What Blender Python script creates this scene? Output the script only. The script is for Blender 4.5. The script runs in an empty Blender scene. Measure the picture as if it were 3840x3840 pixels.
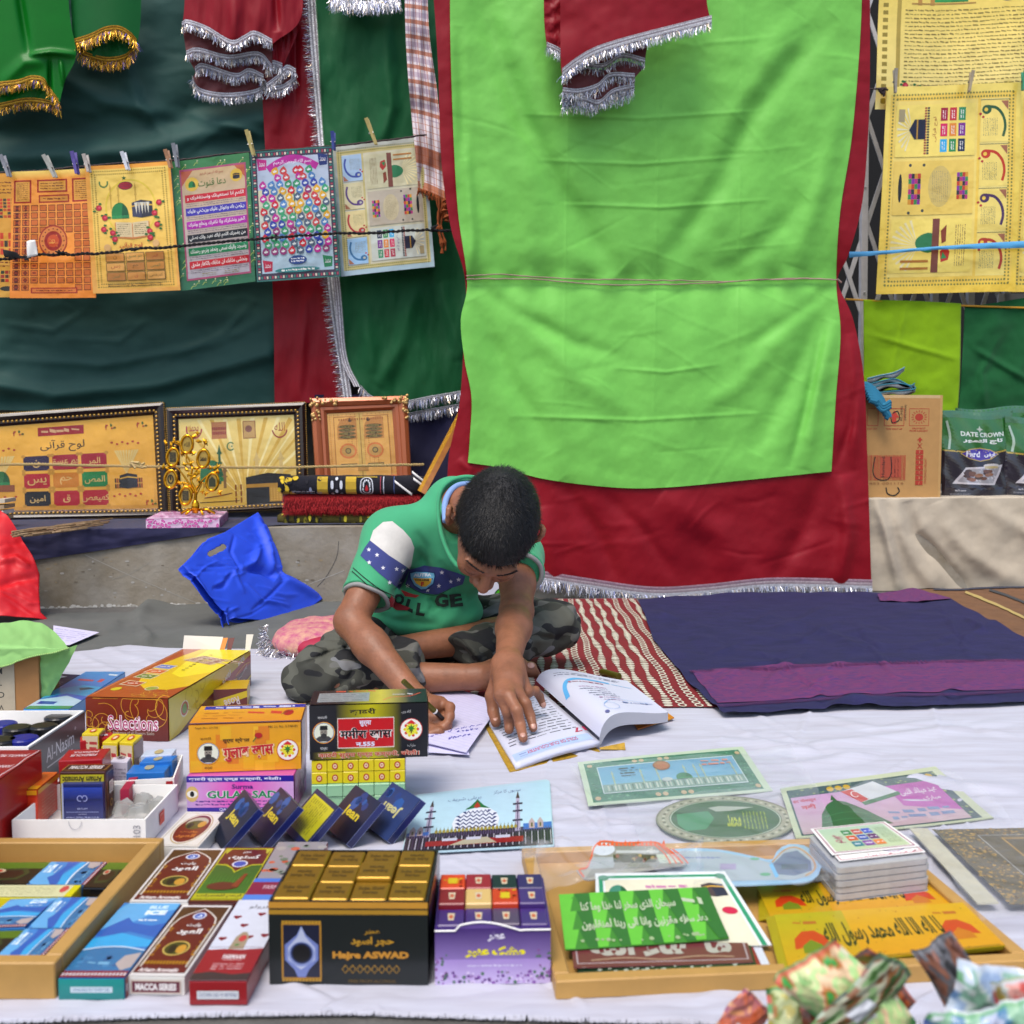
import bpy,math,random
import numpy as np
from math import radians,sin,cos,tan,pi,atan,hypot
from mathutils import Vector,Matrix
from mathutils.bvhtree import BVHTree
sc=bpy.context.scene
COL=sc.collection
# -- camera, light, exposure
FPX,YH,CH=4000.,1650.,.485  # focal length in photo pixels, horizon row, camera height
PIT=atan((1920-YH)/FPX);CP,SP=cos(PIT),sin(PIT)
cam=bpy.data.cameras.new('camera');camo=bpy.data.objects.new('camera',cam);COL.objects.link(camo)
cam.sensor_width=36;cam.lens=36*FPX/3840;cam.clip_end=500;cam.clip_start=.02
camo.location=(0,0,CH);camo.rotation_euler=(pi/2-PIT,0,0);sc.camera=camo
cam.dof.use_dof=True;cam.dof.focus_distance=2.05;cam.dof.aperture_fstop=9
w=bpy.data.worlds.new('World');sc.world=w;w.use_nodes=True
nt=w.node_tree;bg=nt.nodes['Background'];sky=nt.nodes.new('ShaderNodeTexSky')
SUN_E,SUN_R=62,200
sky.sky_type='NISHITA';sky.sun_disc=False;sky.sun_elevation=radians(SUN_E);sky.sun_rotation=radians(SUN_R)
sky.air_density=1.0;sky.dust_density=3.0;sky.ozone_density=1.0
nt.links.new(sky.outputs[0],bg.inputs[0]);bg.inputs[1].default_value=.15
sl=bpy.data.lights.new('sun','SUN');sl.energy=1.5;sl.angle=radians(24);sl.color=(1,.94,.86)
so=bpy.data.objects.new('sun',sl);COL.objects.link(so)
sd=Vector((sin(radians(SUN_R))*cos(radians(SUN_E)),cos(radians(SUN_R))*cos(radians(SUN_E)),sin(radians(SUN_E))))
so.rotation_euler=sd.to_track_quat('Z','Y').to_euler();so.location=(-1,-3,5)
vs=sc.view_settings;vs.view_transform='Standard';vs.look='None';vs.exposure=.64;vs.gamma=1;vs.use_curve_mapping=False
sc.cycles.max_bounces=6;sc.cycles.transparent_max_bounces=12;sc.cycles.caustics_reflective=False;sc.cycles.caustics_refractive=False
# -- projection helpers
W0,W1=3.24,.14  # front of the step: Y = W0 + W1*X
def ray(x,y):
 a=(np.asarray(x,float)-1920)/FPX;b=-(np.asarray(y,float)-1920)/FPX
 return a,CP+b*SP,-SP+b*CP
def onz(x,y,z=0.):  # point of the horizontal plane z seen at pixel x, y
 a,dy,dz=ray(x,y);t=(z-CH)/dz
 return np.stack([a*t,dy*t,CH+dz*t+0*a],-1)
def ony(x,y,Y):
 a,dy,dz=ray(x,y);t=Y/dy
 return np.stack([a*t,dy*t,CH+dz*t],-1)
def onw(x,y,off=0.):  # vertical plane parallel to the step, off metres in front of it
 a,dy,dz=ray(x,y);t=(W0-off)/(dy-W1*a)
 return np.stack([a*t,dy*t,CH+dz*t],-1)
def proj(p):
 p=np.asarray(p,float);X,Y,Z=p[...,0],p[...,1],p[...,2]-CH
 f=Y*CP-Z*SP;u=Y*SP+Z*CP
 return np.stack([1920+FPX*X/f,1920-FPX*u/f],-1)
WN=np.array([W1,-1,0.])/hypot(1,W1)  # the step's outward normal
WT=np.array([1,W1,0.])/hypot(1,W1)
# -- object helpers
ORG={}
def lin(h):
 if isinstance(h,tuple):return tuple(h)+(1.,) if len(h)==3 else h
 v=[int(h[i:i+2],16)/255 for i in(0,2,4)]
 return tuple((c/12.92 if c<=.04045 else((c+.055)/1.055)**2.4) for c in v)+(1.,)
def tag(o,label=None,cat=None,group=None,kind=None):
 for k,v in(('label',label),('category',cat),('group',group),('kind',kind)):
  if v:o[k]=v
 return o
def mk(name,V,Fc,mat,parent=None,smooth=False,label=None,cat=None,group=None,kind=None,cols=None,uv=None,org=None):
 V=np.asarray(V,float)
 if org is None:
  org=np.array([(V[:,0].min()+V[:,0].max())/2,(V[:,1].min()+V[:,1].max())/2,V[:,2].min()]) if parent is None else ORG[parent.name]
 org=np.asarray(org,float)
 me=bpy.data.meshes.new(name)
 me.from_pydata((V-org).tolist(),[],Fc if isinstance(Fc,list) else Fc.tolist())
 if smooth:me.polygons.foreach_set('use_smooth',[True]*len(me.polygons))
 if cols is not None:
  at=me.color_attributes.new('ink','FLOAT_COLOR','POINT');at.data.foreach_set('color',np.asarray(cols,np.float32).ravel())
 if uv is not None:
  l=me.uv_layers.new(name='UVMap');vi=np.empty(len(me.loops),int);me.loops.foreach_get('vertex_index',vi)
  l.data.foreach_set('uv',np.asarray(uv,np.float32)[vi].ravel())
 me.materials.append(mat)
 o=bpy.data.objects.new(name,me);COL.objects.link(o)
 if parent is not None:o.parent=parent
 else:o.location=org
 ORG[o.name]=org
 return tag(o,label,cat,group,kind)
def empty(name,p,label=None,cat=None,group=None):
 o=bpy.data.objects.new(name,None);COL.objects.link(o);o.location=p;o.empty_display_size=.05
 ORG[o.name]=np.array(p,float);return tag(o,label,cat,group)
def copy_tree(o,dl,parent=None,rz=0):
 c=o.copy();COL.objects.link(c)
 if parent is None:c.location=Vector(o.location)+Vector(dl);c.rotation_euler=(0,0,rz)
 else:c.parent=parent
 ORG[c.name]=ORG[o.name]+(np.array(dl) if parent is None else 0)
 for ch in list(o.children):copy_tree(ch,dl,c)
 return c
# -- materials
MT={}
def mat(key,col='808080',rough=.6,metal=0.,bump=0.,bscale=300.,var=0.,vscale=20.,sheen=0.,coat=0.,alpha=1.,ink=False,trans=0.,sss=0.,spec=None,aniso=(1,1,1),ior=None,varc=None,bdist=.001):
 if key in MT:return MT[key]
 m=bpy.data.materials.new(key);m.use_nodes=True;n=m.node_tree.nodes;L=m.node_tree.links;b=n['Principled BSDF']
 b.inputs['Base Color'].default_value=lin(col);b.inputs['Roughness'].default_value=rough;b.inputs['Metallic'].default_value=metal
 b.inputs['Sheen Weight'].default_value=sheen;b.inputs['Coat Weight'].default_value=coat;b.inputs['Coat Roughness'].default_value=.15
 b.inputs['Alpha'].default_value=alpha;b.inputs['Transmission Weight'].default_value=trans
 if ior:b.inputs['IOR'].default_value=ior
 if spec is not None:b.inputs['Specular IOR Level'].default_value=spec
 if sss:b.inputs['Subsurface Weight'].default_value=sss;b.inputs['Subsurface Radius'].default_value=(.012,.004,.002);b.inputs['Subsurface Scale'].default_value=1
 src=None
 tc=n.new('ShaderNodeTexCoord');mp=n.new('ShaderNodeMapping');mp.inputs['Scale'].default_value=aniso;L.new(tc.outputs['Object'],mp.inputs[0])
 if ink:
  a=n.new('ShaderNodeAttribute');a.attribute_name='ink';src=a.outputs['Color']
 if var:
  z=n.new('ShaderNodeTexNoise');z.inputs['Scale'].default_value=vscale;z.inputs['Detail'].default_value=6;z.inputs['Roughness'].default_value=.65;L.new(mp.outputs[0],z.inputs['Vector'])
  r=n.new('ShaderNodeMapRange');r.inputs['From Min'].default_value=.3;r.inputs['From Max'].default_value=.7;r.inputs['To Min'].default_value=1-var if not varc else 0;r.inputs['To Max'].default_value=1+var*.6 if not varc else var;L.new(z.outputs['Fac'],r.inputs['Value'])
  x=n.new('ShaderNodeMix');x.data_type='RGBA';x.blend_type='MULTIPLY' if not varc else 'MIX'
  if src:L.new(src,x.inputs['A'])
  else:x.inputs['A'].default_value=lin(col)
  if varc:L.new(r.outputs[0],x.inputs['Factor']);x.inputs['B'].default_value=lin(varc)
  else:x.inputs['Factor'].default_value=1;L.new(r.outputs[0],x.inputs['B'])
  src=x.outputs['Result']
 if src:L.new(src,b.inputs['Base Color'])
 if bump:
  z=n.new('ShaderNodeTexNoise');z.inputs['Scale'].default_value=bscale;z.inputs['Detail'].default_value=4;L.new(mp.outputs[0],z.inputs['Vector'])
  u=n.new('ShaderNodeBump');u.inputs['Strength'].default_value=bump;u.inputs['Distance'].default_value=bdist
  L.new(z.outputs['Fac'],u.inputs['Height']);L.new(u.outputs[0],b.inputs['Normal'])
 MT[key]=m;return m
INK=mat('printed_ink',ink=True,rough=.5,var=.08,vscale=60)
INKG=mat('glossy_printed_ink',ink=True,rough=.3,coat=.25,var=.06,vscale=60)
INKF=mat('foil_ink',ink=True,rough=.3,metal=.25,coat=.12,bump=.5,bscale=5,bdist=.035,var=.1,vscale=7)
INKC=mat('dyed_cloth_ink',ink=True,rough=.9,sheen=.1,bump=.4,bscale=900,var=.12,vscale=30)
CARD=mat('white_card','e9e7e2',.6,var=.06,vscale=30)
# -- geometry
def boxvf(A,ex,ey,ez):  # corner and three edge vectors; face order bottom, top, front, back, left, right
 A=np.asarray(A,float);ex,ey,ez=map(lambda q:np.asarray(q,float),(ex,ey,ez))
 V=[A+i*ex+j*ey+k*ez for k in(0,1) for j in(0,1) for i in(0,1)]
 return V,[[0,2,3,1],[4,5,7,6],[0,1,5,4],[2,6,7,3],[0,4,6,2],[1,3,7,5]]
class MB:
 def __init__(s):s.V=[];s.F=[];s.C=[]
 def add(s,V,Fc,col=None):
  k=len(s.V);s.V+=[list(map(float,v)) for v in V];s.F+=[[i+k for i in f] for f in Fc]
  if col is not None:s.C+=[lin(col)]*len(V)
  return s
 def box(s,A,ex,ey,ez,col=None):return s.add(*boxvf(A,ex,ey,ez),col)
 def tube(s,P,r,n=8,col=None,cap=True):
  P=[np.asarray(p,float) for p in P];R=r if hasattr(r,'__len__') else[r]*len(P);V=[];up=None
  for i,p in enumerate(P):
   t=P[min(i+1,len(P)-1)]-P[max(i-1,0)];t=t/(np.linalg.norm(t)+1e-12)
   if up is None:up=np.array([0,0,1.]) if abs(t[2])<.9 else np.array([0,1.,0])
   a=np.cross(t,up);a/=np.linalg.norm(a)+1e-12;b=np.cross(a,t);up=b
   V+=[p+R[i]*(cos(2*pi*k/n)*a+sin(2*pi*k/n)*b) for k in range(n)]
  Fc=[[i*n+k,i*n+(k+1)%n,(i+1)*n+(k+1)%n,(i+1)*n+k] for i in range(len(P)-1) for k in range(n)]
  if cap:Fc+=[list(range(n))[::-1],[(len(P)-1)*n+k for k in range(n)]]
  return s.add(V,Fc,col)
 def ball(s,c,r,col=None,n=10,m=6,M=None):
  r=np.array(r if hasattr(r,'__len__') else(r,r,r),float);V=[]
  for i in range(m+1):
   for k in range(n):
    q=np.array([sin(pi*i/m)*cos(2*pi*k/n),sin(pi*i/m)*sin(2*pi*k/n),cos(pi*i/m)])*r
    V.append(np.asarray(c)+(M@q if M is not None else q))
  return s.add(V,[[i*n+k,(i+1)*n+k,(i+1)*n+(k+1)%n,i*n+(k+1)%n] for i in range(m) for k in range(n)],col)
 def build(s,name,m,parent=None,**k):
  return mk(name,s.V,s.F,m,parent,cols=s.C if s.C and len(s.C)==len(s.V) else None,**k)
def gridf(nu,nv,off=0):  # faces of an nv x nu vertex grid
 i=np.arange(nv-1)[:,None]*nu+np.arange(nu-1)[None];i=i.ravel()+off
 return np.stack([i,i+nu,i+nu+1,i+1],-1)
def resam(P,n,smooth=True):
 P=np.asarray(P,float)
 if smooth and len(P)>2:  # Catmull-Rom
  Q=np.vstack([2*P[0]-P[1],P,2*P[-1]-P[-2]]);out=[]
  for i in range(len(P)-1):
   a,b,c,d=Q[i:i+4]
   for t in np.linspace(0,1,12,endpoint=False):out.append(.5*(2*b+(c-a)*t+(2*a-5*b+4*c-d)*t*t+(3*b-a-3*c+d)*t**3))
  P=np.vstack(out+[P[-1:]])
 s=np.r_[0,np.cumsum(np.linalg.norm(np.diff(P,axis=0),axis=1))];q=np.linspace(0,s[-1],n)
 return np.stack([np.interp(q,s,P[:,k]) for k in range(P.shape[1])],-1)
def coons(top,bot,left,right,nu,nv,smooth=True):
 T,B=resam(top,nu,smooth),resam(bot,nu,smooth);Lf,R=resam(left,nv,smooth),resam(right,nv,smooth)
 u=np.linspace(0,1,nu)[None,:,None];v=np.linspace(0,1,nv)[:,None,None]
 return(1-v)*T[None]+v*B[None]+(1-u)*Lf[:,None]+u*R[:,None]-((1-u)*(1-v)*T[0]+u*(1-v)*T[-1]+(1-u)*v*B[0]+u*v*B[-1])
def wrk(x,y,sc_,seed,oct_=4,ax=1.,ay=1.):
 rs=np.random.RandomState(seed);h=0*x;a=1.;k=2*pi/sc_
 for o in range(oct_):
  for j in range(5):
   th=rs.rand()*2*pi;ph=rs.rand(2)*2*pi
   h=h+a*np.sin(k*(cos(th)*x*ax+sin(th)*y*ay)+ph[0]+1.3*np.sin(k*.6*(sin(th)*x*ax-cos(th)*y*ay)+ph[1]))/5
  a*=.36;k*=1.95
 return h
def fold(x,y,pts,wd,amp,taper=True):  # ridge (amp > 0) or valley along a polyline of pixels
 best=np.full(x.shape,1e9);tt=0*x;tot=len(pts)-1
 for i in range(tot):
  (x0,y0),(x1,y1)=pts[i],pts[i+1];dx,dy=x1-x0,y1-y0;l2=dx*dx+dy*dy
  t=np.clip(((x-x0)*dx+(y-y0)*dy)/l2,0,1);d=(x-x0-t*dx)**2+(y-y0-t*dy)**2
  k=d<best;best=np.where(k,d,best);tt=np.where(k,(i+t)/tot,tt)
 e=np.sin(np.clip(tt,0,1)*pi)**.6 if taper else 1.
 return amp*np.exp(-best/(wd*wd))*e
def sheet(name,top,bot,left,right,nu,nv,plane,relief,m,parent=None,smooth=True,thick=0.,**k):
 """cloth or paper: outline in photo pixels laid on a plane function (x,y,h)->xyz, h = relief in metres"""
 G=coons(top,bot,left,right,nu,nv,smooth);x,y=G[...,0],G[...,1]
 h=relief(x,y) if relief else 0*x
 P=plane(x,y,h);V=P.reshape(-1,3);u,v=np.meshgrid(np.linspace(0,1,nu),np.linspace(1,0,nv))
 o=mk(name,V,gridf(nu,nv),m,parent,smooth=True,uv=np.stack([u.ravel(),v.ravel()],-1),**k)
 if thick:md=o.modifiers.new('t','SOLIDIFY');md.thickness=thick;md.offset=0
 return o,P
def wallp(off):return lambda x,y,h:onw(x,y,off+h)
def grndp(z):return lambda x,y,h:onz(x,y,z)+np.stack([0*h,0*h,h],-1)
# -- printed art
_AR={'ا':(0xFE8D,2),'آ':(0xFE81,2),'ب':(0xFE8F,4),'پ':(0xFB56,4),'ة':(0xFE93,2),'ت':(0xFE95,4),'ج':(0xFE9D,4),'ح':(0xFEA1,4),'خ':(0xFEA5,4),'د':(0xFEA9,2),'ذ':(0xFEAB,2),'ر':(0xFEAD,2),'ز':(0xFEAF,2),'س':(0xFEB1,4),'ش':(0xFEB5,4),'ص':(0xFEB9,4),'ض':(0xFEBD,4),'ط':(0xFEC1,4),'ع':(0xFEC9,4),'غ':(0xFECD,4),'ف':(0xFED1,4),'ق':(0xFED5,4),'ك':(0xFED9,4),'ک':(0xFB8E,4),'گ':(0xFB92,4),'ل':(0xFEDD,4),'م':(0xFEE1,4),'ن':(0xFEE5,4),'ه':(0xFEE9,4),'و':(0xFEED,2),'ي':(0xFEF1,4),'ی':(0xFBFC,4),'ى':(0xFEEF,2)}
def ar(s):
 out=[]
 for i,c in enumerate(s):
  if c not in _AR:out.append(c);continue
  b,n=_AR[c];j=i>0 and s[i-1] in _AR and _AR[s[i-1]][1]==4;k=n==4 and i+1<len(s) and s[i+1] in _AR
  out.append(chr(b+(3 if j and k else 2 if k else 1 if j else 0)))
 return ''.join(reversed(out))
_TX={}
def textmesh(s,bold):
 if(s,bold) in _TX:return _TX[(s,bold)]
 c=bpy.data.curves.new('text','FONT');c.body=ar(s) if any(ch in _AR for ch in s) else s;c.resolution_u=2;c.offset=bold;c.size=1
 o=bpy.data.objects.new('text',c);COL.objects.link(o);dg=bpy.context.evaluated_depsgraph_get();me=o.evaluated_get(dg).to_mesh()
 V=np.array([v.co[:2] for v in me.vertices]).reshape(-1,2);Fc=[list(p.vertices) for p in me.polygons]
 if len(V):
  mn,mx=V.min(0),V.max(0);asp=(mx[0]-mn[0])/max(mx[1]-mn[1],1e-6);V=(V-(mn+mx)/2)/(mx-mn+1e-9);V[:,1]*=-1
 else:asp=1
 o.to_mesh_clear();bpy.data.objects.remove(o);_TX[(s,bold)]=(V,Fc,asp);return _TX[(s,bold)]
class Art:  # flat print in u,v (0..1, v down) over a w x h metre surface
 def __init__(s,w,h,z0=.0003,dz=.00002):s.w,s.h=w,h;s.P=[];s.Z=[];s.F=[];s.C=[];s.z=z0;s.dz=dz;s.T=None
 def raw(s,P,Fc,c,up=True):
  P=np.asarray(P,float)
  if s.T is not None:P=s.T(P)
  k=len(s.P);s.P+=P.tolist();s.Z+=[s.z]*len(P)
  c=c if isinstance(c,list) else[lin(c)]*len(P);s.C+=c;s.F+=[[i+k for i in f] for f in Fc]
  if up:s.z+=s.dz
  return s
 def poly(s,P,c):return s.raw(P,[list(range(len(P)))],c)
 def rect(s,u0,v0,u1,v1,c,n=1,m=1,c2=None,hz=False):
  P=[(u0+(u1-u0)*i/n,v0+(v1-v0)*j/m) for j in range(m+1) for i in range(n+1)]
  cc=c
  if c2:
   A,B=np.array(lin(c)),np.array(lin(c2));cc=[tuple(A+(B-A)*((i/n) if hz else(j/m))) for j in range(m+1) for i in range(n+1)]
  return s.raw(P,[[j*(n+1)+i,(j+1)*(n+1)+i,(j+1)*(n+1)+i+1,j*(n+1)+i+1] for j in range(m) for i in range(n)],cc)
 def frame(s,u0,v0,u1,v1,t,c,n=6):
  tv=t*s.w/s.h
  s.rect(u0,v0,u1,v0+tv,c,n,1);s.z-=s.dz;s.rect(u0,v1-tv,u1,v1,c,n,1);s.z-=s.dz
  s.rect(u0,v0+tv,u0+t,v1-tv,c,1,n);s.z-=s.dz;return s.rect(u1-t,v0+tv,u1,v1-tv,c,1,n)
 def grid(s,u0,v0,u1,v1,nu,nv,fu,fv,cols,dots=None):
  du,dv=(u1-u0)/nu,(v1-v0)/nv;k=0
  for j in range(nv):
   for i in range(nu):
    c=cols[k%len(cols)];k+=1
    if c:s.rect(u0+du*(i+.5-fu/2),v0+dv*(j+.5-fv/2),u0+du*(i+.5+fu/2),v0+dv*(j+.5+fv/2),c);s.z-=s.dz
  s.z+=s.dz;return s
 def ell(s,u,v,ru,rv,c,n=20,a0=0,a1=360,up=True):
  P=[(u+ru*cos(radians(a0+(a1-a0)*k/n)),v+rv*sin(radians(a0+(a1-a0)*k/n))) for k in range(n+(a1-a0<360))]
  return s.raw(P,[list(range(len(P)))],c,up)
 def ring(s,u,v,ru,rv,t,c,n=28,a0=0,a1=360):
  tv=t*s.w/s.h;A=[radians(a0+(a1-a0)*k/n) for k in range(n+1)]
  P=[(u+ru*cos(a),v+rv*sin(a)) for a in A]+[(u+(ru-t)*cos(a),v+(rv-tv)*sin(a)) for a in A]
  return s.raw(P,[[k,k+1,n+2+k,n+1+k] for k in range(n)],c)
 def line(s,pts,t,c,n=0):  # stroke, t in units of w
  P=resam(pts,n) if n else np.asarray(pts,float);Q=P*[s.w,s.h];d=np.gradient(Q,axis=0);d/=np.linalg.norm(d,axis=1)[:,None]+1e-9
  N=np.stack([-d[:,1],d[:,0]],-1)*t*s.w/2;A,B=(Q+N)/[s.w,s.h],(Q-N)/[s.w,s.h];k=len(P)
  return s.raw(np.vstack([A,B]),[[i,i+1,k+i+1,k+i] for i in range(k-1)],c)
 def text(s,t,u,v,sv,c,fit=None,rot=0,bold=0.,ang=0.):  # sv height in h; fit width in w
  V,Fc,asp=textmesh(t,bold)
  if not len(V):return s
  if rot in(90,270):hh=sv*s.w;ww=fit*s.h if fit else hh*asp
  else:hh=sv*s.h;ww=fit*s.w if fit else hh*asp
  X,Y=V[:,0]*ww,V[:,1]*hh;a=radians(rot+ang);X,Y=X*cos(a)-Y*sin(a),X*sin(a)+Y*cos(a)
  return s.raw(np.stack([u+X/s.w,v+Y/s.h],-1),Fc,c)
 def fine(s,u0,v0,u1,v1,rows,c,seed=0,wt=.5,rag=0.,vert=False):  # lines of print too small to read
  r=random.Random(seed);P=[];Fc=[]
  if vert:u0,v0,u1,v1=v0,u0,v1,u1
  for j in range(rows):
   dv=(v1-v0)/rows;y=v0+dv*(j+.5);x=u0+(u1-u0)*rag*r.random()*.5;e=u1-(u1-u0)*rag*r.random()*.5;cw=dv*(s.w/s.h if vert else s.h/s.w)
   while x<e:
    L=cw*r.uniform(.4,1.5);hh=dv*wt*r.uniform(.35,1)/2;q=min(x+L,e);k=len(P);o_=dv*.15*r.uniform(-1,1)
    P+=[(x,y-hh+o_),(x,y+hh*.6+o_),(q,y+hh),(q,y-hh*.5)];Fc.append([k,k+1,k+2,k+3]);x=q+cw*r.uniform(.08,.5)
  return s.raw([(p[1],p[0]) for p in P] if vert else P,Fc,c) if P else s
 def star(s,u,v,r,c,up=True,a0=-90,n=5,q=.42):
  P=[(u+r*(1 if k%2==0 else q)*cos(radians(a0+180*k/n)),v+r*s.w/s.h*(1 if k%2==0 else q)*sin(radians(a0+180*k/n))) for k in range(2*n)]
  return s.raw(P+[(u,v)],[[k,(k+1)%(2*n),2*n] for k in range(2*n)],c,up)
 def blobs(s,u0,v0,u1,v1,n,ru,c,seed=0,el=1.):
  r=random.Random(seed)
  for k in range(n):
   q=ru*r.uniform(.5,1.2);s.ell(r.uniform(u0,u1),r.uniform(v0,v1),q,q*el*s.w/s.h,c[k%len(c)] if isinstance(c,(list,tuple)) else c,7,up=False)
  s.z+=s.dz;return s
 def split(s,L):  # refine large faces so that print follows a curved sheet
  from mathutils.geometry import tessellate_polygon
  W=np.array([s.w,s.h]);out=[];P,Z,C=s.P,s.Z,s.C
  for f in s.F:
   q=np.array([P[i] for i in f])*W
   if np.ptp(q,axis=0).max()<=L:out.append(f);continue
   st=[tuple(f[i] for i in t) for t in tessellate_polygon([[Vector((x,y,0)) for x,y in q]])] if len(f)>3 else[tuple(f)]
   mid={}
   def md(a,b):
    k=(min(a,b),max(a,b))
    if k not in mid:P.append([(P[a][0]+P[b][0])/2,(P[a][1]+P[b][1])/2]);Z.append(Z[a]);C.append(tuple((x+y)/2 for x,y in zip(C[a],C[b])));mid[k]=len(P)-1
    return mid[k]
   while st:
    t=st.pop();e=[hypot((P[t[i]][0]-P[t[(i+1)%3]][0])*s.w,(P[t[i]][1]-P[t[(i+1)%3]][1])*s.h) for i in range(3)];i=e.index(max(e))
    if e[i]<=L:out.append(list(t));continue
    a,b,c=t[i],t[(i+1)%3],t[(i+2)%3];m=md(a,b);st+=[(a,m,c),(m,b,c)]
  s.F=out
 def build(s,surf,parent,m=None,name='printed_design',**k):
  if not s.P:return
  if getattr(surf,'curved',0):s.split(surf.curved)
  P=np.array(s.P);V=surf(P[:,0],P[:,1],np.array(s.Z))
  return mk(name,V,s.F,m or INK,parent,cols=s.C,**k)
def quad(tl,tr,bl,br):  # surface from four 3-D corners
 tl,tr,bl,br=[np.asarray(q,float) for q in(tl,tr,bl,br)];n=np.cross(bl-tl,tr-tl);n/=np.linalg.norm(n)
 def f(u,v,z):
  u,v,z=[np.asarray(q,float)[...,None] for q in(u,v,z)]
  return(1-u)*(1-v)*tl+u*(1-v)*tr+(1-u)*v*bl+u*v*br+z*n
 f.w=(np.linalg.norm(tr-tl)+np.linalg.norm(br-bl))/2;f.h=(np.linalg.norm(bl-tl)+np.linalg.norm(br-tr))/2;f.n=n;f.c=(tl,tr,bl,br);return f
def warped(f,fn):  # add a relief fn(u,v) in metres along the normal
 def g(u,v,z):return f(u,v,np.asarray(z)+fn(np.asarray(u,float),np.asarray(v,float)))
 g.w,g.h,g.n,g.c=f.w,f.h,f.n,f.c;g.curved=.018;return g
def card(name,f,m,parent=None,nu=2,nv=2,thick=.0006,cols=None,**k):  # thin sheet following a surface
 u,v=np.meshgrid(np.linspace(0,1,nu),np.linspace(0,1,nv));u,v=u.ravel(),v.ravel();n=nu*nv
 V=np.vstack([f(u,v,0*u),f(u,v,0*u-thick)]);a=gridf(nu,nv);b=gridf(nu,nv,n)[:,::-1];Fc=a.tolist()+b.tolist()
 ed=list(range(nu))+[i*nu+nu-1 for i in range(1,nv)]+[(nv-1)*nu+i for i in range(nu-2,-1,-1)]+[i*nu for i in range(nv-2,0,-1)]
 Fc+=[[ed[i],ed[(i+1)%len(ed)],ed[(i+1)%len(ed)]+n,ed[i]+n] for i in range(len(ed))]
 return mk(name,V,Fc,m,parent,smooth=nu*nv>4,**k)
# -- cartons
class Box:pass
def box(name,bl,br,tl,bk,z0=0.,m=None,dep=None,hgt=None,inset=0.,parent=None,open_top=False,wall=.002,**k):
 """rectangular carton: pixels of the front bottom corners, of the front top-left corner, and of the back top-left corner"""
 A=onz(*bl,z0);B=onz(*br,z0);ex=B-A;h=hgt if hgt else float(ony(*tl,A[1])[2]-z0)
 p=np.array([-ex[1],ex[0],0]);p/=np.linalg.norm(p)
 if dep is None:q=onz(*bk,z0+h)-A;dep=abs(float(np.dot(q,p)))
 ey=p*dep;ez=np.array([0,0,h]);b=Box();b.A,b.ex,b.ey,b.ez,b.h,b.z1=A,ex,ey,ez,h,z0+h
 if open_top:
  M=MB();tx=ex/np.linalg.norm(ex)*wall;ty=p*wall;M.box(A,ex,ey,[0,0,wall]);z=np.array([0,0,wall]);e2=ez-z
  M.box(A+z,ex,ty,e2);M.box(A+z+ey-ty,ex,ty,e2);M.box(A+z+ty,tx,ey-2*ty,e2);M.box(A+z+ex-tx+ty,tx,ey-2*ty,e2);V,Fc=M.V,M.F
 else:V,Fc=boxvf(A,ex,ey,ez)
 b.o=mk(name,V,Fc,m or CARD,parent,**k)
 if not open_top:
  md=b.o.modifiers.new('b','BEVEL');md.width=min(.0012,h*.1);md.segments=2
 b.front=quad(A+ez,A+ez+ex,A,B);b.top=quad(A+ez+ey,A+ez+ex+ey,A+ez,A+ez+ex)
 b.right=quad(B+ez,B+ez+ey,B,B+ey);b.left=quad(A+ez+ey,A+ez,A+ey,A);return b
def art(f,**k):return Art(f.w,f.h,**k)
# -- tinsel
SILV=mat('silver_tinsel',ink=True,rough=.25,metal=.6)
TRIM=mat('silver_braid',ink=True,rough=.35,metal=.45,bump=1,bscale=500,bdist=.002)
CS=['d8d8e0','b8b8c0','f2f2f8','8890b8','c8b8a0','909098','e8e8ee','7a7a80']
CG=['d8a028','b87a18','f0c040','8a5a10','c89020','5a50a0','e8b838']
def fringe(path,n,L,down,parent,cols=CS,spread=.5,w=.00055,name='fringe',seed=1,out=(0,-1,0),lift=.0):
 n=int(n*1.4);rs=np.random.RandomState(seed);P=resam(path,n,False)+rs.randn(n,3)*.0007;dn=np.asarray(down,float)
 V=[];C=[];Fc=[];o=np.asarray(out,float)
 for i in range(n):
  l=L*rs.uniform(.35,1.35);d=dn+rs.randn(3)*spread*.5+o*rs.uniform(0,.5*spread);d/=np.linalg.norm(d);d2=d+dn*.5+rs.randn(3)*spread*.5;d2/=np.linalg.norm(d2)
  s_=np.cross(d,o+rs.randn(3)*.4);s_/=np.linalg.norm(s_)+1e-9;s_*=w*rs.uniform(.6,1.4);p0=P[i]+o*rs.uniform(0,.003);p1=p0+d*l*.5;p2=p1+d2*l*.5
  k=len(V);V+=[p0-s_,p0+s_,p1-s_,p1+s_,p2-s_*.6,p2+s_*.6];C+=[lin(cols[rs.randint(len(cols))])]*6;Fc+=[[k,k+1,k+3,k+2],[k+2,k+3,k+5,k+4]]
 return mk(name,V,Fc,SILV,parent,cols=C)
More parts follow.
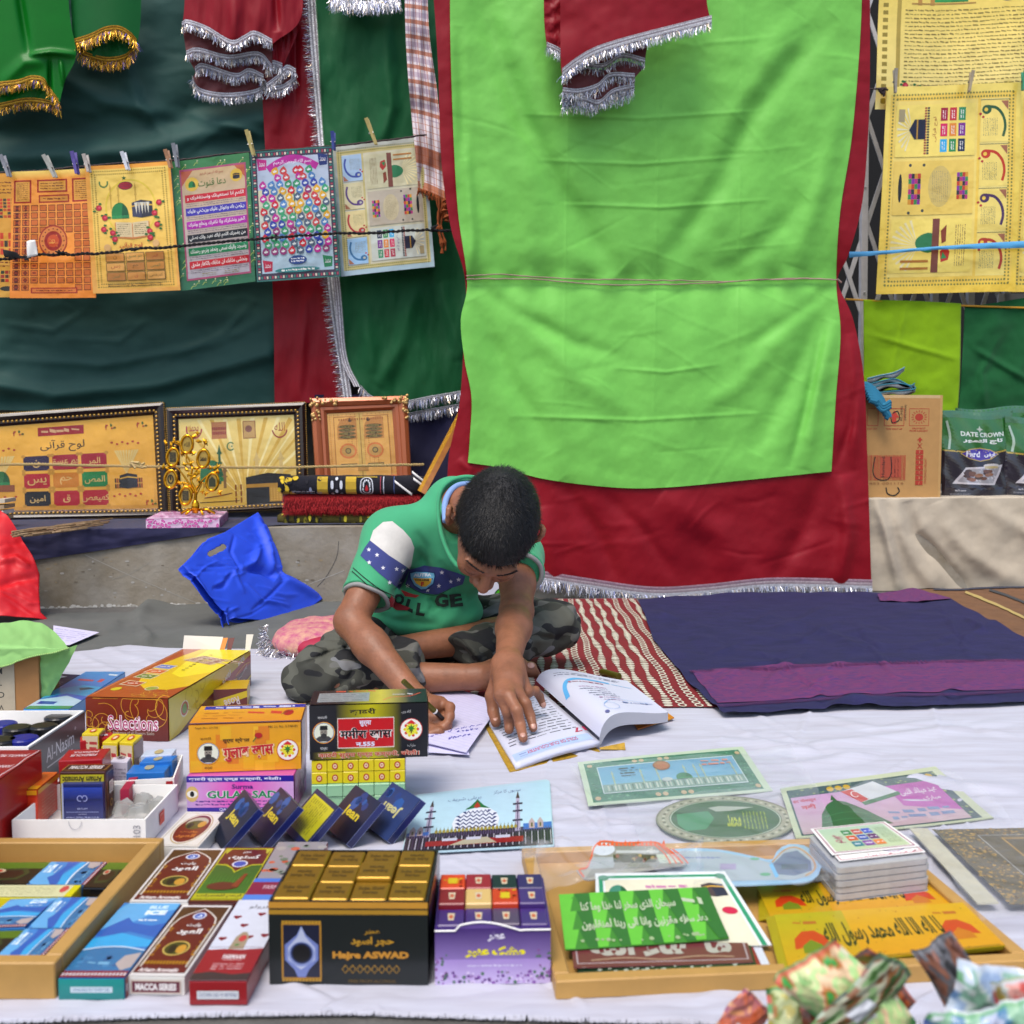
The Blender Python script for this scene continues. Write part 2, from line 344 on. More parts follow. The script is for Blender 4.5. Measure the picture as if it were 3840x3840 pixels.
def braid(path,wd,side,parent,cols=('d8d8e0','9898a0','eeeef4','a8a0a8','dcdce4'),n=300,off=.002,out=(0,-1,0),name='trim_band',seed=3):
 """striped metallic band along a 3-D path, wd wide towards 'side'"""
 rs=np.random.RandomState(seed);P=resam(path,n,False);sd_=np.asarray(side,float);o=np.asarray(out,float);m_=len(cols);V=[];C=[]
 for i in range(n):
  for j in range(2*m_):
   t=(j//2+(j%2))/m_;V.append(P[i]+sd_*wd*t+o*(off+.0012*((i+j//2)%2)*(1)));c=np.array(lin(cols[j//2]))*rs.uniform(.55,1.15);c[3]=1;C.append(c)
 q=2*m_;Fc=[[i*q+j,(i+1)*q+j,(i+1)*q+j+1,i*q+j+1] for i in range(n-1) for j in range(0,q,2)]
 return mk(name,V,Fc,TRIM,parent,cols=C)
# == SETTING
random.seed(5)
PAVE=mat('pavement_grey','5c5a56',.9,var=.35,vscale=12,bump=.6,bscale=120,bdist=.004)
mk('ground',[(-30,-12,0),(30,-12,0),(30,30,0),(-30,30,0)],[[0,1,2,3]],PAVE,kind='structure',org=(0,0,0))
CONC=mat('stained_concrete','9a9488',.85,var=.75,vscale=7,varc='6c5e44',bump=.5,bscale=60,bdist=.004)
def wbox(name,x0,x1,o0,o1,z0,z1,m,parent=None,**k):
 f=lambda X,o:np.array([X,W0+W1*X,0])+WN*o
 A=f(x0,o0);return MB().box(A+[0,0,z0],f(x1,o0)-A,f(x0,o1)-A,[0,0,z1-z0]).build(name,m,parent,**k)
stp=wbox('concrete_step',-3.2,.62,0,-1.1,0,.226,CONC,label='long grey stained concrete step along the shop front at left',cat='step')
wbox('concrete_step',.62,3.5,0,-1.1,0,.295,CONC,label='higher concrete step under the beige cloth at right',cat='step')
a=Art(1,1,z0=.0006)
r_=random.Random(4)
sf=lambda u,v,z:onw(np.asarray(u)*1,np.asarray(v)*1,np.asarray(z))
a.w,a.h=1,1
a.line([(318,2080),(470,2150),(640,2222),(760,2270)],3,'9a958a',30)
a.line([(560,2110),(490,2150),(420,2172)],2,'8f8b80',12);a.line([(1270,2030),(1262,2090),(1225,2160),(1190,2200)],2.4,'4c4a45',16)
a.line([(1110,2210),(1290,2140)],2,'b0aca2',8)
for i in range(60):
 x=r_.uniform(160,1250);y=r_.uniform(2090,2240);a.ell(x,y,r_.uniform(2,9),r_.uniform(1.5,5),['8f7f62','a5a199','6d6352','a09c94'][i%4],7,up=False)
a.z+=.0003
for i in range(90):
 x=140+i*9;y=2283-(x-140)*.02+r_.uniform(-7,5);a.ell(x,y,r_.uniform(5,12),r_.uniform(3,8),['c9c6bd','b4b0a6','d8d5cc'][i%3],7,up=False)
a.build(sf,stp,INK,name='plaster_marks',kind='stuff')
wbox('shop_wall',-3.2,.75,-.62,-.75,.0,3.2,mat('wall_paint','6b675e',.9,var=.2),label='rendered shop wall hidden behind the hanging cloths',cat='wall')
wbox('shop_interior',.75,3.4,-1.6,-1.7,.0,3.2,mat('painted_room_dark','0c0c0e',.9),label='near black backing painted for the unlit shop room seen through the white folding gate',cat='wall')  # near-black backing slab; the room's darkness is put into its colour
# white folding gate
WHT=mat('white_gate_paint','c9c9cc',.45,var=.12,vscale=30)
ga=empty('folding_gate',onw(3500,1150,-.5),'white metal folding lattice gate behind the gold posters','gate')
def wt(x,y,off):return onw(x,y,off)
def bar(x0,y0,x1,y1,wpx,off,name,parent,m,th=.004):
 p,q=wt(x0,y0,off),wt(x1,y1,off);d=q-p;L=np.linalg.norm(d);d/=L;s=np.cross(d,WN);w_=wpx*.00093
 return MB().box(p-s*w_/2,s*w_,d*L,-WN*th).build(name,m,parent)
for x in(3252,3385,3520,3655,3790):
 bar(x,-60,x-14,1420,26,-.5,'channel',ga,WHT,.02)
for i,x in enumerate((3119,3252,3385,3520,3655)):
 for k in range(4):
  y=-360+k*400+(i%2)*0
  if i==0 and k<2:continue
  bar(x,y,x+133,y+400,17,-.508,'lattice_bar',ga,WHT);bar(x+133,y,x,y+400,17,-.514,'lattice_bar',ga,WHT)
M=MB()
for x in(3250,3383,3518):
 for y in(60,470,700,1095):M.ball(onw(x-y*.008,y,-.497),(.004,.003,.004),None,8,5)
M.build('rivets',WHT,ga)
tag(ga.children[-1],kind='stuff')
mb=MB();A=onw(3745,1100,-.5);B=onw(3960,1100,-.5);mb.box(A-[0,0,.3],B-A,-WN*.01,[0,0,.3]).build('shutter_panel',WHT,ga)
# == HANGING CLOTHS
def cloth(key,c,rough=.55,sheen=0.,**k):return mat(key,c,rough,sheen=sheen,spec=.18,bump=.35,bscale=700,bdist=.0006,var=.1,vscale=9,**k)
TEAL=cloth('dark_teal_satin','284a45',.6);MAR=cloth('maroon_satin','86121f',.45);GRN=cloth('lime_green_satin','72bc52',.5)
DGR=cloth('bottle_green_cotton','165530',.6);BGR=cloth('bright_green_satin','0a6a1a',.35);MGR=cloth('mid_green_satin','0d5a26',.45)
def creases(x,y,seed,n,bx_,L,wd,am):
 q=random.Random(seed);h=0*x
 for k in range(n):
  x0,y0=q.uniform(bx_[0],bx_[2]),q.uniform(bx_[1],bx_[3]);th=q.gauss(0,.5)+(pi if k%2 else 0);l=L*q.uniform(.4,1.3);h=h+fold(x,y,[(x0,y0),(x0+l*cos(th)*.5,y0+l*sin(th)*.5+q.gauss(0,8)),(x0+l*cos(th),y0+l*sin(th))],wd*q.uniform(.8,1.6),am*q.choice((-1,1,1)))
 return h
# dark teal backdrop
def rl(x,y):
 h=.012*wrk(x,y,420,3,4,1,1.5)
 h+=fold(x,y,[(-200,600),(200,575),(520,560),(760,500),(1000,440)],45,.028,False)-fold(x,y,[(-200,520),(250,500),(560,470),(1000,330)],60,.02,False)
 h+=fold(x,y,[(150,250),(400,380),(700,440)],30,.02)+fold(x,y,[(420,100),(520,400),(640,520)],26,.018)+fold(x,y,[(700,420),(900,480),(1000,520)],22,.02)
 h+=fold(x,y,[(-100,1430),(200,1480),(600,1440),(1000,1330)],30,.03,False)+fold(x,y,[(-100,1340),(400,1370),(800,1290),(1000,1200)],16,.01)
 h+=fold(x,y,[(200,1270),(450,1280),(560,1190)],9,.006)+fold(x,y,[(600,1360),(840,1250),(960,1120)],12,.008)+fold(x,y,[(0,1210),(200,1240),(330,1160)],10,.006)
 h+=creases(x,y,9,30,(0,200,1000,1450),260,9,.0025)
 return h-fold(x,y,[(130,1100),(130,1420)],4,.0015)-fold(x,y,[(600,1100),(600,1420)],4,.0015)
sheet('backdrop_cloth',[(-300,-250),(1130,-250)],[(-300,1520),(100,1540),(600,1530),(1130,1515)],[(-300,-250),(-300,1520)],[(1130,-250),(1130,1515)],150,180,wallp(-.52),rl,TEAL,
label='dark teal satin backdrop cloth hanging behind the left posters',cat='cloth')
# maroon cloth with silver edge
mc=empty('maroon_cloth',onw(1120,1510,-.48),'maroon satin strip of cloth with a silver edge beside the teal backdrop','cloth')
rm=lambda x,y:.008*wrk(x,y,230,8,4,1.6,.7)+fold(x,y,[(1060,-200),(1075,200),(1030,500)],22,.02)+fold(x,y,[(1150,1100),(1120,1500)],20,.012)-fold(x,y,[(1105,-100),(1110,400)],14,.015)
o,P=sheet('cloth',[(960,-250),(1140,-250)],[(1030,1520),(1290,1500)],[(960,-250),(985,380),(1022,1060),(1030,1520)],[(1140,-250),(1160,100),(1195,540),(1230,1060),(1290,1500)],50,170,wallp(-.485),rm,MAR,mc)
E_=P[:,-1];braid(E_,.028,WT,mc,n=420,off=.003);fringe(E_,900,.022,-WT-[0,0,.1],mc,spread=.6,seed=4)
# bottle green cloth
gc=empty('green_cloth',onw(1500,1500,-.46),'bottle green cloth with silver fringed hem between the maroon strip and the lime curtain','cloth')
rg=lambda x,y:.012*wrk(x,y,260,12,4,1.5,.7)+fold(x,y,[(1440,50),(1470,400),(1430,540)],26,.02)+fold(x,y,[(1560,1050),(1500,1300),(1420,1450)],30,.02)+fold(x,y,[(1660,1060),(1720,1350)],24,.018)+fold(x,y,[(1350,1100),(1400,1400)],26,.012)
for nm,dy,of in(('cloth',0,-.46),('lining_cloth',48,-.475)):
 o,P=sheet(nm,[(1165,-250),(1760,-250)],[(1350+dy,1450+dy),(1400+dy,1495+dy),(1500,1512+dy),(1620,1492+dy),(1780,1465+dy)],[(1165,-250),(1190,100),(1215,540),(1275,1060),(1300,1330),(1350+dy,1450+dy)],[(1760,-250),(1780,1465+dy)],110,170,wallp(of),rg,DGR,gc)
 E_=P[-1];braid(E_,.008,[0,0,1],gc,n=200,cols=('d8d8e0','9898a0','eeeef4'));fringe(E_,330,.026,[0,0,-1],gc,seed=6,spread=.45)
 if not dy:
  E_=P[120:,0];braid(E_,.02,-WT,gc,n=160,off=.004);E2=P[:,0];braid(E2,.004,WT,gc,n=300,cols=('3a7a50','2a5a38'),off=.003)
# the big curtain
big=empty('sewn_curtain',onw(2450,2250,.05),'large lime green curtain with maroon border and silver hem tied across the middle by cord','curtain')
def rc(x,y):
 h=.006*wrk(x,y,520,21,3)+.0016*wrk(x,y,120,22,3)
 b=np.exp(-((y-1055)/70)**2)
 h+=.018*np.clip(np.sin((y+200)/1255*pi),0,1)**1*(y<1055)*np.clip(1-((x-2450)/850)**2,0,1)**.5+.02*np.clip(np.sin((y-1055)/1150*pi),0,1)*(y>=1055)*np.clip(1-((x-2450)/900)**2,0,1)**.5
 fs=[([(1780,-100),(1870,200),(1960,440),(2090,700),(2200,880),(2330,1010)],42,-.03),([(1900,0),(2010,330),(2140,560)],50,.012),
([(3130,60),(2960,250),(2820,430),(2690,700),(2560,900),(2440,1020)],40,-.026),([(3000,60),(2840,300),(2700,520)],45,.014),([(3020,740),(2850,930),(2680,1040)],32,-.014),
([(3170,300),(3080,700),(2980,1000)],34,.018),([(1745,500),(1770,900),(1760,1050)],20,.02),([(1720,100),(1740,600)],18,-.012),
([(1770,1070),(1950,1180),(2160,1290),(2350,1340)],26,-.014),([(1780,1120),(1900,1400),(2070,1700)],36,-.018),([(1850,1090),(2200,1450),(2400,1560)],34,.012),
([(3120,1070),(2960,1200),(2760,1320)],24,-.012),([(3110,1120),(2980,1400),(2830,1700)],34,-.02),([(3060,1100),(2800,1420),(2600,1560)],32,.012),([(3130,1200),(3060,1500),(3020,1760)],24,.016),([(3090,1200),(3030,1500),(2960,1760)],16,-.016),
([(2100,1800),(2230,1980),(2330,2210)],30,-.02),([(2030,1900),(2080,2180)],40,.02),([(2480,1850),(2700,2000),(2800,2200)],50,.02),([(3080,1780),(3010,2000),(2890,2190)],34,-.02),([(3160,1780),(3180,2000),(3150,2200)],26,.03),([(3220,1400),(3190,1600),(3130,1760)],14,-.012),([(3190,1250),(3210,1500),(3200,1760)],20,.02),
([(2250,1830),(2420,2000),(2560,2200)],22,-.009),([(1720,1720),(1760,1760),(1760,1850)],14,.012)]
 for p,q,am in fs:h+=fold(x,y,p,q*1.15,am*.75)
 for yy,x0,x1,s in((428,1950,2870,-.03),(600,2000,2800,.0),(762,2050,2900,.01),(1560,1900,2900,.02),(1380,2300,2700,.01)):
  h+=fold(x,y,[(x0,yy),((x0+x1)/2,yy+16),(x1,yy-14)],7,.0028)
 for xx in(2140,2480,2790):h+=fold(x,y,[(xx,-100),(xx-18,900),(xx-30,1700)],4,.0012)
 h+=creases(x,y,3,46,(1750,60,3100,1700),330,8,.001)+creases(x,y,4,16,(1750,1850,3150,2150),260,9,.002)
 h+=.004*np.sin(x*.016+1.2*np.sin(y*.003))*np.clip(1-b,0,1)+.0015*np.sin(x*.037+y*.004)
 h+=b*np.sin(x*.045+.6*np.sin(x*.013))*.006*np.exp(-((y-1055)/45)**2)-.012*b
 return h
ml=[(1608,-250),(1640,200),(1655,600),(1690,850),(1745,1055),(1738,1300),(1722,1520),(1680,1740),(1700,1950),(1840,2140)]
mr=[(3262,-250),(3262,300),(3252,560),(3230,780),(3180,960),(3142,1055),(3200,1200),(3240,1420),(3252,1700),(3262,2000),(3268,2205)]
o,P=sheet('maroon_border',[(1608,-250),(3262,-250)],[(1840,2140),(2000,2168),(2200,2200),(2440,2232),(2650,2222),(2900,2198),(3268,2205)],ml,mr,330,440,wallp(.02),rc,MAR,big)
hem=P[-1]
gl=[(1690,-250),(1688,100),(1700,500),(1718,800),(1752,1055),(1728,1200),(1742,1350),(1768,1490),(1762,1640),(1755,1735)]
gr_=[(3235,-250),(3228,100),(3196,500),(3150,800),(3136,1055),(3152,1250),(3134,1500),(3118,1768)]
sheet('green_panel',[(1690,-250),(3235,-250)],[(1755,1735),(1880,1755),(2050,1798),(2300,1828),(2500,1828),(2800,1800),(3118,1768)],gl,gr_,330,420,wallp(.0275),rc,GRN,big)
braid(hem+[0,0,.028],.03,[0,0,-1],big,n=900,cols=('c8a8b8','a88898','d8c8d0','b8a8b0','e0e0e8','d8d8e0'),off=.006)
fringe(hem+WN*.006,1300,.03,[0,0,-1],big,seed=9,spread=.5,out=WN)
# the cord across the curtain
CRD=mat('pink_cord','9a7a72',.7)
def cordpath(pts,off,n=80,j=1.2,s=0):
 P=resam(pts,n);rs=np.random.RandomState(s);return onw(P[:,0],P[:,1]+j*np.convolve(rs.randn(n+8),np.ones(9)/3,'valid'),off)
ce=MB()
def rcx(pts,o_,s,j):
 P=resam(pts,120);rs=np.random.RandomState(s);y=P[:,1]+j*np.convolve(rs.randn(128),np.ones(9)/3,'valid');return onw(P[:,0],y,.02+o_+np.maximum(rc(P[:,0],y),-.02))
ce.tube(rcx([(1748,1035),(1900,1030),(2100,1045),(2400,1048),(2700,1055),(2950,1045),(3140,1047)],.016,1,1.5),.0018,6)
ce.tube(rcx([(1748,1050),(1850,1045),(2050,1052),(2300,1068),(2600,1065),(2850,1048),(3140,1048)],.018,2,1.5),.0018,6)
ce.tube(rcx([(3140,1047),(3155,1060)],.014,3,0),.003,6)
ce.build('cord',CRD,label='thin pinkish double cord tied tight across the lime curtain',cat='cord')
# ---- hanging bundles
def bundle(name,label,m,inner,L_,R_,tiers,off,cols,relief,step=.022,fl=.022,bw=.014,seed=1,n=160,side=None):
 e=empty(name,onw((L_[0][0]+R_[0][0])/2,tiers[-1][0][1],off),label,'cloth');prev=[L_[0],R_[0]];lf,rt=L_,R_
 for i,t in enumerate(tiers):
  o_=off-step*i
  if i==0:o,P=sheet('cloth',prev,t,lf,rt,90,80,wallp(o_),relief,m,e)
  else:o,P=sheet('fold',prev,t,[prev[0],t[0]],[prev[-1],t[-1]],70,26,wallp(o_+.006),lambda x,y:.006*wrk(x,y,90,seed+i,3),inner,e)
  E_=P[-1];braid(E_+[0,0,bw],bw,[0,0,-1],e,n=n,cols=cols[0],off=.004,seed=seed+i);fringe(E_,int(n*2.2),fl,[0,0,-1],e,cols[1],seed=seed+i,spread=.6)
  prev=t
 return e
SC=(('d8d8e0','a8a0a8','eeeef4','b8b0b8'),CS);GC=(('d8a028','8a6010','e8b838','a87818'),CG)
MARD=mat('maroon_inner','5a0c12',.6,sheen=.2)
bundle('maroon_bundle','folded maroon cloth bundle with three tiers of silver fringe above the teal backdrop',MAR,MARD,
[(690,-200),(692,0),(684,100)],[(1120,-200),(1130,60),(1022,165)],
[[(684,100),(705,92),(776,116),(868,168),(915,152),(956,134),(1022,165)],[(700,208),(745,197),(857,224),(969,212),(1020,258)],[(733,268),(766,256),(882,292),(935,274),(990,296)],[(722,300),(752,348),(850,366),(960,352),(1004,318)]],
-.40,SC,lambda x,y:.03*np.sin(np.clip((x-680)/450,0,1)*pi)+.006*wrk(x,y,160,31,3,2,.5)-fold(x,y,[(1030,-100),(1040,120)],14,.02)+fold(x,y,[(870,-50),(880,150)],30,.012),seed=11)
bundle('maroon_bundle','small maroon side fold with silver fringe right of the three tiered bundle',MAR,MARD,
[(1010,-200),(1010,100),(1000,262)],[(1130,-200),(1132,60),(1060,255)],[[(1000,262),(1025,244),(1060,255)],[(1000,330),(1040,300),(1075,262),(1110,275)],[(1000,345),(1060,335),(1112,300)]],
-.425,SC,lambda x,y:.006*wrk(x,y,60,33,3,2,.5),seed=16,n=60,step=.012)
bundle('green_bundle','bright green satin bundle with gold fringe at the top left corner',BGR,BGR,
[(-150,-200),(-150,340)],[(245,-200),(262,60),(285,205),(245,300),(222,390)],
[[(-150,380),(0,352),(70,338),(120,318),(165,322),(185,350),(222,395)],[(-150,430),(0,405),(100,385),(180,392),(225,412)]],
-.40,GC,lambda x,y:.02*np.sin(np.clip((x+150)/430,0,1)*pi)+fold(x,y,[(110,205),(190,195),(285,205)],9,.02)+fold(x,y,[(60,-100),(110,205)],16,-.02)+fold(x,y,[(185,215),(190,390)],7,-.02)+fold(x,y,[(225,220),(240,320)],8,.016)+fold(x,y,[(0,320),(90,235),(170,230)],22,.012),seed=40)
bundle('green_bundle','mid green satin bundle with gold fringe and rounded hem',MGR,MGR,
[(262,-200),(268,60),(278,165)],[(530,-200),(528,60),(515,165)],
[[(278,165),(340,145),(400,118),(450,116),(490,138),(515,165)],[(295,195),(330,215),(400,232),(470,222),(508,185)]],
-.42,GC,lambda x,y:.03*np.sin(np.clip((x-262)/266,0,1)*pi),seed=50,fl=.028)
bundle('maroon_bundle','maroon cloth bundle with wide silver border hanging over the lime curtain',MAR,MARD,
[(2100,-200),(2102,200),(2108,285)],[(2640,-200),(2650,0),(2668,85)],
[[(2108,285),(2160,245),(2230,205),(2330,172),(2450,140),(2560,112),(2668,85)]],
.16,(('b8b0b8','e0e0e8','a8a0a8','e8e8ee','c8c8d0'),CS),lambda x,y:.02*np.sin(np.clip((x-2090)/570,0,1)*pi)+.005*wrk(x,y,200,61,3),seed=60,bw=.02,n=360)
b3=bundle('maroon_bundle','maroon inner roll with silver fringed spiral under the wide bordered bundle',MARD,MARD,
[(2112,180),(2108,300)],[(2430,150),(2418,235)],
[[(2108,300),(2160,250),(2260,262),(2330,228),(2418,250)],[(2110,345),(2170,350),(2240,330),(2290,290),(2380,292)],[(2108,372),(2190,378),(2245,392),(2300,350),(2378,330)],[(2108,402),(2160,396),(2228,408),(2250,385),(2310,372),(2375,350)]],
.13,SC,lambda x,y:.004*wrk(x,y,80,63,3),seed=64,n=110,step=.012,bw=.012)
bundle('maroon_bundle','narrow maroon flap with silver edge hanging left of the wide bordered bundle',MAR,MARD,
[(2040,-200),(2040,60),(2050,175)],[(2125,-200),(2125,100),(2125,215)],[[(2050,175),(2085,190),(2125,215)]],
.12,SC,lambda x,y:.004*wrk(x,y,60,67,3),seed=70,n=50,bw=.012)
sbn=empty('silver_fringe_bundle',onw(1370,40,-.4),'thick silver tinsel hem peeking in at the top between maroon and checked cloths','cloth')
sheet('cloth',[(1240,-200),(1500,-200)],[(1245,-20),(1370,0),(1498,-20)],[(1240,-200),(1245,-20)],[(1500,-200),(1498,-20)],30,12,wallp(-.40),None,DGR,sbn)
for k in range(3):fringe(onw(*resam([(1242,-12+k*10),(1370,5+k*8),(1500,-12+k*10)],30,False).T,-.4+.01*k),420,.03,[0,0,-1],sbn,seed=80+k,spread=.5)
# ---- checked scarf
SCF=mat('checked_scarf','c8b4b4',.9,sheen=.2)
n_=SCF.node_tree.nodes;Lk=SCF.node_tree.links;uvn=n_.new('ShaderNodeTexCoord');sep=n_.new('ShaderNodeSeparateXYZ');Lk.new(uvn.outputs['UV'],sep.inputs[0])
def mth(op,a,b,nodes=n_,links=Lk):
 q=nodes.new('ShaderNodeMath');q.operation=op
 for i,z in enumerate((a,b)):
  if z is None:continue
  if isinstance(z,(int,float)):q.inputs[i].default_value=z
  else:links.new(z,q.inputs[i])
 return q.outputs[0]
def mixc(f,A,B,nodes=n_,links=Lk):
 q=nodes.new('ShaderNodeMix');q.data_type='RGBA'
 for nm,z in(('Factor',f),('A',A),('B',B)):
  if isinstance(z,str):q.inputs[nm].default_value=lin(z)
  elif isinstance(z,float):q.inputs[nm].default_value=z
  else:links.new(z,q.inputs[nm])
 return q.outputs['Result']
def band(c,f,lo,hi):z=mth('FRACT',mth('MULTIPLY',c,f),None);return mth('MULTIPLY',mth('GREATER_THAN',z,lo),mth('LESS_THAN',z,hi))
V_=sep.outputs['Y'];U_=sep.outputs['X']
c_=mixc(mth('MULTIPLY',band(U_,4.0,.35,.62),.55),'d8d0d4','8a6a80');c_=mixc(mth('MULTIPLY',band(U_,4.0,.75,.93),.6),c_,'a85a28')
top_=mth('GREATER_THAN',V_,.28);c_=mixc(mth('MULTIPLY',mth('MULTIPLY',band(V_,17,.05,.33),top_),.8),c_,'a0501c');c_=mixc(mth('MULTIPLY',mth('MULTIPLY',band(V_,17,.5,.85),top_),.45),c_,'7a5a80')
lo_=mth('LESS_THAN',V_,.28)
c_=mixc(mth('MULTIPLY',mth('MULTIPLY',band(V_,40,.4,.5),lo_),.8),c_,'a0501c');c_=mixc(mth('MULTIPLY',mth('MULTIPLY',mth('GREATER_THAN',V_,.1),mth('LESS_THAN',V_,.17)),.85),c_,'a0501c');c_=mixc(mth('MULTIPLY',mth('LESS_THAN',V_,.03),.85),c_,'a85a20')
Lk.new(c_,n_['Principled BSDF'].inputs['Base Color'])
sf_=empty('checked_scarf',onw(1620,740,-.33),'brown and white checked cotton scarf with tasselled end hanging beside the green cloth','scarf')
o,P=sheet('scarf_cloth',[(1515,-250),(1600,-250)],[(1568,705),(1610,718),(1668,745)],[(1515,-250),(1520,100),(1535,350),(1560,600),(1568,705)],[(1600,-250),(1608,100),(1640,350),(1660,600),(1668,745)],40,160,wallp(-.36),lambda x,y:.006*np.sin(x*.16+y*.004)+.01*wrk(x,y,260,91,3),SCF,sf_)
M=MB();rs=random.Random(3)
for i in range(26):
 p=P[-1,int(i*39/25)]
 L_=rs.uniform(.012,.03)*(1 if i<18 else 2.2)
 M.tube([p,p+[rs.uniform(-.004,.004),-.003,-L_*.5],p+[rs.uniform(-.008,.008),0,-L_]],.0022,5)
for(x0,y0,x1,y1,w_) in((1640,740,1655,950,.006),(1665,745,1672,830,.01),(1650,760,1668,940,.0035)):
 q=[onw(x0+(x1-x0)*t+5*sin(t*9),y0+(y1-y0)*t,-.36) for t in np.linspace(0,1,12)];M.tube(q,[w_*(1+.5*sin(i*2.3)) for i in range(12)],7)
M.build('tassel',mat('rust_yarn','8a4214',.9,bump=.8,bscale=300),sf_,kind='stuff')
# ---- right hand hanging cloths and rod
LIME=cloth('lime_cotton','7fa80e',.8,.1);DG2=cloth('forest_cotton','14552c',.8,.1)
sheet('hanging_cloth',[(3238,1124),(3420,1128),(3604,1138)],[(3240,1560),(3590,1560)],[(3238,1124),(3240,1560)],[(3604,1138),(3600,1400),(3590,1560)],60,60,wallp(-.30),lambda x,y:.006*wrk(x,y,180,71,4)+fold(x,y,[(3250,1250),(3420,1300),(3600,1350)],9,.006)+fold(x,y,[(3400,1140),(3340,1420)],9,.004),LIME,label='plain lime green cotton cloth hanging from the yellow rod',cat='cloth',thick=.001)
sheet('hanging_cloth',[(3618,1146),(3700,1140),(3860,1115),(4000,1105)],[(3592,1570),(4000,1560)],[(3618,1146),(3608,1350),(3592,1570)],[(4000,1105),(4000,1560)],70,60,wallp(-.31),lambda x,y:.01*wrk(x,y,200,73,4)+fold(x,y,[(3640,1300),(3760,1370),(3900,1450)],12,.012)+fold(x,y,[(3700,1560),(3680,1400),(3760,1240)],14,.008),DG2,label='forest green cotton cloth hanging right of the lime one',cat='cloth',thick=.001)
MB().tube([onw(3170,1122,-.305),onw(3605,1146,-.305),onw(4000,1160,-.305)],.0035,8).build('hanging_rod',mat('yellow_plastic','c8901c',.4),label='thin yellow rod holding the lime and forest green cloths',cat='rod')
# ---- beige cloth over the right step
BEI=mat('beige_cotton','b4a894',.85,sheen=.1,bump=.4,bscale=500,var=.18,vscale=6,bdist=.0008)
def rb(x,y):
 h=.008*wrk(x,y,260,77,4)
 for p,q,am in(([(3280,1860),(3320,1980),(3350,2100),(3380,2230)],22,.03),([(3400,1880),(3430,2000),(3510,2080),(3580,2160),(3640,2230)],24,-.022),([(3350,1870),(3380,2000),(3440,2120),(3520,2220)],30,.016),([(3520,1880),(3580,2020),(3700,2120),(3860,2200)],36,.018),([(3680,1870),(3780,1960),(3960,2040)],34,.012)):h+=fold(x,y,p,q,am)
 return h
def bpl(x,y,h):
 f=onw(x,y,.012+h);t=onz(x,y,.30);k=(f[...,2]>.301)[...,None];t=t+np.stack([0*h,0*h,np.abs(h)*.3],-1);return np.where(k,t,f)
sheet('beige_cloth',[(3180,1842),(3400,1842),(3700,1836),(3960,1832)],[(3180,2215),(3360,2215),(3500,2205),(3660,2218),(3960,2210)],[(3180,1842),(3180,2215)],[(3960,1832),(3960,2210)],150,110,bpl,rb,BEI,label='creased beige cotton cloth draped over the right hand step',cat='cloth')
# ---- navy cloths on the left step
NAV=mat('navy_cotton','14143c',.85,sheen=.15,bump=.5,bscale=400,var=.25,vscale=8,bdist=.001)
rn=lambda x,y:.005*wrk(x,y,170,83,4,1,2)
sheet('navy_cloth',[(1180,1480),(1800,1480)],[(1180,1955),(1800,1955)],[(1180,1480),(1180,1955)],[(1800,1480),(1800,1955)],60,30,wallp(-.495),lambda x,y:.012*np.sin(x*.035+y*.003)+.005*wrk(x,y,150,85,3),NAV,label='navy cotton cloth hanging behind the copper picture frame',cat='cloth')
def npl(x,y,h):
 f=onw(x,y,.008+h);t=onz(x,y,.229);k=(f[...,2]>.2295)[...,None];return np.where(k,t+np.stack([0*h,0*h,np.abs(h)*.4],-1),f)
sheet('navy_cloth',[(-200,1905),(400,1905),(1100,1905),(1720,1905)],[(-200,2125),(124,2100),(500,2045),(800,1998),(1000,1972),(1300,1966),(1720,1966)],[(-200,1905),(-200,2125)],[(1720,1905),(1720,1966)],160,60,npl,rn,NAV,label='navy cotton cloth spread on the left step and drooping over its edge',cat='cloth')
# == GROUND COVERS
GRY=mat('grey_groundcloth','5c5e5a',.9,var=.2,vscale=6,bump=.4,bscale=400,bdist=.0008)
def rgr(x,y):
 h=.003*wrk(x,y,240,93,3,1,3)
 h+=fold(x,y,[(640,2240),(560,2270),(500,2330)],24,.02)+fold(x,y,[(520,2350),(560,2390),(540,2430)],16,.012)+fold(x,y,[(380,2370),(460,2340)],20,.01)
 return np.abs(h)+.0
g1=grndp(.003)
sheet('grey_cloth',[(-250,2300),(160,2300),(500,2296),(560,2262),(650,2238),(760,2262),(850,2272),(1100,2262),(1350,2250),(1900,2235)],[(-250,2520),(1900,2480)],[(-250,2300),(-250,2520)],[(1900,2235),(1900,2480)],150,50,
lambda x,y,h:np.where((y<2300)[...,None],onw(x,np.minimum(y,2400),.01+h*.3),g1(x,y,h)) if False else g1(x,y,h),rgr,GRY,label='grey ground cloth between the step and the white sheet',cat='cloth',smooth=False)
SHT=mat('white_cotton_sheet','b8bac6',.85,var=.55,vscale=4.5,varc='9a949a',bump=.3,bscale=150,aniso=(1,9,1),bdist=.0008)
def rsh(x,y):
 h=.0022*wrk(x,y,520,95,2,1,3.6)
 for p,q,am in(([(2600,2760),(3000,2810),(3500,2750),(3840,2700)],16,.008),([(2750,2900),(3100,2860),(3300,2830)],14,.006),([(500,2440),(700,2560),(760,2700)],24,.005),([(3300,2900),(3600,2960),(3840,2960)],18,.008),([(3000,2680),(3300,2740),(3600,2700)],14,.006)):h+=fold(x,y,p,q,am)
 h+=creases(x,y,5,40,(1900,2700,3840,3100),380,6,.0035)+creases(x,y,15,30,(1500,2900,2300,3250),260,6,.002)+creases(x,y,6,14,(0,2440,1100,2700),260,8,.003)+creases(x,y,8,14,(700,3600,3800,3780),400,12,.003)
 return np.abs(h)
sht=empty('white_sheet',onz(1920,3000,.0),'large white cotton sheet spread on the ground under all the goods','cloth')
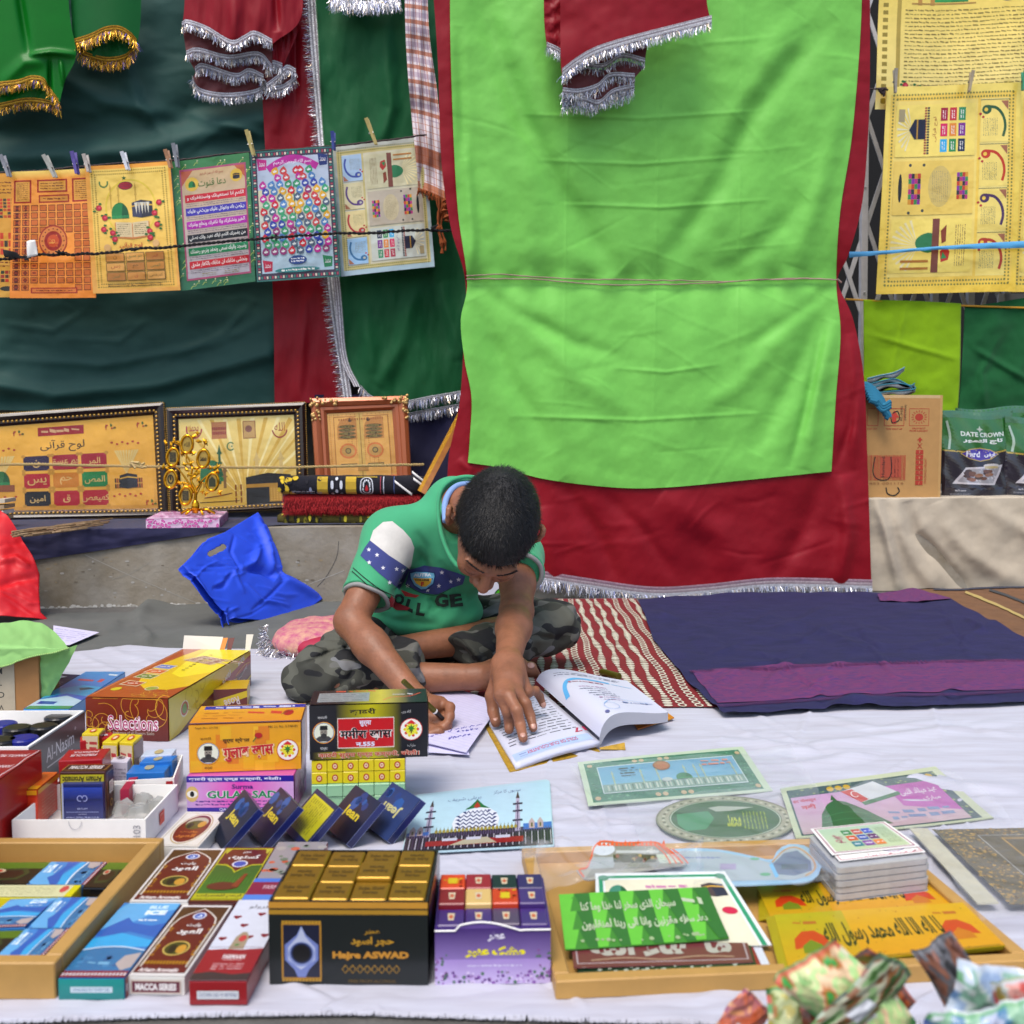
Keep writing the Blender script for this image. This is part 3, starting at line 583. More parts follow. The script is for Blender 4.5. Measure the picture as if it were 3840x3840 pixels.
o,P=sheet('sheet_cloth',[(-700,2470),(150,2455),(330,2440),(480,2418),(620,2430),(900,2434),(1200,2436),(4900,2440)],[(-200,3830),(600,3800),(1300,3790),(2000,3812),(2800,3830),(4050,3830)],[(-700,2470),(-200,3830)],[(4900,2440),(4050,3830)],420,260,grndp(.006),rsh,SHT,sht,smooth=False)
rs_=np.random.RandomState(5);E_=P[-1];V=[];Fc=[]
for i in range(3600):
 t=rs_.uniform(0,len(E_)-1.01);k=int(t);p=E_[k]*(1-t+k)+E_[k+1]*(t-k);L_=rs_.uniform(.0008,.0045);d=np.array([rs_.uniform(-.6,.6),-1,0]);d/=np.linalg.norm(d);q=p+d*L_;q[2]=.004;w_=np.array([.0005,0,0]);k=len(V)
 V+=[p-w_,p+w_,q+w_*.4,q-w_*.4];Fc.append([k,k+1,k+2,k+3])
mk('frayed_edge',V,Fc,SHT,sht,kind='stuff')
# red and cream woven mat (aligned with the world axes)
RX0,RX1,RY0,RY1=-.30,.372,1.875,3.18
rmt=empty('red_mat',(.05,2.4,.008),'red and cream woven mat with bead like stripes under the boy','mat')
REDM=mat('red_weave','74101a',.9,bump=.6,bscale=350,var=.2,vscale=25,bdist=.001)
nu,nv=60,90;u,v=np.meshgrid(np.linspace(RX0,RX1,nu),np.linspace(RY1,RY0,nv));hz=.009+.002*np.abs(wrk(u*1000,v*1000,300,97,3))
def mz(X,Y):return .009+.002*np.abs(wrk(X*1000,Y*1000,300,97,3))
mk('mat_weave',np.stack([u,v,hz],-1).reshape(-1,3),gridf(nu,nv),REDM,rmt,smooth=True)
V=[];Fc=[];C=[];nst=25;rs=random.Random(8)
for i in range(nst):
 X=RX0+(i+.5)*(RX1-RX0)/nst;kind=(i//2)%3;Y=RY0+.01;j=0
 while Y<RY1-.01:
  L_=.017 if kind!=2 else .024;wd=(.0068+.0026*sin(Y*38+i//2*1.7)) if kind!=2 else .0085
  xx=X+.003*sin(Y*19+i//2*2.1)+(.0015 if i%2 else-.0015);z=float(mz(np.array(xx),np.array(Y)))+.0012;n=8;k=len(V)
  if kind!=2:V+=[(xx+wd*cos(2*pi*q/n),Y+L_*.44*sin(2*pi*q/n),z) for q in range(n)];Fc.append([k+q for q in range(n)]);C+=[lin('c8c0ac' if rs.random()<.8 else 'a89c88')]*n
  else:
   V+=[(xx+wd*s*cos(2*pi*q/n),Y+L_*.5*s*sin(2*pi*q/n),z) for s in(1,.62) for q in range(n)];Fc+=[[k+q,k+(q+1)%n,k+n+(q+1)%n,k+n+q] for q in range(n)];C+=[lin('c8c0ac')]*2*n
  Y+=L_;j+=1
mk('bead_stripes',V,Fc,INKC,rmt,cols=C,kind='stuff')
# navy mat with purple stripe
nm_=empty('navy_mat',onz(3100,2500,.01),'faded navy woven mat with a purple stripe near its front edge','mat')
NVM=mat('navy_weave','100e3c',.95,bump=1.,bscale=260,var=.8,vscale=14,bdist=.002,varc='242055',aniso=(1,2.5,1))
rnv=lambda x,y:.0055*np.abs(wrk(x,y,330,99,4,1,3))+np.abs(creases(x,y,12,26,(2450,2260,3800,2640),260,9,.006))+.002*np.abs(np.sin(y*.06+.8*np.sin(x*.008)))+fold(x,y,[(3020,2340),(3150,2400),(3240,2440)],12,.006)+fold(x,y,[(3620,2320),(3700,2375)],8,.008)+fold(x,y,[(2680,2500),(2900,2495),(3000,2480)],7,.006)+fold(x,y,[(2450,2270),(2540,2370)],10,.004)+fold(x,y,[(3100,2665),(3200,2630),(3300,2640)],16,.012)
nl=[(2392,2248),(2450,2400),(2580,2560),(2712,2682)]
sheet('mat_weave',[(2392,2248),(2800,2225),(3300,2225),(3562,2250)],[(2712,2682),(3000,2668),(3240,2650),(3500,2652),(4050,2622)],nl,[(3562,2250),(3700,2320),(3840,2392),(4050,2500)][:3]+[(4050,2622)],200,90,grndp(.0135),rnv,NVM,nm_,smooth=False)
PUR=mat('purple_weave','2e2460',.95,bump=1.,bscale=300,var=1.,vscale=70,varc='7a2c58',bdist=.0015,aniso=(1,3,1))
sheet('woven_stripe',[(2592,2522),(2800,2508),(3200,2492),(3600,2482),(4000,2478)],[(2690,2642),(3000,2622),(3230,2604),(3600,2598),(4000,2578)],[(2592,2522),(2690,2642)],[(4000,2478),(4000,2578)],200,36,grndp(.0150),rnv,PUR,nm_,smooth=False)
M=MB();r_=random.Random(2)
for i in range(170):
 t=i/170;x=2592+t*1400+r_.uniform(-3,3);y=np.interp(x,[2592,2800,3200,3600,4000],[2522,2508,2492,2482,2478]);x2=2690+t*1300;y2=np.interp(x2,[2690,3000,3230,3600,4000],[2642,2622,2604,2598,2578])
 for(xx,yy,dd) in((x,y,-1),(x2,y2,1)):h=float(rnv(np.array(xx),np.array(yy)));M.tube([onz(xx,yy,.0165+h),onz(xx-8*dd*-1,yy+dd*9,.016+h)],.0008,4)
M.build('stitching',PUR,nm_,kind='stuff')
sheet('mat_corner',[(3290,2232),(3420,2208),(3562,2246)],[(3300,2256),(3400,2262),(3562,2250)],[(3290,2232),(3300,2256)],[(3562,2246),(3562,2250)],50,14,grndp(.019),lambda x,y:.004+.002*wrk(x,y,60,101,3),PUR,nm_,smooth=False)
bm_=empty('brown_mat',onz(3800,2280,.01),'light brown mat with yellow and black lines behind the navy mat','mat')
rbn=lambda x,y:.003*np.abs(wrk(x,y,120,103,3,1,2))
sheet('mat_weave',[(3420,2210),(3700,2205),(4050,2200)],[(3560,2262),(3840,2400),(4050,2500)],[(3420,2210),(3560,2262)],[(4050,2200),(4050,2500)],80,50,grndp(.007),rbn,mat('brown_weave','6e4c30',.95,bump=.6,bscale=300,var=.25,vscale=20),bm_,smooth=False)
a=Art(1,1);a.z=.002
a.line([(3620,2222),(3700,2255),(3780,2290),(3880,2340)],9,'a8904a',24);a.line([(3710,2215),(3800,2245),(3900,2290)],9,'22201e',20);a.line([(3500,2212),(3600,2213),(3720,2206),(3900,2203)],6,'1a1a30',20)
a.build(lambda u,v,z:onz(u,v,.0075)+np.stack([0*z,0*z,z+rbn(u,v)],-1),bm_,INKC,name='woven_lines')
# == POSTERS
GOLD=mat('gold_foil','c89a3c',.34,metal=.6,bump=.25,bscale=9,bdist=.02,var=.15,vscale=7)
def pquad(c,off):return quad(*[onw(x,y,off) for x,y in(c[0],c[1],c[2],c[3])])
def poster(label,c,off,base,fn,m=INKF,wave=.004,seed=0,k=1.3,edge=None):
 f0=pquad(c,off);f=warped(f0,lambda u,v:wave*np.sin(k*pi*u+seed)+wave*.7*v*np.sin(2.1*u+seed*2)+wave*.25*np.sin(7*v+seed))
 o=card('poster',f,base if not isinstance(base,str) else mat('poster_'+base,base,.3,metal=.25 if m is INKF else 0,coat=.12,bump=.5 if m is INKF else 0,bscale=5,bdist=.035,var=.12,vscale=7),None,28,28,label=label,cat='poster',group='posters pegged on the lines')
 a=Art(f0.w,f0.h,dz=.00003);fn(a);a.build(f,o,m);return o
def domes(a,u,v,s,c='1f7a3a',c2='0d5226'):
 k=s*a.w/a.h;P=[(u-s,v)]+[(u-s*cos(t)*(1+.06*sin(2*t)),v-.45*k-1.45*k*sin(t)) for t in np.linspace(0,pi,14)]+[(u+s,v)]
 a.poly(P,c);a.poly([(u+s*.1,v)]+[(u+s*(.1+.8*(1-(t/1.5)**2))if 0 else u+s*cos(t)*.98,v-.45*k-1.4*k*sin(t)) for t in np.linspace(1.2,0,7)]+[(u+s*.98,v)],c2)
 for q in(.1,.35,.6):a.rect(u-s,v-q*k*.5-.012*k*4,u+s,v-q*k*.5,'39a05a')
def kaaba(a,u,v,s,c='1c1c22'):
 k=s*a.w/a.h;a.poly([(u-s,v-1.5*k),(u-.1*s,v-1.75*k),(u-.1*s,v),(u-s,v-.15*k)],c);a.poly([(u-.1*s,v-1.75*k),(u+s,v-1.55*k),(u+s,v-.15*k),(u-.1*s,v)],'2c2c34')
 a.poly([(u-s,v-1.2*k),(u-.1*s,v-1.4*k),(u-.1*s,v-1.25*k),(u-s,v-1.07*k)],'c8962c');a.poly([(u-.1*s,v-1.4*k),(u+s,v-1.25*k),(u+s,v-1.12*k),(u-.1*s,v-1.25*k)],'d8a83c')
def roses(a,pts,r,seed=0):
 q=random.Random(seed)
 for(u,v) in pts:
  for j in range(4):a.ell(u+q.uniform(-1.6,1.6)*r,v+q.uniform(-1.6,1.6)*r*a.w/a.h,r*.6,r*.4*a.w/a.h,'2c6a2c',6)
  a.ell(u,v,r,r*a.w/a.h,'b81c2c',10);a.ell(u+r*.15,v-r*.1,r*.5,r*.4*a.w/a.h,'d8485a',8)
def minaret(a,u,v,s,h,c='c89040'):
 a.rect(u-s/2,v-h*.8,u+s/2,v,c);a.rect(u-s,v-h*.55,u+s,v-h*.5,c);a.rect(u-s,v-h*.8,u+s,v-h*.75,c);a.poly([(u-s*.7,v-h*.8),(u,v-h),(u+s*.7,v-h*.8)],c)
def dotborder(a,m,c,n=40,w_=.012,two=False):
 nv=int(n*a.h/a.w)
 for(mm) in((m,m+w_*1.8) if two else(m,)):
  mv=mm*a.w/a.h;wv=w_*a.w/a.h
  a.grid(mm,mv,1-mm,mv+wv,n,1,.55,.8,[c]);a.grid(mm,1-mv-wv,1-mm,1-mv,n,1,.55,.8,[c]);a.grid(mm,mv,mm+w_,1-mv,1,nv,.8,.55,[c]);a.grid(1-mm-w_,mv,1-mm,1-mv,1,nv,.8,.55,[c])
def p_orange(a):
 a.rect(0,0,1,.06,'f8d468',c2='f0a03a');a.rect(0,.06,1,1,'f49a3a',1,6,c2='f08a2c')
 for(u0,u1) in((.03,.24),(.31,.68),(.74,.98)):
  v1=.25 if u0!=.31 else .17
  a.rect(u0,.07,u1,v1,'a01c10');a.rect(u0+.02,.082,u1-.02,v1-.012,'dc9a3a');a.fine(u0+.04,.09,u1-.04,v1-.02,9 if u0!=.31 else 3,'6a2408',3)
 a.rect(.33,.19,.7,.25,'a01c10');a.rect(.345,.2,.685,.24,'d88c30');a.fine(.38,.205,.65,.235,1,'6a2408',4)
 V0,V1,n=.262,.945,12
 for j in range(n):
  for i in range(9):
   u=.07+i*.104;v=V0+(V1-V0)*(j+.5)/n
   if 4<=j<=7 and 2.6<i<6.3:continue
   if j==11 and 1<i<6.5:continue
   a.rect(u-.042,v-.024,u+.042,v+.024,'5a1c06');a.z-=a.dz;a.z+=.00001;a.rect(u-.036,v-.019,u+.036,v+.019,'c8641c');a.z-=a.dz;a.rect(u-.02,v-.008,u+.018,v+.006,'8a2c0a');a.z-=a.dz;a.z-=.00001
 a.z+=.00006
 a.ell(.5,.55,.17,.125,'a02c10',32);a.ell(.5,.55,.155,.113,'d87c34',32);a.ell(.5,.55,.105,.078,'9a1c08',24);a.ell(.5,.55,.07,.05,'c84810',20);a.text('محمد',.5,.55,.045,'e8a040',fit=.1)
 for k in range(16):a.ell(.5+.13*cos(k*.3927),.55+.095*sin(k*.3927),.008,.006,'5a1c08',6,up=False)
 a.z+=.00004;a.rect(.24,.918,.78,.962,'a01c10');a.rect(.255,.926,.765,.955,'d8742c');a.fine(.3,.93,.72,.952,1,'7a1c08',4)
def p_partial(a):
 a.rect(0,0,1,1,'d8942c',c2='d8a03c',m=4)
 for v0,v1,cs in((.2,.28,['c8401c','4a3a20']),(.28,.36,['a82c14','d8a02c','3a3a28','c05014']),(.47,.66,['c8401c','3a3020','c83a14','d8942c']),(.78,.88,['c8301c','e0b030','2c3a28','a02814','4a2a18'])):
  a.grid(.55,v0,.98,v1,6,3,.85,.8,cs)
 a.fine(.55,.06,.98,.17,4,'6a2408',5);a.fine(.55,.67,.98,.76,3,'7a3408',6);a.ell(.8,.93,.12,.02,'2a2a20')
def p_mosque(a):
 a.rect(0,0,1,1,'f0a23a',1,5,c2='e8a850');a.rect(.05,.03,.97,.97,'f0cc60',1,5,c2='ecb44c')
 dotborder(a,.06,'9a7a2c',34,.02,True)
 a.ring(.5,.34,.3,.225,.02,'e0c040',36,120,420);a.ring(.2,.135,.055,.04,.018,'5a7a3c',20,-20,200);a.star(.44,.105,.03,'2c5a2c')
 a.ell(.45,.165,.085,.032,'1a1a2c');a.ell(.45,.165,.078,.028,'a01828');a.fine(.39,.15,.51,.18,2,'3a1a4a',7)
 for u in(.27,.36,.56):minaret(a,u,.34,.014,.2,'c8a040')
 domes(a,.37,.42,.1);kaaba(a,.63,.42,.12,'3a3c50')
 for q in range(5):a.poly([(.54+q*.035,.3),(.575+q*.035,.3),(.56+q*.035,.39)],['d8d0b8','b8b0a0'][q%2])
 a.poly([(.3,.45),(.5,.462),(.5,.585),(.3,.57)],'c87a3c');a.poly([(.5,.462),(.7,.45),(.7,.57),(.5,.585)],'c87a3c');a.poly([(.31,.445),(.495,.455),(.495,.57),(.31,.56)],'d8c090');a.poly([(.505,.455),(.69,.445),(.69,.56),(.505,.57)],'d8c090')
 a.fine(.33,.46,.475,.55,6,'6a5a3a',9);a.fine(.525,.46,.67,.55,6,'6a5a3a',10)
 roses(a,[(.13,.33),(.19,.41),(.17,.5),(.27,.53),(.29,.58),(.83,.31),(.77,.39),(.79,.48),(.7,.53),(.7,.58)],.034,3)
 a.ell(.2,.645,.04,.028,'d8a868');a.ell(.76,.625,.04,.028,'d8a868');a.text('لوح قرآنی',.47,.635,.05,'b84a2c',fit=.26,bold=.02)
 T=['ن','حم عسق','المر','يس','حم','المص','امين','ق','كهيعص']
 for j in range(3):
  for i in range(3):
   u0,v0=.17+i*.23,.69+j*.075;a.rect(u0,v0,u0+.215,v0+.068,'7a5a2c');a.rect(u0+.008,v0+.005,u0+.207,v0+.063,['c8863a','dca050','b87838'][(i+j)%3]);a.text(T[j*3+i],u0+.107,v0+.034,.03,['6a4a1c','a03c20','4a6a40'][(i*2+j)%3])
 a.fine(.18,.93,.8,.955,2,'4a3a20',11,.8)
def p_green(a):
 a.rect(0,0,1,1,'3a7a44',4,5,c2='2c6a48')
 q=random.Random(4)
 for k in range(34):
  u,v=(q.uniform(.01,.09) if k%2 else q.uniform(.92,.99),q.uniform(.05,.95)) if k<22 else(q.uniform(.1,.9),q.choice([.03,.05,.955,.975]))
  a.line([(u-.03,v+.02),(u,v),(u+.03,v+.002)],.006,'b8c860',6);a.star(u+.02,v-.015,.013,'e8e0b0',up=False)
 a.rect(.09,.07,.95,.93,'a84a6a');a.rect(.11,.085,.93,.915,'c8a878',4,6,c2='b0a8b0')
 a.poly([(.11,.085),(.26,.085),(.11,.2)],'b85a3c');a.poly([(.93,.085),(.8,.085),(.93,.18)],'b85a3c')
 a.ell(.24,.19,.09,.055,'d8b040',14);domes(a,.24,.215,.045);a.ell(.82,.16,.08,.05,'d8b040',14);kaaba(a,.82,.19,.045)
 a.text('دعا قنوت',.5,.195,.07,'4a6a2c',fit=.36,bold=.01);a.text('بسم الله الرحمن الرحيم',.5,.12,.03,'a83a2c',fit=.3)
 for i,(c,t) in enumerate((('c01c2c','اللهم انا نستعينك ونستغفرك و'),('3a2c98','نؤمن بك ونتوكل عليك ونثني عليك'),('a81c9a','الخير ونشكرك ولا نكفرك ونخلع ونترك'),('14141c','من يفجرك اللهم اياك نعبد ولك نصلي'),('1a7a4a','ونسجد واليك نسعى ونحفد ونرجو رحمتك'),('c01c2c','ونخشى عذابك ان عذابك بالكفار ملحق'))):
  v=.275+i*.103;a.rect(.14,v-.005,.93,v+.055,c);a.text(t,.535,v+.025,.042,'e8e4dc',fit=.74,bold=.012);a.fine(.15,v+.06,.92,v+.09,2,'6a5a6a',12+i)
 a.fine(.3,.88,.5,.91,2,'8a7a3a',20);a.fine(.6,.88,.8,.91,2,'8a7a3a',21)
def p_tree(a):
 a.rect(0,0,1,1,'2c6a60');a.rect(.012,.01,.988,.99,'3a2c40');a.grid(.015,.012,.985,.045,30,1,.6,.6,['d8c8b0','2c7a6a','a83a4a']);a.grid(.015,.955,.985,.988,30,1,.6,.6,['d8c8b0','2c7a6a','a83a4a']);a.grid(.015,.045,.06,.955,1,44,.6,.6,['d8c8b0','2c7a6a','a83a4a']);a.grid(.94,.045,.985,.955,1,44,.6,.6,['d8c8b0','2c7a6a','a83a4a'])
 a.rect(.07,.055,.93,.94,'b0b8c8',2,6,c2='a8c0cc');a.rect(.07,.3,.93,.62,'d0c8a0',c2='b8c0b8',m=3)
 for(u,v,c) in((.13,.1,'b81c78'),(.87,.09,'1c2c6a'),(.14,.88,'b01c3c'),(.86,.87,'1c7a4a')):a.poly([(u-.06,v-.045),(u+.06,v-.03),(u+.05,v+.045),(u-.045,v+.05)],c);a.text('محمد',u,v,.035,'e0d8d8',fit=.07)
 P=[(.2+.6*t,.145-.075*sin(pi*t)) for t in np.linspace(0,1,14)];a.line(P,.085,'b01c8a');a.text('بسم الله الرحمن الرحيم',.5,.1,.04,'e8d8e8',fit=.46,bold=.01)
 a.line([(.5,.25),(.5,.6),(.5,.8)],.014,'2c6a4a',4)
 cs=['2c8a5a','c01c2c','2c3c98','b81c8a','4a5a70','d8a01c','c03c3c','3a9a6a','8a2c6a','4a7ab0'];q=random.Random(7);k=0
 for j in range(13):
  v=.165+j*.051;n=8 if j>1 else 5
  for i in range(n):
   u=.5+(i-(n-1)/2)*.103+(.02 if j%2 else-.012)
   if abs(u-.5)<.025:u+=.05
   if not .09<u<.92 or(j==0 and n==5 and False):continue
   c=cs[q.randrange(10)];r=.05;th=q.uniform(-.5,.5)
   a.poly([(u+r*(1.1 if t==0 else .9)*cos(t*.785+th-1.57),v+r*a.w/a.h*(1.25 if t==0 else .9)*sin(t*.785+th-1.57)) for t in range(8)],c)
   a.raw([(u-r*.5,v-.004),(u+r*.5,v-.008),(u+r*.4,v+.004),(u-r*.3,v+.008)],[[0,1,2,3]],'d8dcd8',False);a.raw([(u-.006,v-.014),(u+.006,v-.014),(u+.004,v+.012)],[[0,1,2]],'d8dcd8',False)
 a.z+=.00004;a.ell(.5,.85,.11,.035,'1c3c7a',16);a.fine(.42,.83,.58,.87,2,'e0e0e8',8,.8);a.ell(.49,.925,.27,.02,'2c7a7a',20);a.fine(.3,.915,.7,.935,1,'e8e8e0',5,.9)
def p_qul(a,flip=False,gold=False):
 if flip:a.T=lambda P:np.stack([1-P[:,0],1-P[:,1]],-1)
 A,B,Cc=('f4cc48','f8dc6c','f0cc50') if gold else('b8b8a8','d8c47a','a8c0c8')
 a.rect(0,0,1,1,A,3,5,c2=B if gold else Cc);a.rect(.035,.05,.965,.96,'c8b878' if not gold else 'f4cc54');dotborder(a,.05,'7a7a3a',40,.015,True)
 a.rect(.09,.08,.3,.93,'f8e080' if gold else 'c8c8b8');a.rect(.32,.08,.93,.93,'f6d870' if gold else 'd0c8a8')
 cc=['3a4a9a','5a3a78','b82c30','2c6a9a'] if not gold else['b83a20','4a2c58','c8381c','2c5a34']
 for i in range(4):
  v0=.085+i*.212;a.rect(.09,v0,.3,v0+.2,['a8c0d8','d8cca0','e0cc90','9ac0e0'][i] if not gold else 'f8dc74');c=cc[i]
  a.line([(.13,v0+.025),(.115,v0+.07),(.13,v0+.12),(.18,v0+.16),(.25,v0+.17)],.02,c,16);a.ell(.255,v0+.155,.035,.022,c,14);a.ell(.26,v0+.155,.014,.009,A);a.ell(.28,v0+.12,.01,.006,'b82c30',up=False);a.ell(.3,v0+.135,.01,.006,'b82c30')
  a.fine(.17,v0+.03,.28,v0+.115,9,'8a8460',30+i,.5,vert=True);a.poly([(.095,v0+.15),(.095,v0+.195),(.15,v0+.195)],'a86a4a');a.rect(.09,v0+.2,.3,v0+.204,'8a8050')
 # dome panel, text panel, kaaba panel (turned on their side)
 a.rect(.34,.1,.92,.36,'f8dc6c' if gold else 'd0c8a0');q=random.Random(5)
 for k in range(12):th=-1.2+k*.22;a.poly([(.72,.23),(.72+.2*cos(th)*1,.23+.13*sin(th)),(.72+.2*cos(th+.09),.23+.13*sin(th+.09))],'f0e0a8')
 a.rect(.57,.1,.62,.36,'7a4030');a.poly([(.62,.2)]+[(.62+.12*sin(t),.245-.05*cos(t)) for t in np.linspace(.2,2.9,12)]+[(.62,.29)],'2c7a4a');a.poly([(.5,.16),(.55,.15),(.56,.2),(.52,.23),(.49,.2)],'b82c20');a.poly([(.51,.17),(.55,.165),(.54,.2)],'2c8a4a');a.poly([(.52,.25),(.55,.24),(.56,.3),(.52,.33)],'8a3c20');a.fine(.38,.13,.46,.33,5,'8a6a48',40,.5,vert=True)
 for v in(.115,.15):a.rect(.64,v,.84,v+.012,'b8762c')
 a.rect(.34,.38,.92,.64,'f0cc60' if gold else 'bcae98');cs=['b82c78','2c2c3a','d8942c','c83c28','3a8a4a','8a2c98']
 a.grid(.38,.45,.46,.58,4,6,.98,.98,cs);a.grid(.72,.43,.81,.58,4,6,.98,.98,cs[::-1]);a.ell(.58,.515,.085,.1,'c8b890' if not gold else 'd8bc68',24);a.fine(.52,.44,.64,.59,9,'9a8a68',41,.4,vert=True);a.ell(.87,.51,.014,.07,'1c1c1c',16)
 for(u,v) in((.7,.4),(.8,.39),(.7,.62),(.8,.62)):a.ell(u,v,.011,.008,'4a4a40',8,up=False)
 a.z+=.00002;a.rect(.34,.66,.92,.91,'f8dc6c' if gold else 'c8ccc0');cs=['1c7ac8' if 0 else '2ca8d8','2c8a4a','1c2c48','d81c5a','e88a2c','7a1c8a','a81c3c','c82c38','2c8a5a']
 for j in range(3):
  for i in range(3):a.rect(.41+i*.065,.68+j*.075,.46+i*.065,.742+j*.075,cs[(2-i)+j*3]);a.fine(.42+i*.065,.69+j*.075,.45+i*.065,.73+j*.075,2,'f0e8e0',50+i,.6,vert=True)
 a.text('لوح قرآنی',.63,.79,.035,'6a4a8a' if not gold else 'a8522c',fit=.12,rot=90)
 for k in range(9):th=-1.2+k*.3;a.poly([(.8,.79),(.8+.11*cos(th),.79+.11*sin(th)),(.8+.11*cos(th+.1),.79+.11*sin(th+.1))],'f0e4b8')
 a.grid(.67,.67,.71,.9,2,18,.8,.6,['2c2c3a','a84a38']);a.poly([(.7,.745),(.78,.745),(.82,.79),(.78,.84),(.7,.84)],'1c1c34');a.rect(.755,.745,.765,.84,'b88a2c');a.rect(.855,.83,.9,.89,'a89870')
def p_ya(a):
 a.rect(0,0,1,1,'f8d454',4,5,c2='fce48c');dotborder(a,.02,'9a842c',30,.03,False);a.rect(.09,.0,.11,.97,'b89c40')
 domes(a,.34,.28,.085,'3a9a3a','2c7a2c');minaret(a,.2,.3,.02,.22,'c89040');minaret(a,.26,.3,.02,.2,'c89040');a.rect(.16,.285,.46,.295,'b88a40')
 a.text('يس',.66,.23,.12,'4a4a78',fit=.2);a.fine(.13,.32,.99,.9,22,'8a7434',60,.42)
 a.text('مكة',.97,.26,.04,'a84a20')
 roses(a,[(.14,.84),(.2,.86)],.014,4)
pk=dict
POS=[poster('partial orange gold poster at the left edge with rows of red and black blocks',[(-150,655),(54,648),(-150,1118),(70,1113)],-.33,'d8942c',p_partial,seed=1),
poster('orange foil poster with a grid of small squares round a red medallion',[(46,646),(345,630),(37,1118),(360,1116)],-.325,'e08a2c',p_orange,seed=2),
poster('gold foil poster with green dome, black shrine and open book framed by roses',[(318,624),(638,605),(349,1101),(678,1089)],-.315,'c8aa5a',p_mosque,seed=3),
poster('green bordered poster with red, violet and black bands of calligraphy',[(642,606),(934,573),(678,1091),(958,1056)],-.325,'3a7a44',p_green,seed=4),
poster('poster of a tree with many coloured leaves each bearing a name',[(938,569),(1247,549),(963,1057),(1277,1037)],-.315,'2c6a60',p_tree,seed=5),
poster('pale foil poster with four curved letters and a dome printed sideways, beside the scarf',[(1246,548),(1592,509),(1279,1037),(1630,1000)],-.37,'b8b8a8',lambda a:p_qul(a),seed=6),
poster('gold poster densely filled with lines of script, top one on the right',[(3298,-150),(4100,-170),(3278,412),(4080,395)],-.30,'d8b84c',p_ya,seed=2,wave=.012,k=2.6),
poster('gold foil poster with four curved letters and a dome printed upside down over the gate',[(3330,323),(3826,311),(3286,1103),(3806,1093)],-.27,'d8b84a',lambda a:p_qul(a,True,True),seed=4,wave=.008),
poster('gold foil poster cut off by the right edge of the picture',[(3829,335),(4300,330),(3790,1094),(4280,1085)],-.28,'d8b84a',lambda a:p_qul(a,True,True),seed=5,wave=.008)]
# clothes pegs
def peg(x,y,x2,y2,c,label,off=-.3,c2=None):
 p,q=onw(x,y,off),onw(x2,y2,off);d=q-p;L=np.linalg.norm(d);d=d/L;s=np.cross(d,WN);key='peg_'+c;m=mat(key,c,.5,var=.2,vscale=60)
 e=empty('clothes_peg',p,label,'clothes peg','clothes pegs holding the posters')
 for sg,dx in((1,0),(-1,.006)):
  M=MB();b0=p+WN*(.004*sg+.006)+s*dx*sg*.7;w0,w1=.0058,.0045
  pts=[(0,w0,.004*sg),(.35*L,w0*.9,.001*sg),(.6*L,w1,0),(L,w1*.85,0)]
  R=[(b0+d*t+WN*z,w_) for t,w_,z in pts];V=[]
  for c0,w_ in R:
   for a_,b_ in((-1,0),(1,0),(1,1),(-1,1)):V.append(c0+s*w_*a_+WN*.0045*b_*sg)
  Fc=[[0,1,2,3],[15,14,13,12]]+[[i*4+k,i*4+(k+1)%4,i*4+4+(k+1)%4,i*4+4+k] for i in range(3) for k in range(4)]
  M.add(V,Fc).build('peg_arm',m,e)
 c0=p+d*L*.55+WN*.006;MB().tube([c0-s*.007,c0+s*.007],.0035,8).build('spring',mat('steel','8a8a8c',.35,metal=.9),e)
for a_ in((8,585,36,665,'8a8c94','grey plastic peg at the left edge of the picture'),(168,585,208,668,'a8a8a0','pale grey plastic peg on the orange grid poster'),(274,572,290,655,'5a4c98','violet plastic peg between the orange and gold posters'),(318,582,334,648,'b8b0a8','white peg with dark marks beside the violet peg'),(460,573,480,640,'d0d4dc','white and blue peg on top of the gold rose poster'),
(622,565,640,632,'a87a58','brown wooden peg beside a grey peg'),(652,542,666,630,'7c8088','grey peg beside the brown wooden peg'),(925,492,950,585,'b0a060','tall straw coloured peg at the left of the leaf tree poster'),(1246,497,1250,565,'2c3c88','dark blue peg between the leaf tree and pale foil posters'),(1372,448,1408,545,'b0a060','straw coloured peg above the pale foil poster'),
(3352,262,3352,350,'9a9488','grey brown peg at the left corner of the upside down poster'),(3640,270,3628,345,'a89a80','tan peg in the middle of the upside down poster'),(3834,270,3830,340,'3a9a78','green peg at the right edge of the picture')):
 peg(*a_,off=-.29 if a_[0]<2000 else-.245)
# ropes and cords
def rope(name,pts,off,r,m,label,cat,n=240,j=1.2,tw=0,seed=0,parent=None,pz=None):
 P=resam(pts,n);rs=np.random.RandomState(seed);y=P[:,1]+j*np.convolve(rs.randn(n+14),np.ones(15)/4,'valid');W=onw(P[:,0],y,off);M=MB()
 if tw:
  for ph in(0,2*pi/tw,4*pi/tw)[:tw]:M.tube([W[i]+r*.62*np.array([0,cos(i*1.3+ph),sin(i*1.3+ph)]) for i in range(n)],r*.62,5)
 else:M.tube([W[i] for i in range(n)],[r*(1+.3*rs.randn()*.5) for i in range(n)],6)
 return M.build(name,m,parent,label=label,cat=cat),M
BLK=mat('black_rag','141416',.85,bump=.8,bscale=300)
rope('twisted_rag_line',[(-100,985),(160,960),(400,945),(700,920),(1000,893),(1300,875),(1600,860),(1700,858)],-.265,.0045,BLK,'black twisted rag line stretched across the left posters','rope',j=2.6,tw=2,seed=3)
M=MB();rs=random.Random(1)
for(x,y) in((100,968),(230,948),(500,935),(1035,888),(1620,855)):
 for k in range(5):M.tube([onw(x+rs.uniform(-8,8),y+rs.uniform(-6,6),-.262),onw(x+rs.uniform(-25,25),y+rs.uniform(-12,16),-.256)],[.004,.002],5)
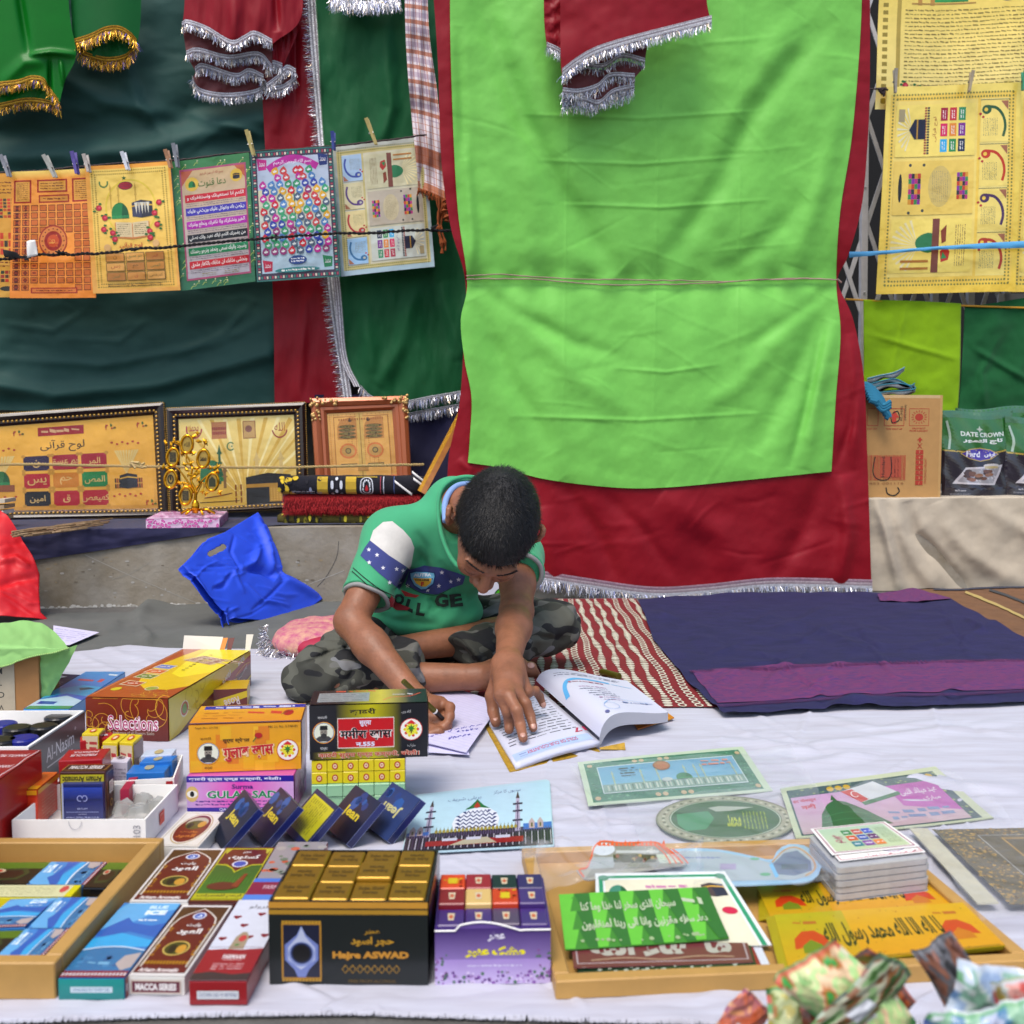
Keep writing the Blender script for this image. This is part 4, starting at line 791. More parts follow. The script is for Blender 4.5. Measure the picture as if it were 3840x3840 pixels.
M.build('rag_knot',BLK,label='frayed black knots tied along the rag line',cat='knot',kind='stuff')
f=quad(onw(100,905,-.255),onw(132,900,-.25),onw(106,968,-.255),onw(138,955,-.245));card('paper_scrap',warped(f,lambda u,v:.006*np.sin(3*u+2*v)),CARD,None,8,8,label='torn scrap of white paper stuck on the black rag line',cat='paper')
f=quad(onw(10,935,-.255),onw(60,945,-.25),onw(20,965,-.255),onw(85,970,-.245));card('rag_scrap',warped(f,lambda u,v:.006*np.sin(3*u+2*v)),BLK,None,8,8,label='black cloth scrap beside the white paper on the rag line',cat='rag')
rope('hanging_line',[(-100,650),(150,640),(320,622),(660,600),(930,570),(1250,548),(1600,505)],-.335,.003,mat('dark_line','3a2c2c',.8),'thin dark clothes line that the left posters are pegged to','clothes line',seed=4)
rope('hanging_line',[(3100,345),(3330,330),(3600,322),(3900,316)],-.29,.0028,mat('dark_line','3a2c2c',.8),'thin dark clothes line that the right posters are pegged to','clothes line',seed=5)
M=MB();rs=random.Random(8)
for k in range(9):M.tube([onw(3300+rs.uniform(-6,20),338+rs.uniform(-8,8),-.27),onw(3322+rs.uniform(-12,8),344+rs.uniform(-14,18),-.265)],.0035,6)
M.build('knot',mat('dark_red_black','22141a',.8),label='dark knot on the line at the left corner of the gold posters',cat='knot')
BLU=mat('blue_ribbon','4a98c8',.6)
f=None
def ribbon(pts,wpx,off,m,label):
 P=resam(pts,80);w_=np.interp(np.linspace(0,1,80),np.linspace(0,1,len(wpx)),wpx);A=onw(P[:,0],P[:,1]-w_/2,off);B=onw(P[:,0],P[:,1]+w_/2,off+.004);Cc=onw(P[:,0],P[:,1],off+.008+.002*np.sin(np.arange(80)*.6))
 return mk('ribbon',np.vstack([A,Cc,B]),[[i,i+1,80+i+1,80+i] for i in range(79)]+[[80+i,80+i+1,160+i+1,160+i] for i in range(79)],m,None,True,label=label,cat='ribbon')
ribbon([(3185,955),(3300,948),(3450,935),(3560,928),(3700,922),(3960,912)],[22,14,12,14,22,26,28],-.235,BLU,'light blue cloth ribbon stretched across the lower part of the gold posters')
TW=mat('striped_twine','b87868',.7,var=.9,vscale=420,varc='a8b860')
rope('striped_rope',[(-100,1742),(200,1742),(480,1748),(760,1752),(1100,1752),(1400,1746),(1590,1742)],-.2,.0042,TW,'thin striped rope holding back the framed pictures on the step','rope',n=400,tw=2,j=.5)
M=MB();rs=random.Random(4)
for k in range(8):M.tube([onw(500+rs.uniform(-14,14),1742+rs.uniform(-12,12),-.194),onw(515+rs.uniform(-20,40),1748+rs.uniform(-16,10),-.188)],.004,5)
M.build('rope_knot',TW,label='knot in the striped rope in front of the large framed panel',cat='knot')
# == FRAMED PICTURES ON THE STEP
DKW=mat('dark_wood_frame','24130f',.3,coat=.4,var=.2,vscale=30);GBD=mat('gold_bead','b8924a',.35,metal=.75);COP=mat('copper_frame','a85a34',.35,metal=.35,coat=.3);PALE=mat('pale_gold_ornament','c8a468',.4,metal=.5,bump=.8,bscale=160,bdist=.003)
def frame(label,co,ci,ob,ot,mts,fn,beads=True,name='framed_picture',m=INKF,corner=False):
 """co/ci outer and inner corner pixels tl,tr,bl,br; ob/ot wall offsets of bottom and top edge"""
 offs=[ot,ot,ob,ob];O=[onw(x,y,o) for(x,y),o in zip(co,offs)]
 f0=quad(*O)
 def bary(x,y,o):return onw(x,y,o)
 def at_(x,y):
  tt=(y-co[0][1])/(co[2][1]-co[0][1]);return onw(x,y,ot+(ob-ot)*tt)
 I=[at_(x,y) for x,y in ci];e=empty(name,(O[2]+O[3])/2,label,'picture frame');n=f0.n
 ring_=[(0,0,.004),(.06,0,.016),(.3,0,.022),(.55,0,.016),(.62,0,.012),(.8,0,.012),(1,0,.004)]
 order=(0,1,3,2)
 for k in range(4):
  i,j=order[k],order[(k+1)%4];V=[]
  for t,_,z in ring_:V+=[O[i]*(1-t)+I[i]*t+n*z,O[j]*(1-t)+I[j]*t+n*z]
  V+=[O[i]-n*.012,O[j]-n*.012];K=len(ring_);Fc=[[2*q,2*q+1,2*q+3,2*q+2] for q in range(K-1)]+[[2*K,2*K+1,1,0]]
  mk('frame_rail',V,Fc,mts[0],e)
  if beads:
   M=MB()
   for t,r_b in((.03,.0024),(.68,.0044)):
    A_,B_=O[i]*(1-t)+I[i]*t+n*.013,O[j]*(1-t)+I[j]*t+n*.013;L=np.linalg.norm(B_-A_);nb=int(L/(r_b*3.0))
    for q in range(nb):M.ball(A_+(B_-A_)*(q+.5)/nb,(r_b*1.2,r_b,r_b),None,6,4)
   M.build('beading',mts[1],e,kind='stuff',smooth=True)
 fi=quad(*I);card('picture',fi,mat('picture_foil','c8983c',.3,metal=.6,bump=.2,bscale=6,bdist=.02),e)
 a=Art(fi.w,fi.h,z0=.0006);fn(a);a.build(fi,e,m)
 if corner:
  M=MB();rs=random.Random(3)
  for k,(c0,c1) in enumerate(zip(O[:2],I[:2])):
   dr=(O[1]-O[0])/np.linalg.norm(O[1]-O[0])*(1 if k==0 else-1);dn=(O[2]-O[0])/np.linalg.norm(O[2]-O[0])
   for q in range(30):t=rs.uniform(0,.085);s_=rs.uniform(0,.028);p=c0+(dr*t+dn*s_ if q%2 else dn*t+dr*s_)+n*.02;M.ball(p,rs.uniform(.003,.007),None,7,5)
  M.build('corner_ornament',PALE,e,smooth=True,kind='stuff')
 gl_=mat('picture_glass','404040',.03,alpha=.05,spec=.8)
 card('glass_pane',quad(*[q+n*.003 for q in I]),gl_,e,thick=.0005)
 return e
def f_loh(a):
 a.rect(0,0,1,1,'f8b83c',4,5,c2='d0923a');a.rect(.02,.04,.98,.96,'f4b43e',4,4,c2='e0a03c')
 a.rect(.34,.05,.6,.15,'a01c24');a.fine(.36,.07,.58,.13,1,'d8a878',1,.9);a.text('لوح قرآنی',.475,.27,.14,'1c1410',fit=.25,bold=.01)
 T=['ن','حم عسق','المر','يس','حم','المص','امين','ق','كهيعص'];cs=['2c1c3c','a01428','a01428','b01828','c8781c','1c7a3c','14141c','b01428','b01828']
 for j in range(3):
  for i in range(3):
   u,v=.325+i*.162,.46+j*.205;a.rect(u-.072,v-.085,u+.072,v+.085,cs[j*3+i])
   for su in(-1,1):
    for sv in(-1,1):a.ell(u+su*.072,v+sv*.085,.012,.02,'c08830',8,up=False)
   a.z+=.00002;a.text(T[j*3+i],u,v+.005,.09,'d8b068',bold=.01)
 for u in(.13,.83):
  for k in range(9):th=-pi/2+(k-4)*.17;a.poly([(u,.62),(u+.09*sin((k-4)*.2),.36),(u+.09*sin((k-4)*.2)+.012,.36)],'e8c878')
  for k in range(6):a.ell(u+(k-2.5)*.03,.27+.02*(k%2),.008,.012,'b83a28',7,up=False);a.ell(u+(k-2.5)*.03,.86-.02*(k%2),.008,.012,'b83a28',7,up=False)
  a.z+=.00002
 domes(a,.13,.7,.045,'2c6a38');a.rect(.06,.7,.2,.78,'8a4a28');a.grid(.76,.66,.92,.78,14,2,.7,.8,['3a2418','9a3c28']);kaaba(a,.84,.78,.05)
 for(u0,v0) in((.72,.06),(.9,.06),(.93,.9),(.2,.06)):a.blobs(u0,v0,u0+.07,v0+.06,14,.005,['b83a28','5a7a38'],4)
def f_shrine(a):
 a.rect(0,0,1,1,'f8dc84',4,5,c2='dcb040')
 for k in range(16):th=-2.6+k*.16;a.poly([(.55,1.0),(.55+1.2*cos(th),1+1.3*sin(th)),(.55+1.2*cos(th+.06),1+1.3*sin(th+.06))] if 0 else[(.55,.95),(max(0,min(1,.55+.75*cos(th))),max(.02,.95+1.1*sin(th))),(max(0,min(1,.55+.75*cos(th+.05))),max(.02,.95+1.1*sin(th+.05)))],'fce8a0' if k%2 else 'dcb048')
 a.ring(.13,.12,.07,.11,.012,'a83a4a',20,0,200);a.text('محمد',.13,.11,.07,'a8343c',fit=.08);a.rect(.28,.05,.41,.24,'b8784a');a.grid(.285,.1,.405,.2,8,2,.7,.7,['8a2c2c'])
 a.rect(.55,.05,.66,.25,'c8a060');a.frame(.55,.05,.66,.25,.006,'8a4a2c');a.ell(.6,.14,.03,.04,'8a5a4a');a.text('الله',.87,.13,.1,'a02828',fit=.09);a.ring(.87,.15,.07,.11,.012,'a03c38',20,10,170)
 a.ring(.44,.33,.035,.05,.01,'3a7a4a',18,40,320);a.star(.45,.33,.012,'3a7a4a')
 minaret(a,.66,.82,.03,.42,'d8b870');minaret(a,.87,.82,.03,.42,'d8b870');minaret(a,.34,.75,.02,.45,'3a6a4a');domes(a,.27,.72,.1,'3a7a52','2c6240');minaret(a,.38,.8,.024,.25,'8a6a40')
 a.poly([(.56,.69),(.75,.65),(.95,.68),(.95,1),(.56,1)],'1c1a1e');a.rect(.56,.77,.95,.81,'b8862c');a.rect(.76,.81,.87,.98,'b8862c');a.grid(.765,.82,.865,.97,4,6,.6,.6,['d8a848']);a.grid(.46,.76,.55,.98,4,3,.6,.8,['8a4a20','e0b860'])
 a.line([(.2,.9),(.32,.885),(.44,.86)],.008,'6a2c28',8);a.line([(.16,.95),(.5,.95)],.006,'2a1a10');a.fine(.55,.93,.55,.93,1,'000000')
def f_doors(a):
 a.rect(0,0,1,1,'f0b45c',2,4,c2='e09c48');a.grid(.02,.02,.98,.98,30,32,.5,.5,['b8742c','d8a858']);a.rect(.09,.06,.93,1,'ecb058');a.frame(.09,.06,.93,1.05,.012,'a86a28')
 a.rect(.44,.02,.54,1,'dcb058');a.rect(.485,.02,.495,1,'8a5a20')
 for u in(.29,.7):
  a.poly([(u-.15,.42),(u-.15,.22),(u-.1,.12),(u+.1,.06),(u+.15,.1),(u+.15,.42)],'c88840');a.ell(u+.05*(1 if u<.5 else-1.6),.12,.03,.03,'3a3020')
  for j in range(4):a.ell(u,.22+j*.055,.13,.026,'2a2418',18);a.ell(u,.22+j*.055,.12,.018,'9a8440',18);a.fine(u-.1,.205+j*.055,u+.1,.235+j*.055,1,'3a3018',j,.9)
  a.ell(u,.6,.13,.12,'d87a3a');a.ell(u,.6,.1,.09,'c8964a');a.ell(u,.6,.045,.045,'3a3020');a.ell(u,.6,.032,.032,'a88c48');a.rect(u-.12,.8,u+.12,.855,'3a3020');a.rect(u-.11,.81,u+.11,.845,'b89850')
 a.rect(.42,.86,.58,.92,'b88438');a.grid(.16,.08,.86,.14,20,1,.5,.5,['a86428'])
frame('wide dark framed gold panel with nine coloured calligraphy tiles',[(-140,1562),(618,1509),(-128,1957),(638,1938)],[(-88,1606),(574,1556),(-78,1916),(594,1906)],-.42,-.45,(DKW,GBD),f_loh)
frame('dark framed gold picture of a black shrine and minarets behind the gold stand',[(624,1531),(1148,1508),(641,1932),(1158,1905)],[(669,1572),(1102,1555),(680,1906),(1116,1882)],-.41,-.44,(DKW,GBD),f_shrine)
frame('copper coloured frame with carved corners round a pair of gilded doors',[(1163,1494),(1528,1484),(1186,1835),(1546,1822)],[(1226,1551),(1470,1538),(1240,1790),(1488,1780)],-.34,-.37,(COP,PALE),f_doors,beads=False,corner=True)
# leaning edge-on frame
e=empty('leaning_frame',onw(1580,1850,-.1),'gold edged wooden frame leaning edge on beside the lime curtain','picture frame')
p0,p1=onw(1776,1468,-.12),onw(1580,1846,-.03);d=(p1-p0)/np.linalg.norm(p1-p0);s=np.cross(d,-WN);s/=np.linalg.norm(s);L=np.linalg.norm(p1-p0);bk=-WN
LW=mat('honey_wood','a86a2c',.45,var=.25,vscale=40,coat=.2)
MB().box(p0-s*.002,s*.016,d*L,bk*.02).build('frame_rail',LW,e);MB().box(p0-s*.012,s*.010,d*L,bk*.02).build('gilt_edge',mat('gilt','c8901c',.4,metal=.3,bump=1,bscale=200,bdist=.002),e)
# stacked flat frames under the copper frame, on the step behind the rugs
r_=random.Random(6)
LEA=mat('brown_leather_box','3c1c14',.5,var=.3,vscale=30)
for i in range(4):
 A=onz(1085+i*6,1842-i*3,.229+.018*i)+[0,.02*(i%2),0];B=onz(1560-i*8,1835-i*3,.229+.018*i)
 MB().box(A,B-A,WN*-.12,[0,0,.016]).build('flat_box',LEA,label=['lowest','second','third','topmost'][i]+' flat brown box in the pile under the copper frame',cat='box',group='flat brown boxes under the copper frame')
# pile of bead strings / strips at far left on the step
STR=mat('brown_strips','7a5a3c',.6,var=.5,vscale=60,varc='c8b088')
M=MB();r_=random.Random(9)
for i in range(46):
 x=r_.uniform(40,330);y=2010-x*.13+r_.uniform(-12,14);L=r_.uniform(60,150);z=.232+r_.uniform(0,.014);M.tube([onz(x,y,z),onz(x+L*.5,y-L*.07,z+.002),onz(x+L,y-L*.13,z)],.0025,5)
M.build('wooden_strips',STR,label='heap of thin brown and gold wooden strips on the navy cloth below the large frame',cat='strips',kind='stuff')
# pink box and gold stand
PNK=mat('pink_white_paper','d8c0d0',.5)
pb=box('pink_patterned_box',(548,1981),(823,1977),(548,1949),(620,1925),.2295,PNK,dep=.3,hgt=.026,label='flat box in pink and white petal patterned paper under the gold stand',cat='box')
def petals(f,seed,n,r):
 a=art(f,z0=.0015);q=random.Random(seed);a.rect(0,0,1,1,'dcb8d4')
 for k in range(n):
  u,v=q.random(),q.random();th=q.uniform(0,3)
  for rr,c in((1,'f0e4f0'),(.85,'b8308a'),(.45,'d86ab0')):a.poly([(min(1,max(0,u+r/a.w*rr*cos(t)*cos(th)-r*.6/a.w*rr*sin(t)*sin(th))),min(1,max(0,v+r/a.h*rr*cos(t)*sin(th)+r*.6/a.h*rr*sin(t)*cos(th)))) for t in np.linspace(0,2*pi,9)[:-1]],c);a.z-=a.dz*.5
 a.build(f,pb.o)
petals(pb.front,1,60,.0085);petals(pb.right,2,70,.0085);petals(pb.top,3,160,.0095)
GLD=mat('polished_gold','d89a24',.16,metal=1.)
gs=empty('gold_stand',onz(735,1935,.256),'polished gold tree shaped stand with six oval medallions and leaf sprays','ornament')
gY=float(onz(735,1935,.256)[1])
def gp(x,y,dy=0):return ony(x,y,gY+dy)
M=MB()
for pts,r0,r1 in(([(735,1925),(731,1890),(733,1840),(716,1800),(722,1750)],.006,.003),([(733,1850),(700,1800),(670,1760),(650,1750)],.004,.002),([(716,1800),(740,1760),(760,1750)],.004,.002),([(722,1750),(700,1730),(700,1700)],.003,.002),([(733,1840),(760,1800),(795,1770)],.004,.002),([(735,1860),(760,1810),(765,1825),(758,1840)],.002,.0015),([(722,1750),(690,1690),(665,1665),(640,1660)],.003,.0015),([(760,1690),(770,1665),(780,1655)],.002,.001),([(725,1850),(705,1815),(680,1810),(665,1800)],.003,.002)):
 P=resam(pts,16);M.tube([gp(x,y) for x,y in P],list(np.linspace(r0,r1,16)),7)
M.build('branches',GLD,gs,smooth=True)
M=MB();q=random.Random(5);c0=gp(733,1900);M.ball(c0,(.012,.012,.022),None,12,8)
for th in np.linspace(0,2*pi,7)[:-1]:
 base=gp(735,1922)+[0,.02,0];M.tube([base+[0,0,.006],base+[.03*cos(th),.025*sin(th),.008],base+[.052*cos(th),.045*sin(th),-.004]],[.005,.004,.0045],7)
M.build('foot',GLD,gs,smooth=True)
M=MB()
for(x,y) in((640,1665),(650,1655),(625,1662),(668,1660),(730,1640),(745,1655),(738,1625),(775,1660),(765,1655),(628,1755),(612,1752),(640,1745),(805,1755),(815,1765),(790,1752),(820,1752),(820,1848),(775,1850),(690,1745),(735,1755),(742,1770),(728,1790),(710,1780),(745,1800),(715,1735),(705,1830),(670,1810),(690,1812),(760,1840),(735,1775),(700,1760),(685,1700),(725,1700)):
 for k in range(2):
  th=q.uniform(-1.2,1.2)+(-.6 if x<710 else .6);p=gp(x+q.uniform(-4,4),y+q.uniform(-4,4),-.003);dx=np.array([sin(th),0,cos(th)]);sx=np.array([cos(th),0,-sin(th)]);L=.011
  M.add([p-dx*L,p+sx*.0042-[0,.002,0],p+dx*L,p-sx*.0042-[0,.002,0],p-[0,.0035,0]],[[0,1,4],[1,2,4],[2,3,4],[3,0,4],[0,3,2,1]])
M.build('leaf',GLD,gs,kind='stuff')
for k,(x,y) in enumerate(((701,1666),(648,1714),(762,1720),(640,1797),(696,1859),(796,1807))):
 c0=gp(x,y,-.006);rx,rz=.0175,.0265;th=-.16;M=MB()
 P=[c0+[rx*cos(t)*cos(th)-rz*sin(t)*sin(th),0,rx*cos(t)*sin(th)+rz*sin(t)*cos(th)] for t in np.linspace(0,2*pi,27)];M.tube(P,.0045,8,cap=False);md=M.build('medallion_ring',GLD,gs,smooth=True)
 V=[c0+(P[i]-c0)*.9 for i in range(26)];mk('medallion_plate',V,[list(range(26))],mat('pale_gold_plate','b8984c',.35,metal=.6),gs)
 f=quad(c0+[-.012,-.001,.018],c0+[.012,-.001,.018],c0+[-.012,-.001,-.018],c0+[.012,-.001,-.018]);a=art(f)
 if k==0:a.text('الله',.5,.5,.4,'2c2410',fit=.7)
 elif k==2:a.text('محمد',.5,.5,.4,'1c1810',fit=.8,bold=.03)
 elif k==3:a.ring(.5,.5,.4,.4,.16,'1c1810');a.ell(.5,.4,.12,.2,'2c2410')
 elif k==5:a.poly([(.1,.9),(.1,.3),(.5,.05),(.9,.3),(.9,.9)],'2a3018')
 else:a.rect(.12,.1,.88,.9,'1c1c14');a.fine(.2,.15,.8,.85,7,'7a6a30',k)
 a.build(f,gs)
# ---- folded rugs
def slab(name,x0,x1,ytop,ybot,Y,dep,m,label,parent=None,seed=0,z=None,n=60,**k):
 A,B=ony(x0,ybot,Y),ony(x1,ybot,Y);T=ony(x0,ytop,Y);h=T[2]-A[2];V=[];K=24
 for i in range(n):
  t=i/(n-1);c0=A+(B-A)*t
  ee=1-.25*(abs(t-.5)*2)**10
  for j in range(K):
   th=2*pi*j/K;sx=np.sign(cos(th))*abs(cos(th))**.5;sz=np.sign(sin(th))*abs(sin(th))**.6;wv=1+.03*sin(i*.5+seed+j)
   V.append(c0+np.array([0,dep/2-dep/2*sx*ee,h/2+h/2*sz*ee*wv]))
 Fc=[[i*K+j,(i+1)*K+j,(i+1)*K+(j+1)%K,i*K+(j+1)%K] for i in range(n-1) for j in range(K)]+[list(range(K)),[(n-1)*K+j for j in range(K)][::-1]]
 def surf(u,v,zz):  # v: 0 back top .. 1 front bottom
  u,v,zz=map(np.asarray,(u,v,zz));th=(pi*.62+v*pi*.82);sx=np.sign(np.cos(th))*abs(np.cos(th))**.5;sz=np.sign(np.sin(th))*abs(np.sin(th))**.6
  return A+(B-A)*u[...,None]+np.stack([0*u,dep/2+dep/2*sx*1.0-zz-.0012,h/2+h/2*sz+(zz+.0012)*(sz>.3)],-1)
 o=mk(name,V,Fc,m,parent,True,label=label,cat='rug',**k);surf.w,surf.h=np.linalg.norm(B-A),h*1.6;return o,surf
FUZ=mat('rug_pile_dark','10101c',.95,bump=1,bscale=350,bdist=.003);RFZ=mat('rug_pile_red','7a0a12',.95,bump=1,bscale=200,bdist=.004);YFZ=mat('rug_pile_olive','4a4210',.95,bump=1,bscale=300,bdist=.003)
rY=3.27
o1,s1=slab('folded_rug',1033,1480,1925,1975,rY,.2,YFZ,'olive and black patterned rug at the bottom of the pile on the step')
a=Art(s1.w,s1.h);a.blobs(0,.1,1,1,90,.014,['14140c','c8b830','14140c','8a8020'],3,1.4);a.build(s1,o1,INKC)
o2,s2=slab('folded_rug',1058,1580,1848,1930,rY-.01,.19,RFZ,'shaggy red rug in the middle of the pile on the step')
V=[];Fc=[];q=np.random.RandomState(4)
for i in range(3200):
 u,v=q.rand(),q.uniform(.15,.9);p=s2(np.array(u),np.array(v),np.array(0.));d=np.array([q.randn()*.5,-1,-.6-q.rand()]);d/=np.linalg.norm(d);w_=np.array([.0007,0,.0003]);L=q.uniform(.006,.02);k=len(V);V+=[p-w_,p+w_,p+d*L];Fc.append([k,k+1,k+2])
mk('pile_tuft',V,Fc,mat('red_yarn','a01018',.8),o2,kind='stuff')
a=Art(s2.w,s2.h);a.rect(.03,.72,.97,.78,'a81420',20);a.rect(.03,.92,.97,.96,'b81824',20)
for u in(.2,.33,.52,.62,.68,.85):a.ell(u,.8,.014,.03,'c8a070',7);a.rect(u+.03,.83,u+.08,.86,'c87a48')
a.build(s2,o2,INKC)
o3,s3=slab('folded_rug',1038,1600,1785,1856,rY-.02,.12,FUZ,'rolled navy rug with yellow and white motifs on top of the pile on the step')
a=Art(s3.w,s3.h)
a.blobs(.0,.15,.13,1,26,.018,['c8a820','d8b82c','10101c'],2,1.5);a.blobs(.2,.2,.3,.9,8,.012,['8a90a8','10101c'],5,2)
for u in(.27,.46):a.rect(u,.1,u+.07,1,'b89828',2,6)
for i in range(3):
 for j in range(4):a.ell(.37+i*.03,.25+j*.2,.01,.1,'c8ccd4' if(i+j)%2 else '10101c',10)
a.ring(.27+.33,.55,.045,.38,.007,'c8ccd4');a.rect(.535,.12,.67,.17,'c8a828',4);a.rect(.535,.9,.67,.97,'c8a828',4)
for k in range(12):th=k*pi/6;a.ell(.6+.024*cos(th),.55+.21*sin(th),.005,.05,'c8ccd4',8)
a.ell(.6,.55,.012,.09,'b01c28');a.rect(.69,.1,.695,1,'9a3c48',1,6);a.rect(.71,.1,.716,1,'b8bcc8',1,6);a.rect(.78,.1,.785,1,'4a5a8a',1,6);a.fine(.1,.6,.25,.8,2,'c8ccd4',3)
a.build(s3,o3,INKC)
for k,(x0,y0,x1,y1) in enumerate(((1480,1800,1545,1850),(1545,1765,1590,1800),(1550,1790,1585,1815))):
 P0,P1=ony(x0,y0,rY-.035),ony(x1,y1,rY-.03);f=quad(P0,P1,P0-[0,0,.008],P1-[0,0,.008]);card('rug_label',warped(f,lambda u,v:.004*np.sin(4*u)),CARD,o3,8,2)
# == BAGS, PILLOW, PAPERS
def tplane(P0,P1,P2):  # pixel -> point of the plane through three points, relief along its normal
 n=np.cross(P1-P0,P2-P0);n/=np.linalg.norm(n);n=-n if n[1]>0 else n
 def f(x,y,h):
  a,dy,dz=ray(x,y);D=np.stack([a,dy,dz],-1);C0=np.array([0,0,CH]);t=((P0-C0)@n)/(D@n);return C0+D*t[...,None]+h[...,None]*n
 f.n=n;return f
bpl=tplane(onz(850,2345,.01),onz(1210,2240,.015),onw(960,1925,-.01)+[0,0,0]*1)
BLB=mat('blue_nonwoven','1f48d0',.55,bump=.3,bscale=900,bdist=.0005)
def rbb(x,y):
 cz=creases(x,y,21,34,(700,1960,1180,2330),120,5,.0028)
 h=.02*np.clip(1-((x-900)/330)**2,0,1)*np.clip(1-((y-2150)/230)**2,0,1)+.003*wrk(x,y,150,111,3)+cz
 for p,q,am in(([(760,2100),(850,2150),(900,2240)],7,.006),([(870,2010),(850,2080),(880,2150)],6,-.006),([(900,2200),(960,2260),(1080,2280)],7,.007),([(1060,2180),(1000,2240),(930,2300)],6,-.006),([(960,1940),(985,2060),(1010,2160)],12,.02),([(1010,2160),(1090,2200),(1190,2240)],14,.012),([(890,2140),(970,2150),(1020,2180)],14,-.02),([(960,2050),(930,2130),(880,2150)],12,.015),([(850,2165),(820,2210),(780,2215)],9,-.008),([(1000,2090),(1040,2150),(1050,2190)],10,-.016),([(690,2130),(750,2230),(840,2330)],8,.006),([(840,2290),(860,2320),(860,2345)],8,-.012)):h+=fold(x,y,p,q,am)
 return h
def bagsheet(name,off,parent,label=None,cat=None):
 o,P=sheet(name,[(678,2127),(720,2085),(766,2030),(830,2005),(968,1920)],[(850,2350),(862,2322),(1000,2332),(1128,2305),(1216,2240)],[(678,2127),(740,2215),(770,2250),(828,2305),(850,2350)],[(968,1920),(1000,1990),(1030,2090),(1056,2160),(1140,2200),(1216,2240)],130,110,lambda x,y,h:bpl(x,y,h-off),rbb,BLB,parent,smooth=False)
 me=o.data;me2=[p for p in me.polygons];keep=[]
 C0=np.array([v.co for v in me.vertices])+ORG[parent.name];px=proj(C0)
 for p in me2:
  c=px[list(p.vertices)].mean(0);a,b=c-[814,2064];t=radians(-27);u=a*cos(t)+b*sin(t);v=-a*sin(t)+b*cos(t)
  if(max(abs(u)-28,0))**2+v*v>11**2:keep.append(list(p.vertices))
 V=[v.co[:] for v in me.vertices];me.clear_geometry();me.from_pydata(V,[],keep);me.polygons.foreach_set('use_smooth',[True]*len(keep));me.materials.append(BLB) if not me.materials else None
 md=o.modifiers.new('t','SOLIDIFY');md.thickness=.0012;return o
bb=empty('blue_bag',onz(900,2340,.005),'bright blue cloth carrier bag with a slot handle slumped against the step','bag');bagsheet('front_panel',0,bb);bagsheet('back_panel',.02,bb)
# red bag left
rpl=tplane(onz(0,2335,.0),onz(150,2325,.0),onw(0,1955,.05))
RDB=mat('red_nonwoven','c8101c',.5,bump=.3,bscale=600,bdist=.0006)
sheet('red_bag',[(-260,1900),(0,1945),(24,1960),(60,2010)],[(-260,2345),(0,2340),(186,2334)],[(-260,1900),(-260,2345)],[(60,2010),(120,2100),(148,2165),(146,2230),(152,2310),(186,2334)],70,90,rpl,
lambda x,y:.05*np.clip(1-((x+60)/260)**2,0,1)+.008*wrk(x,y,160,121,3)+creases(x,y,22,18,(-100,1980,150,2320),120,5,.003)+fold(x,y,[(0,2140),(60,2120),(110,2150)],12,.012)+fold(x,y,[(-20,2240),(60,2200),(140,2180)],14,-.012),RDB,label='glossy red cloth bag slumped at the left edge against the step',cat='bag',smooth=False,thick=.0015)
for i,(y,c) in enumerate(((1878,'c8bca8'),(1900,'a89070'),(1921,'e0dcd4'),(1943,'b89c78'))):
 A,B=onw(-60,y+14,-.04),onw(18-i*3,y+8,-.04);MB().box(A,B-A,-WN*.1,[0,0,.011]).build('stacked_strip',mat('strip_'+c,c,.6),label=['topmost cream','tan','white','lowest light brown'][i]+' strip of the small stack at the left edge above the red bag',cat='strip',group='strips above the red bag')
# pillow
pw=empty('pink_pillow',onz(1180,2430,.0),'pink and red pillow with silver tinsel edging behind the seated boy','pillow')
PWM=mat('pillow_pink','a83a70',.8,var=.9,vscale=60,varc='c8a080');PWR=mat('pillow_red','9c1438',.6)
M=MB();c0=onz(1300,2390,.036);V=[];nu,nv=26,14
for j in range(nv+1):
 for i in range(nu):
  th=2*pi*i/nu;ph=pi*j/nv-pi/2;r=abs(cos(ph))**.45;V.append(c0+[.165*r*np.sign(cos(th))*abs(cos(th))**.55,.09*r*np.sign(sin(th))*abs(sin(th))**.55,.034*sin(ph)+.014*sin(th)*r+.002*sin(i*3)])
mk('cushion',V,[[j*nu+i,j*nu+(i+1)%nu,(j+1)*nu+(i+1)%nu,(j+1)*nu+i] for j in range(nv) for i in range(nu)],PWM,pw,True)
V2=[np.array(v)*1+[0,-.012,-.006] for v in V];V2=[c0+(v-c0)*[.8,.93,.8]+[.02,-.022,-.004] for v in V]
mk('red_panel',V2,[[j*nu+i,j*nu+(i+1)%nu,(j+1)*nu+(i+1)%nu,(j+1)*nu+i] for j in range(nv) for i in range(nu)],PWR,pw,True)
P=[c0+[-.19,.02,-.005],c0+[-.185,-.04,-.02],c0+[-.155,-.085,-.032],c0+[-.08,-.11,-.036],c0+[.02,-.115,-.036],c0+[.1,-.115,-.036]]
for k in range(4):fringe(np.array(P)+[0,.012*k,.01*k-.004],240,.018,[-.5,-.6,-.35],pw,seed=30+k,spread=1.0,name='tinsel')
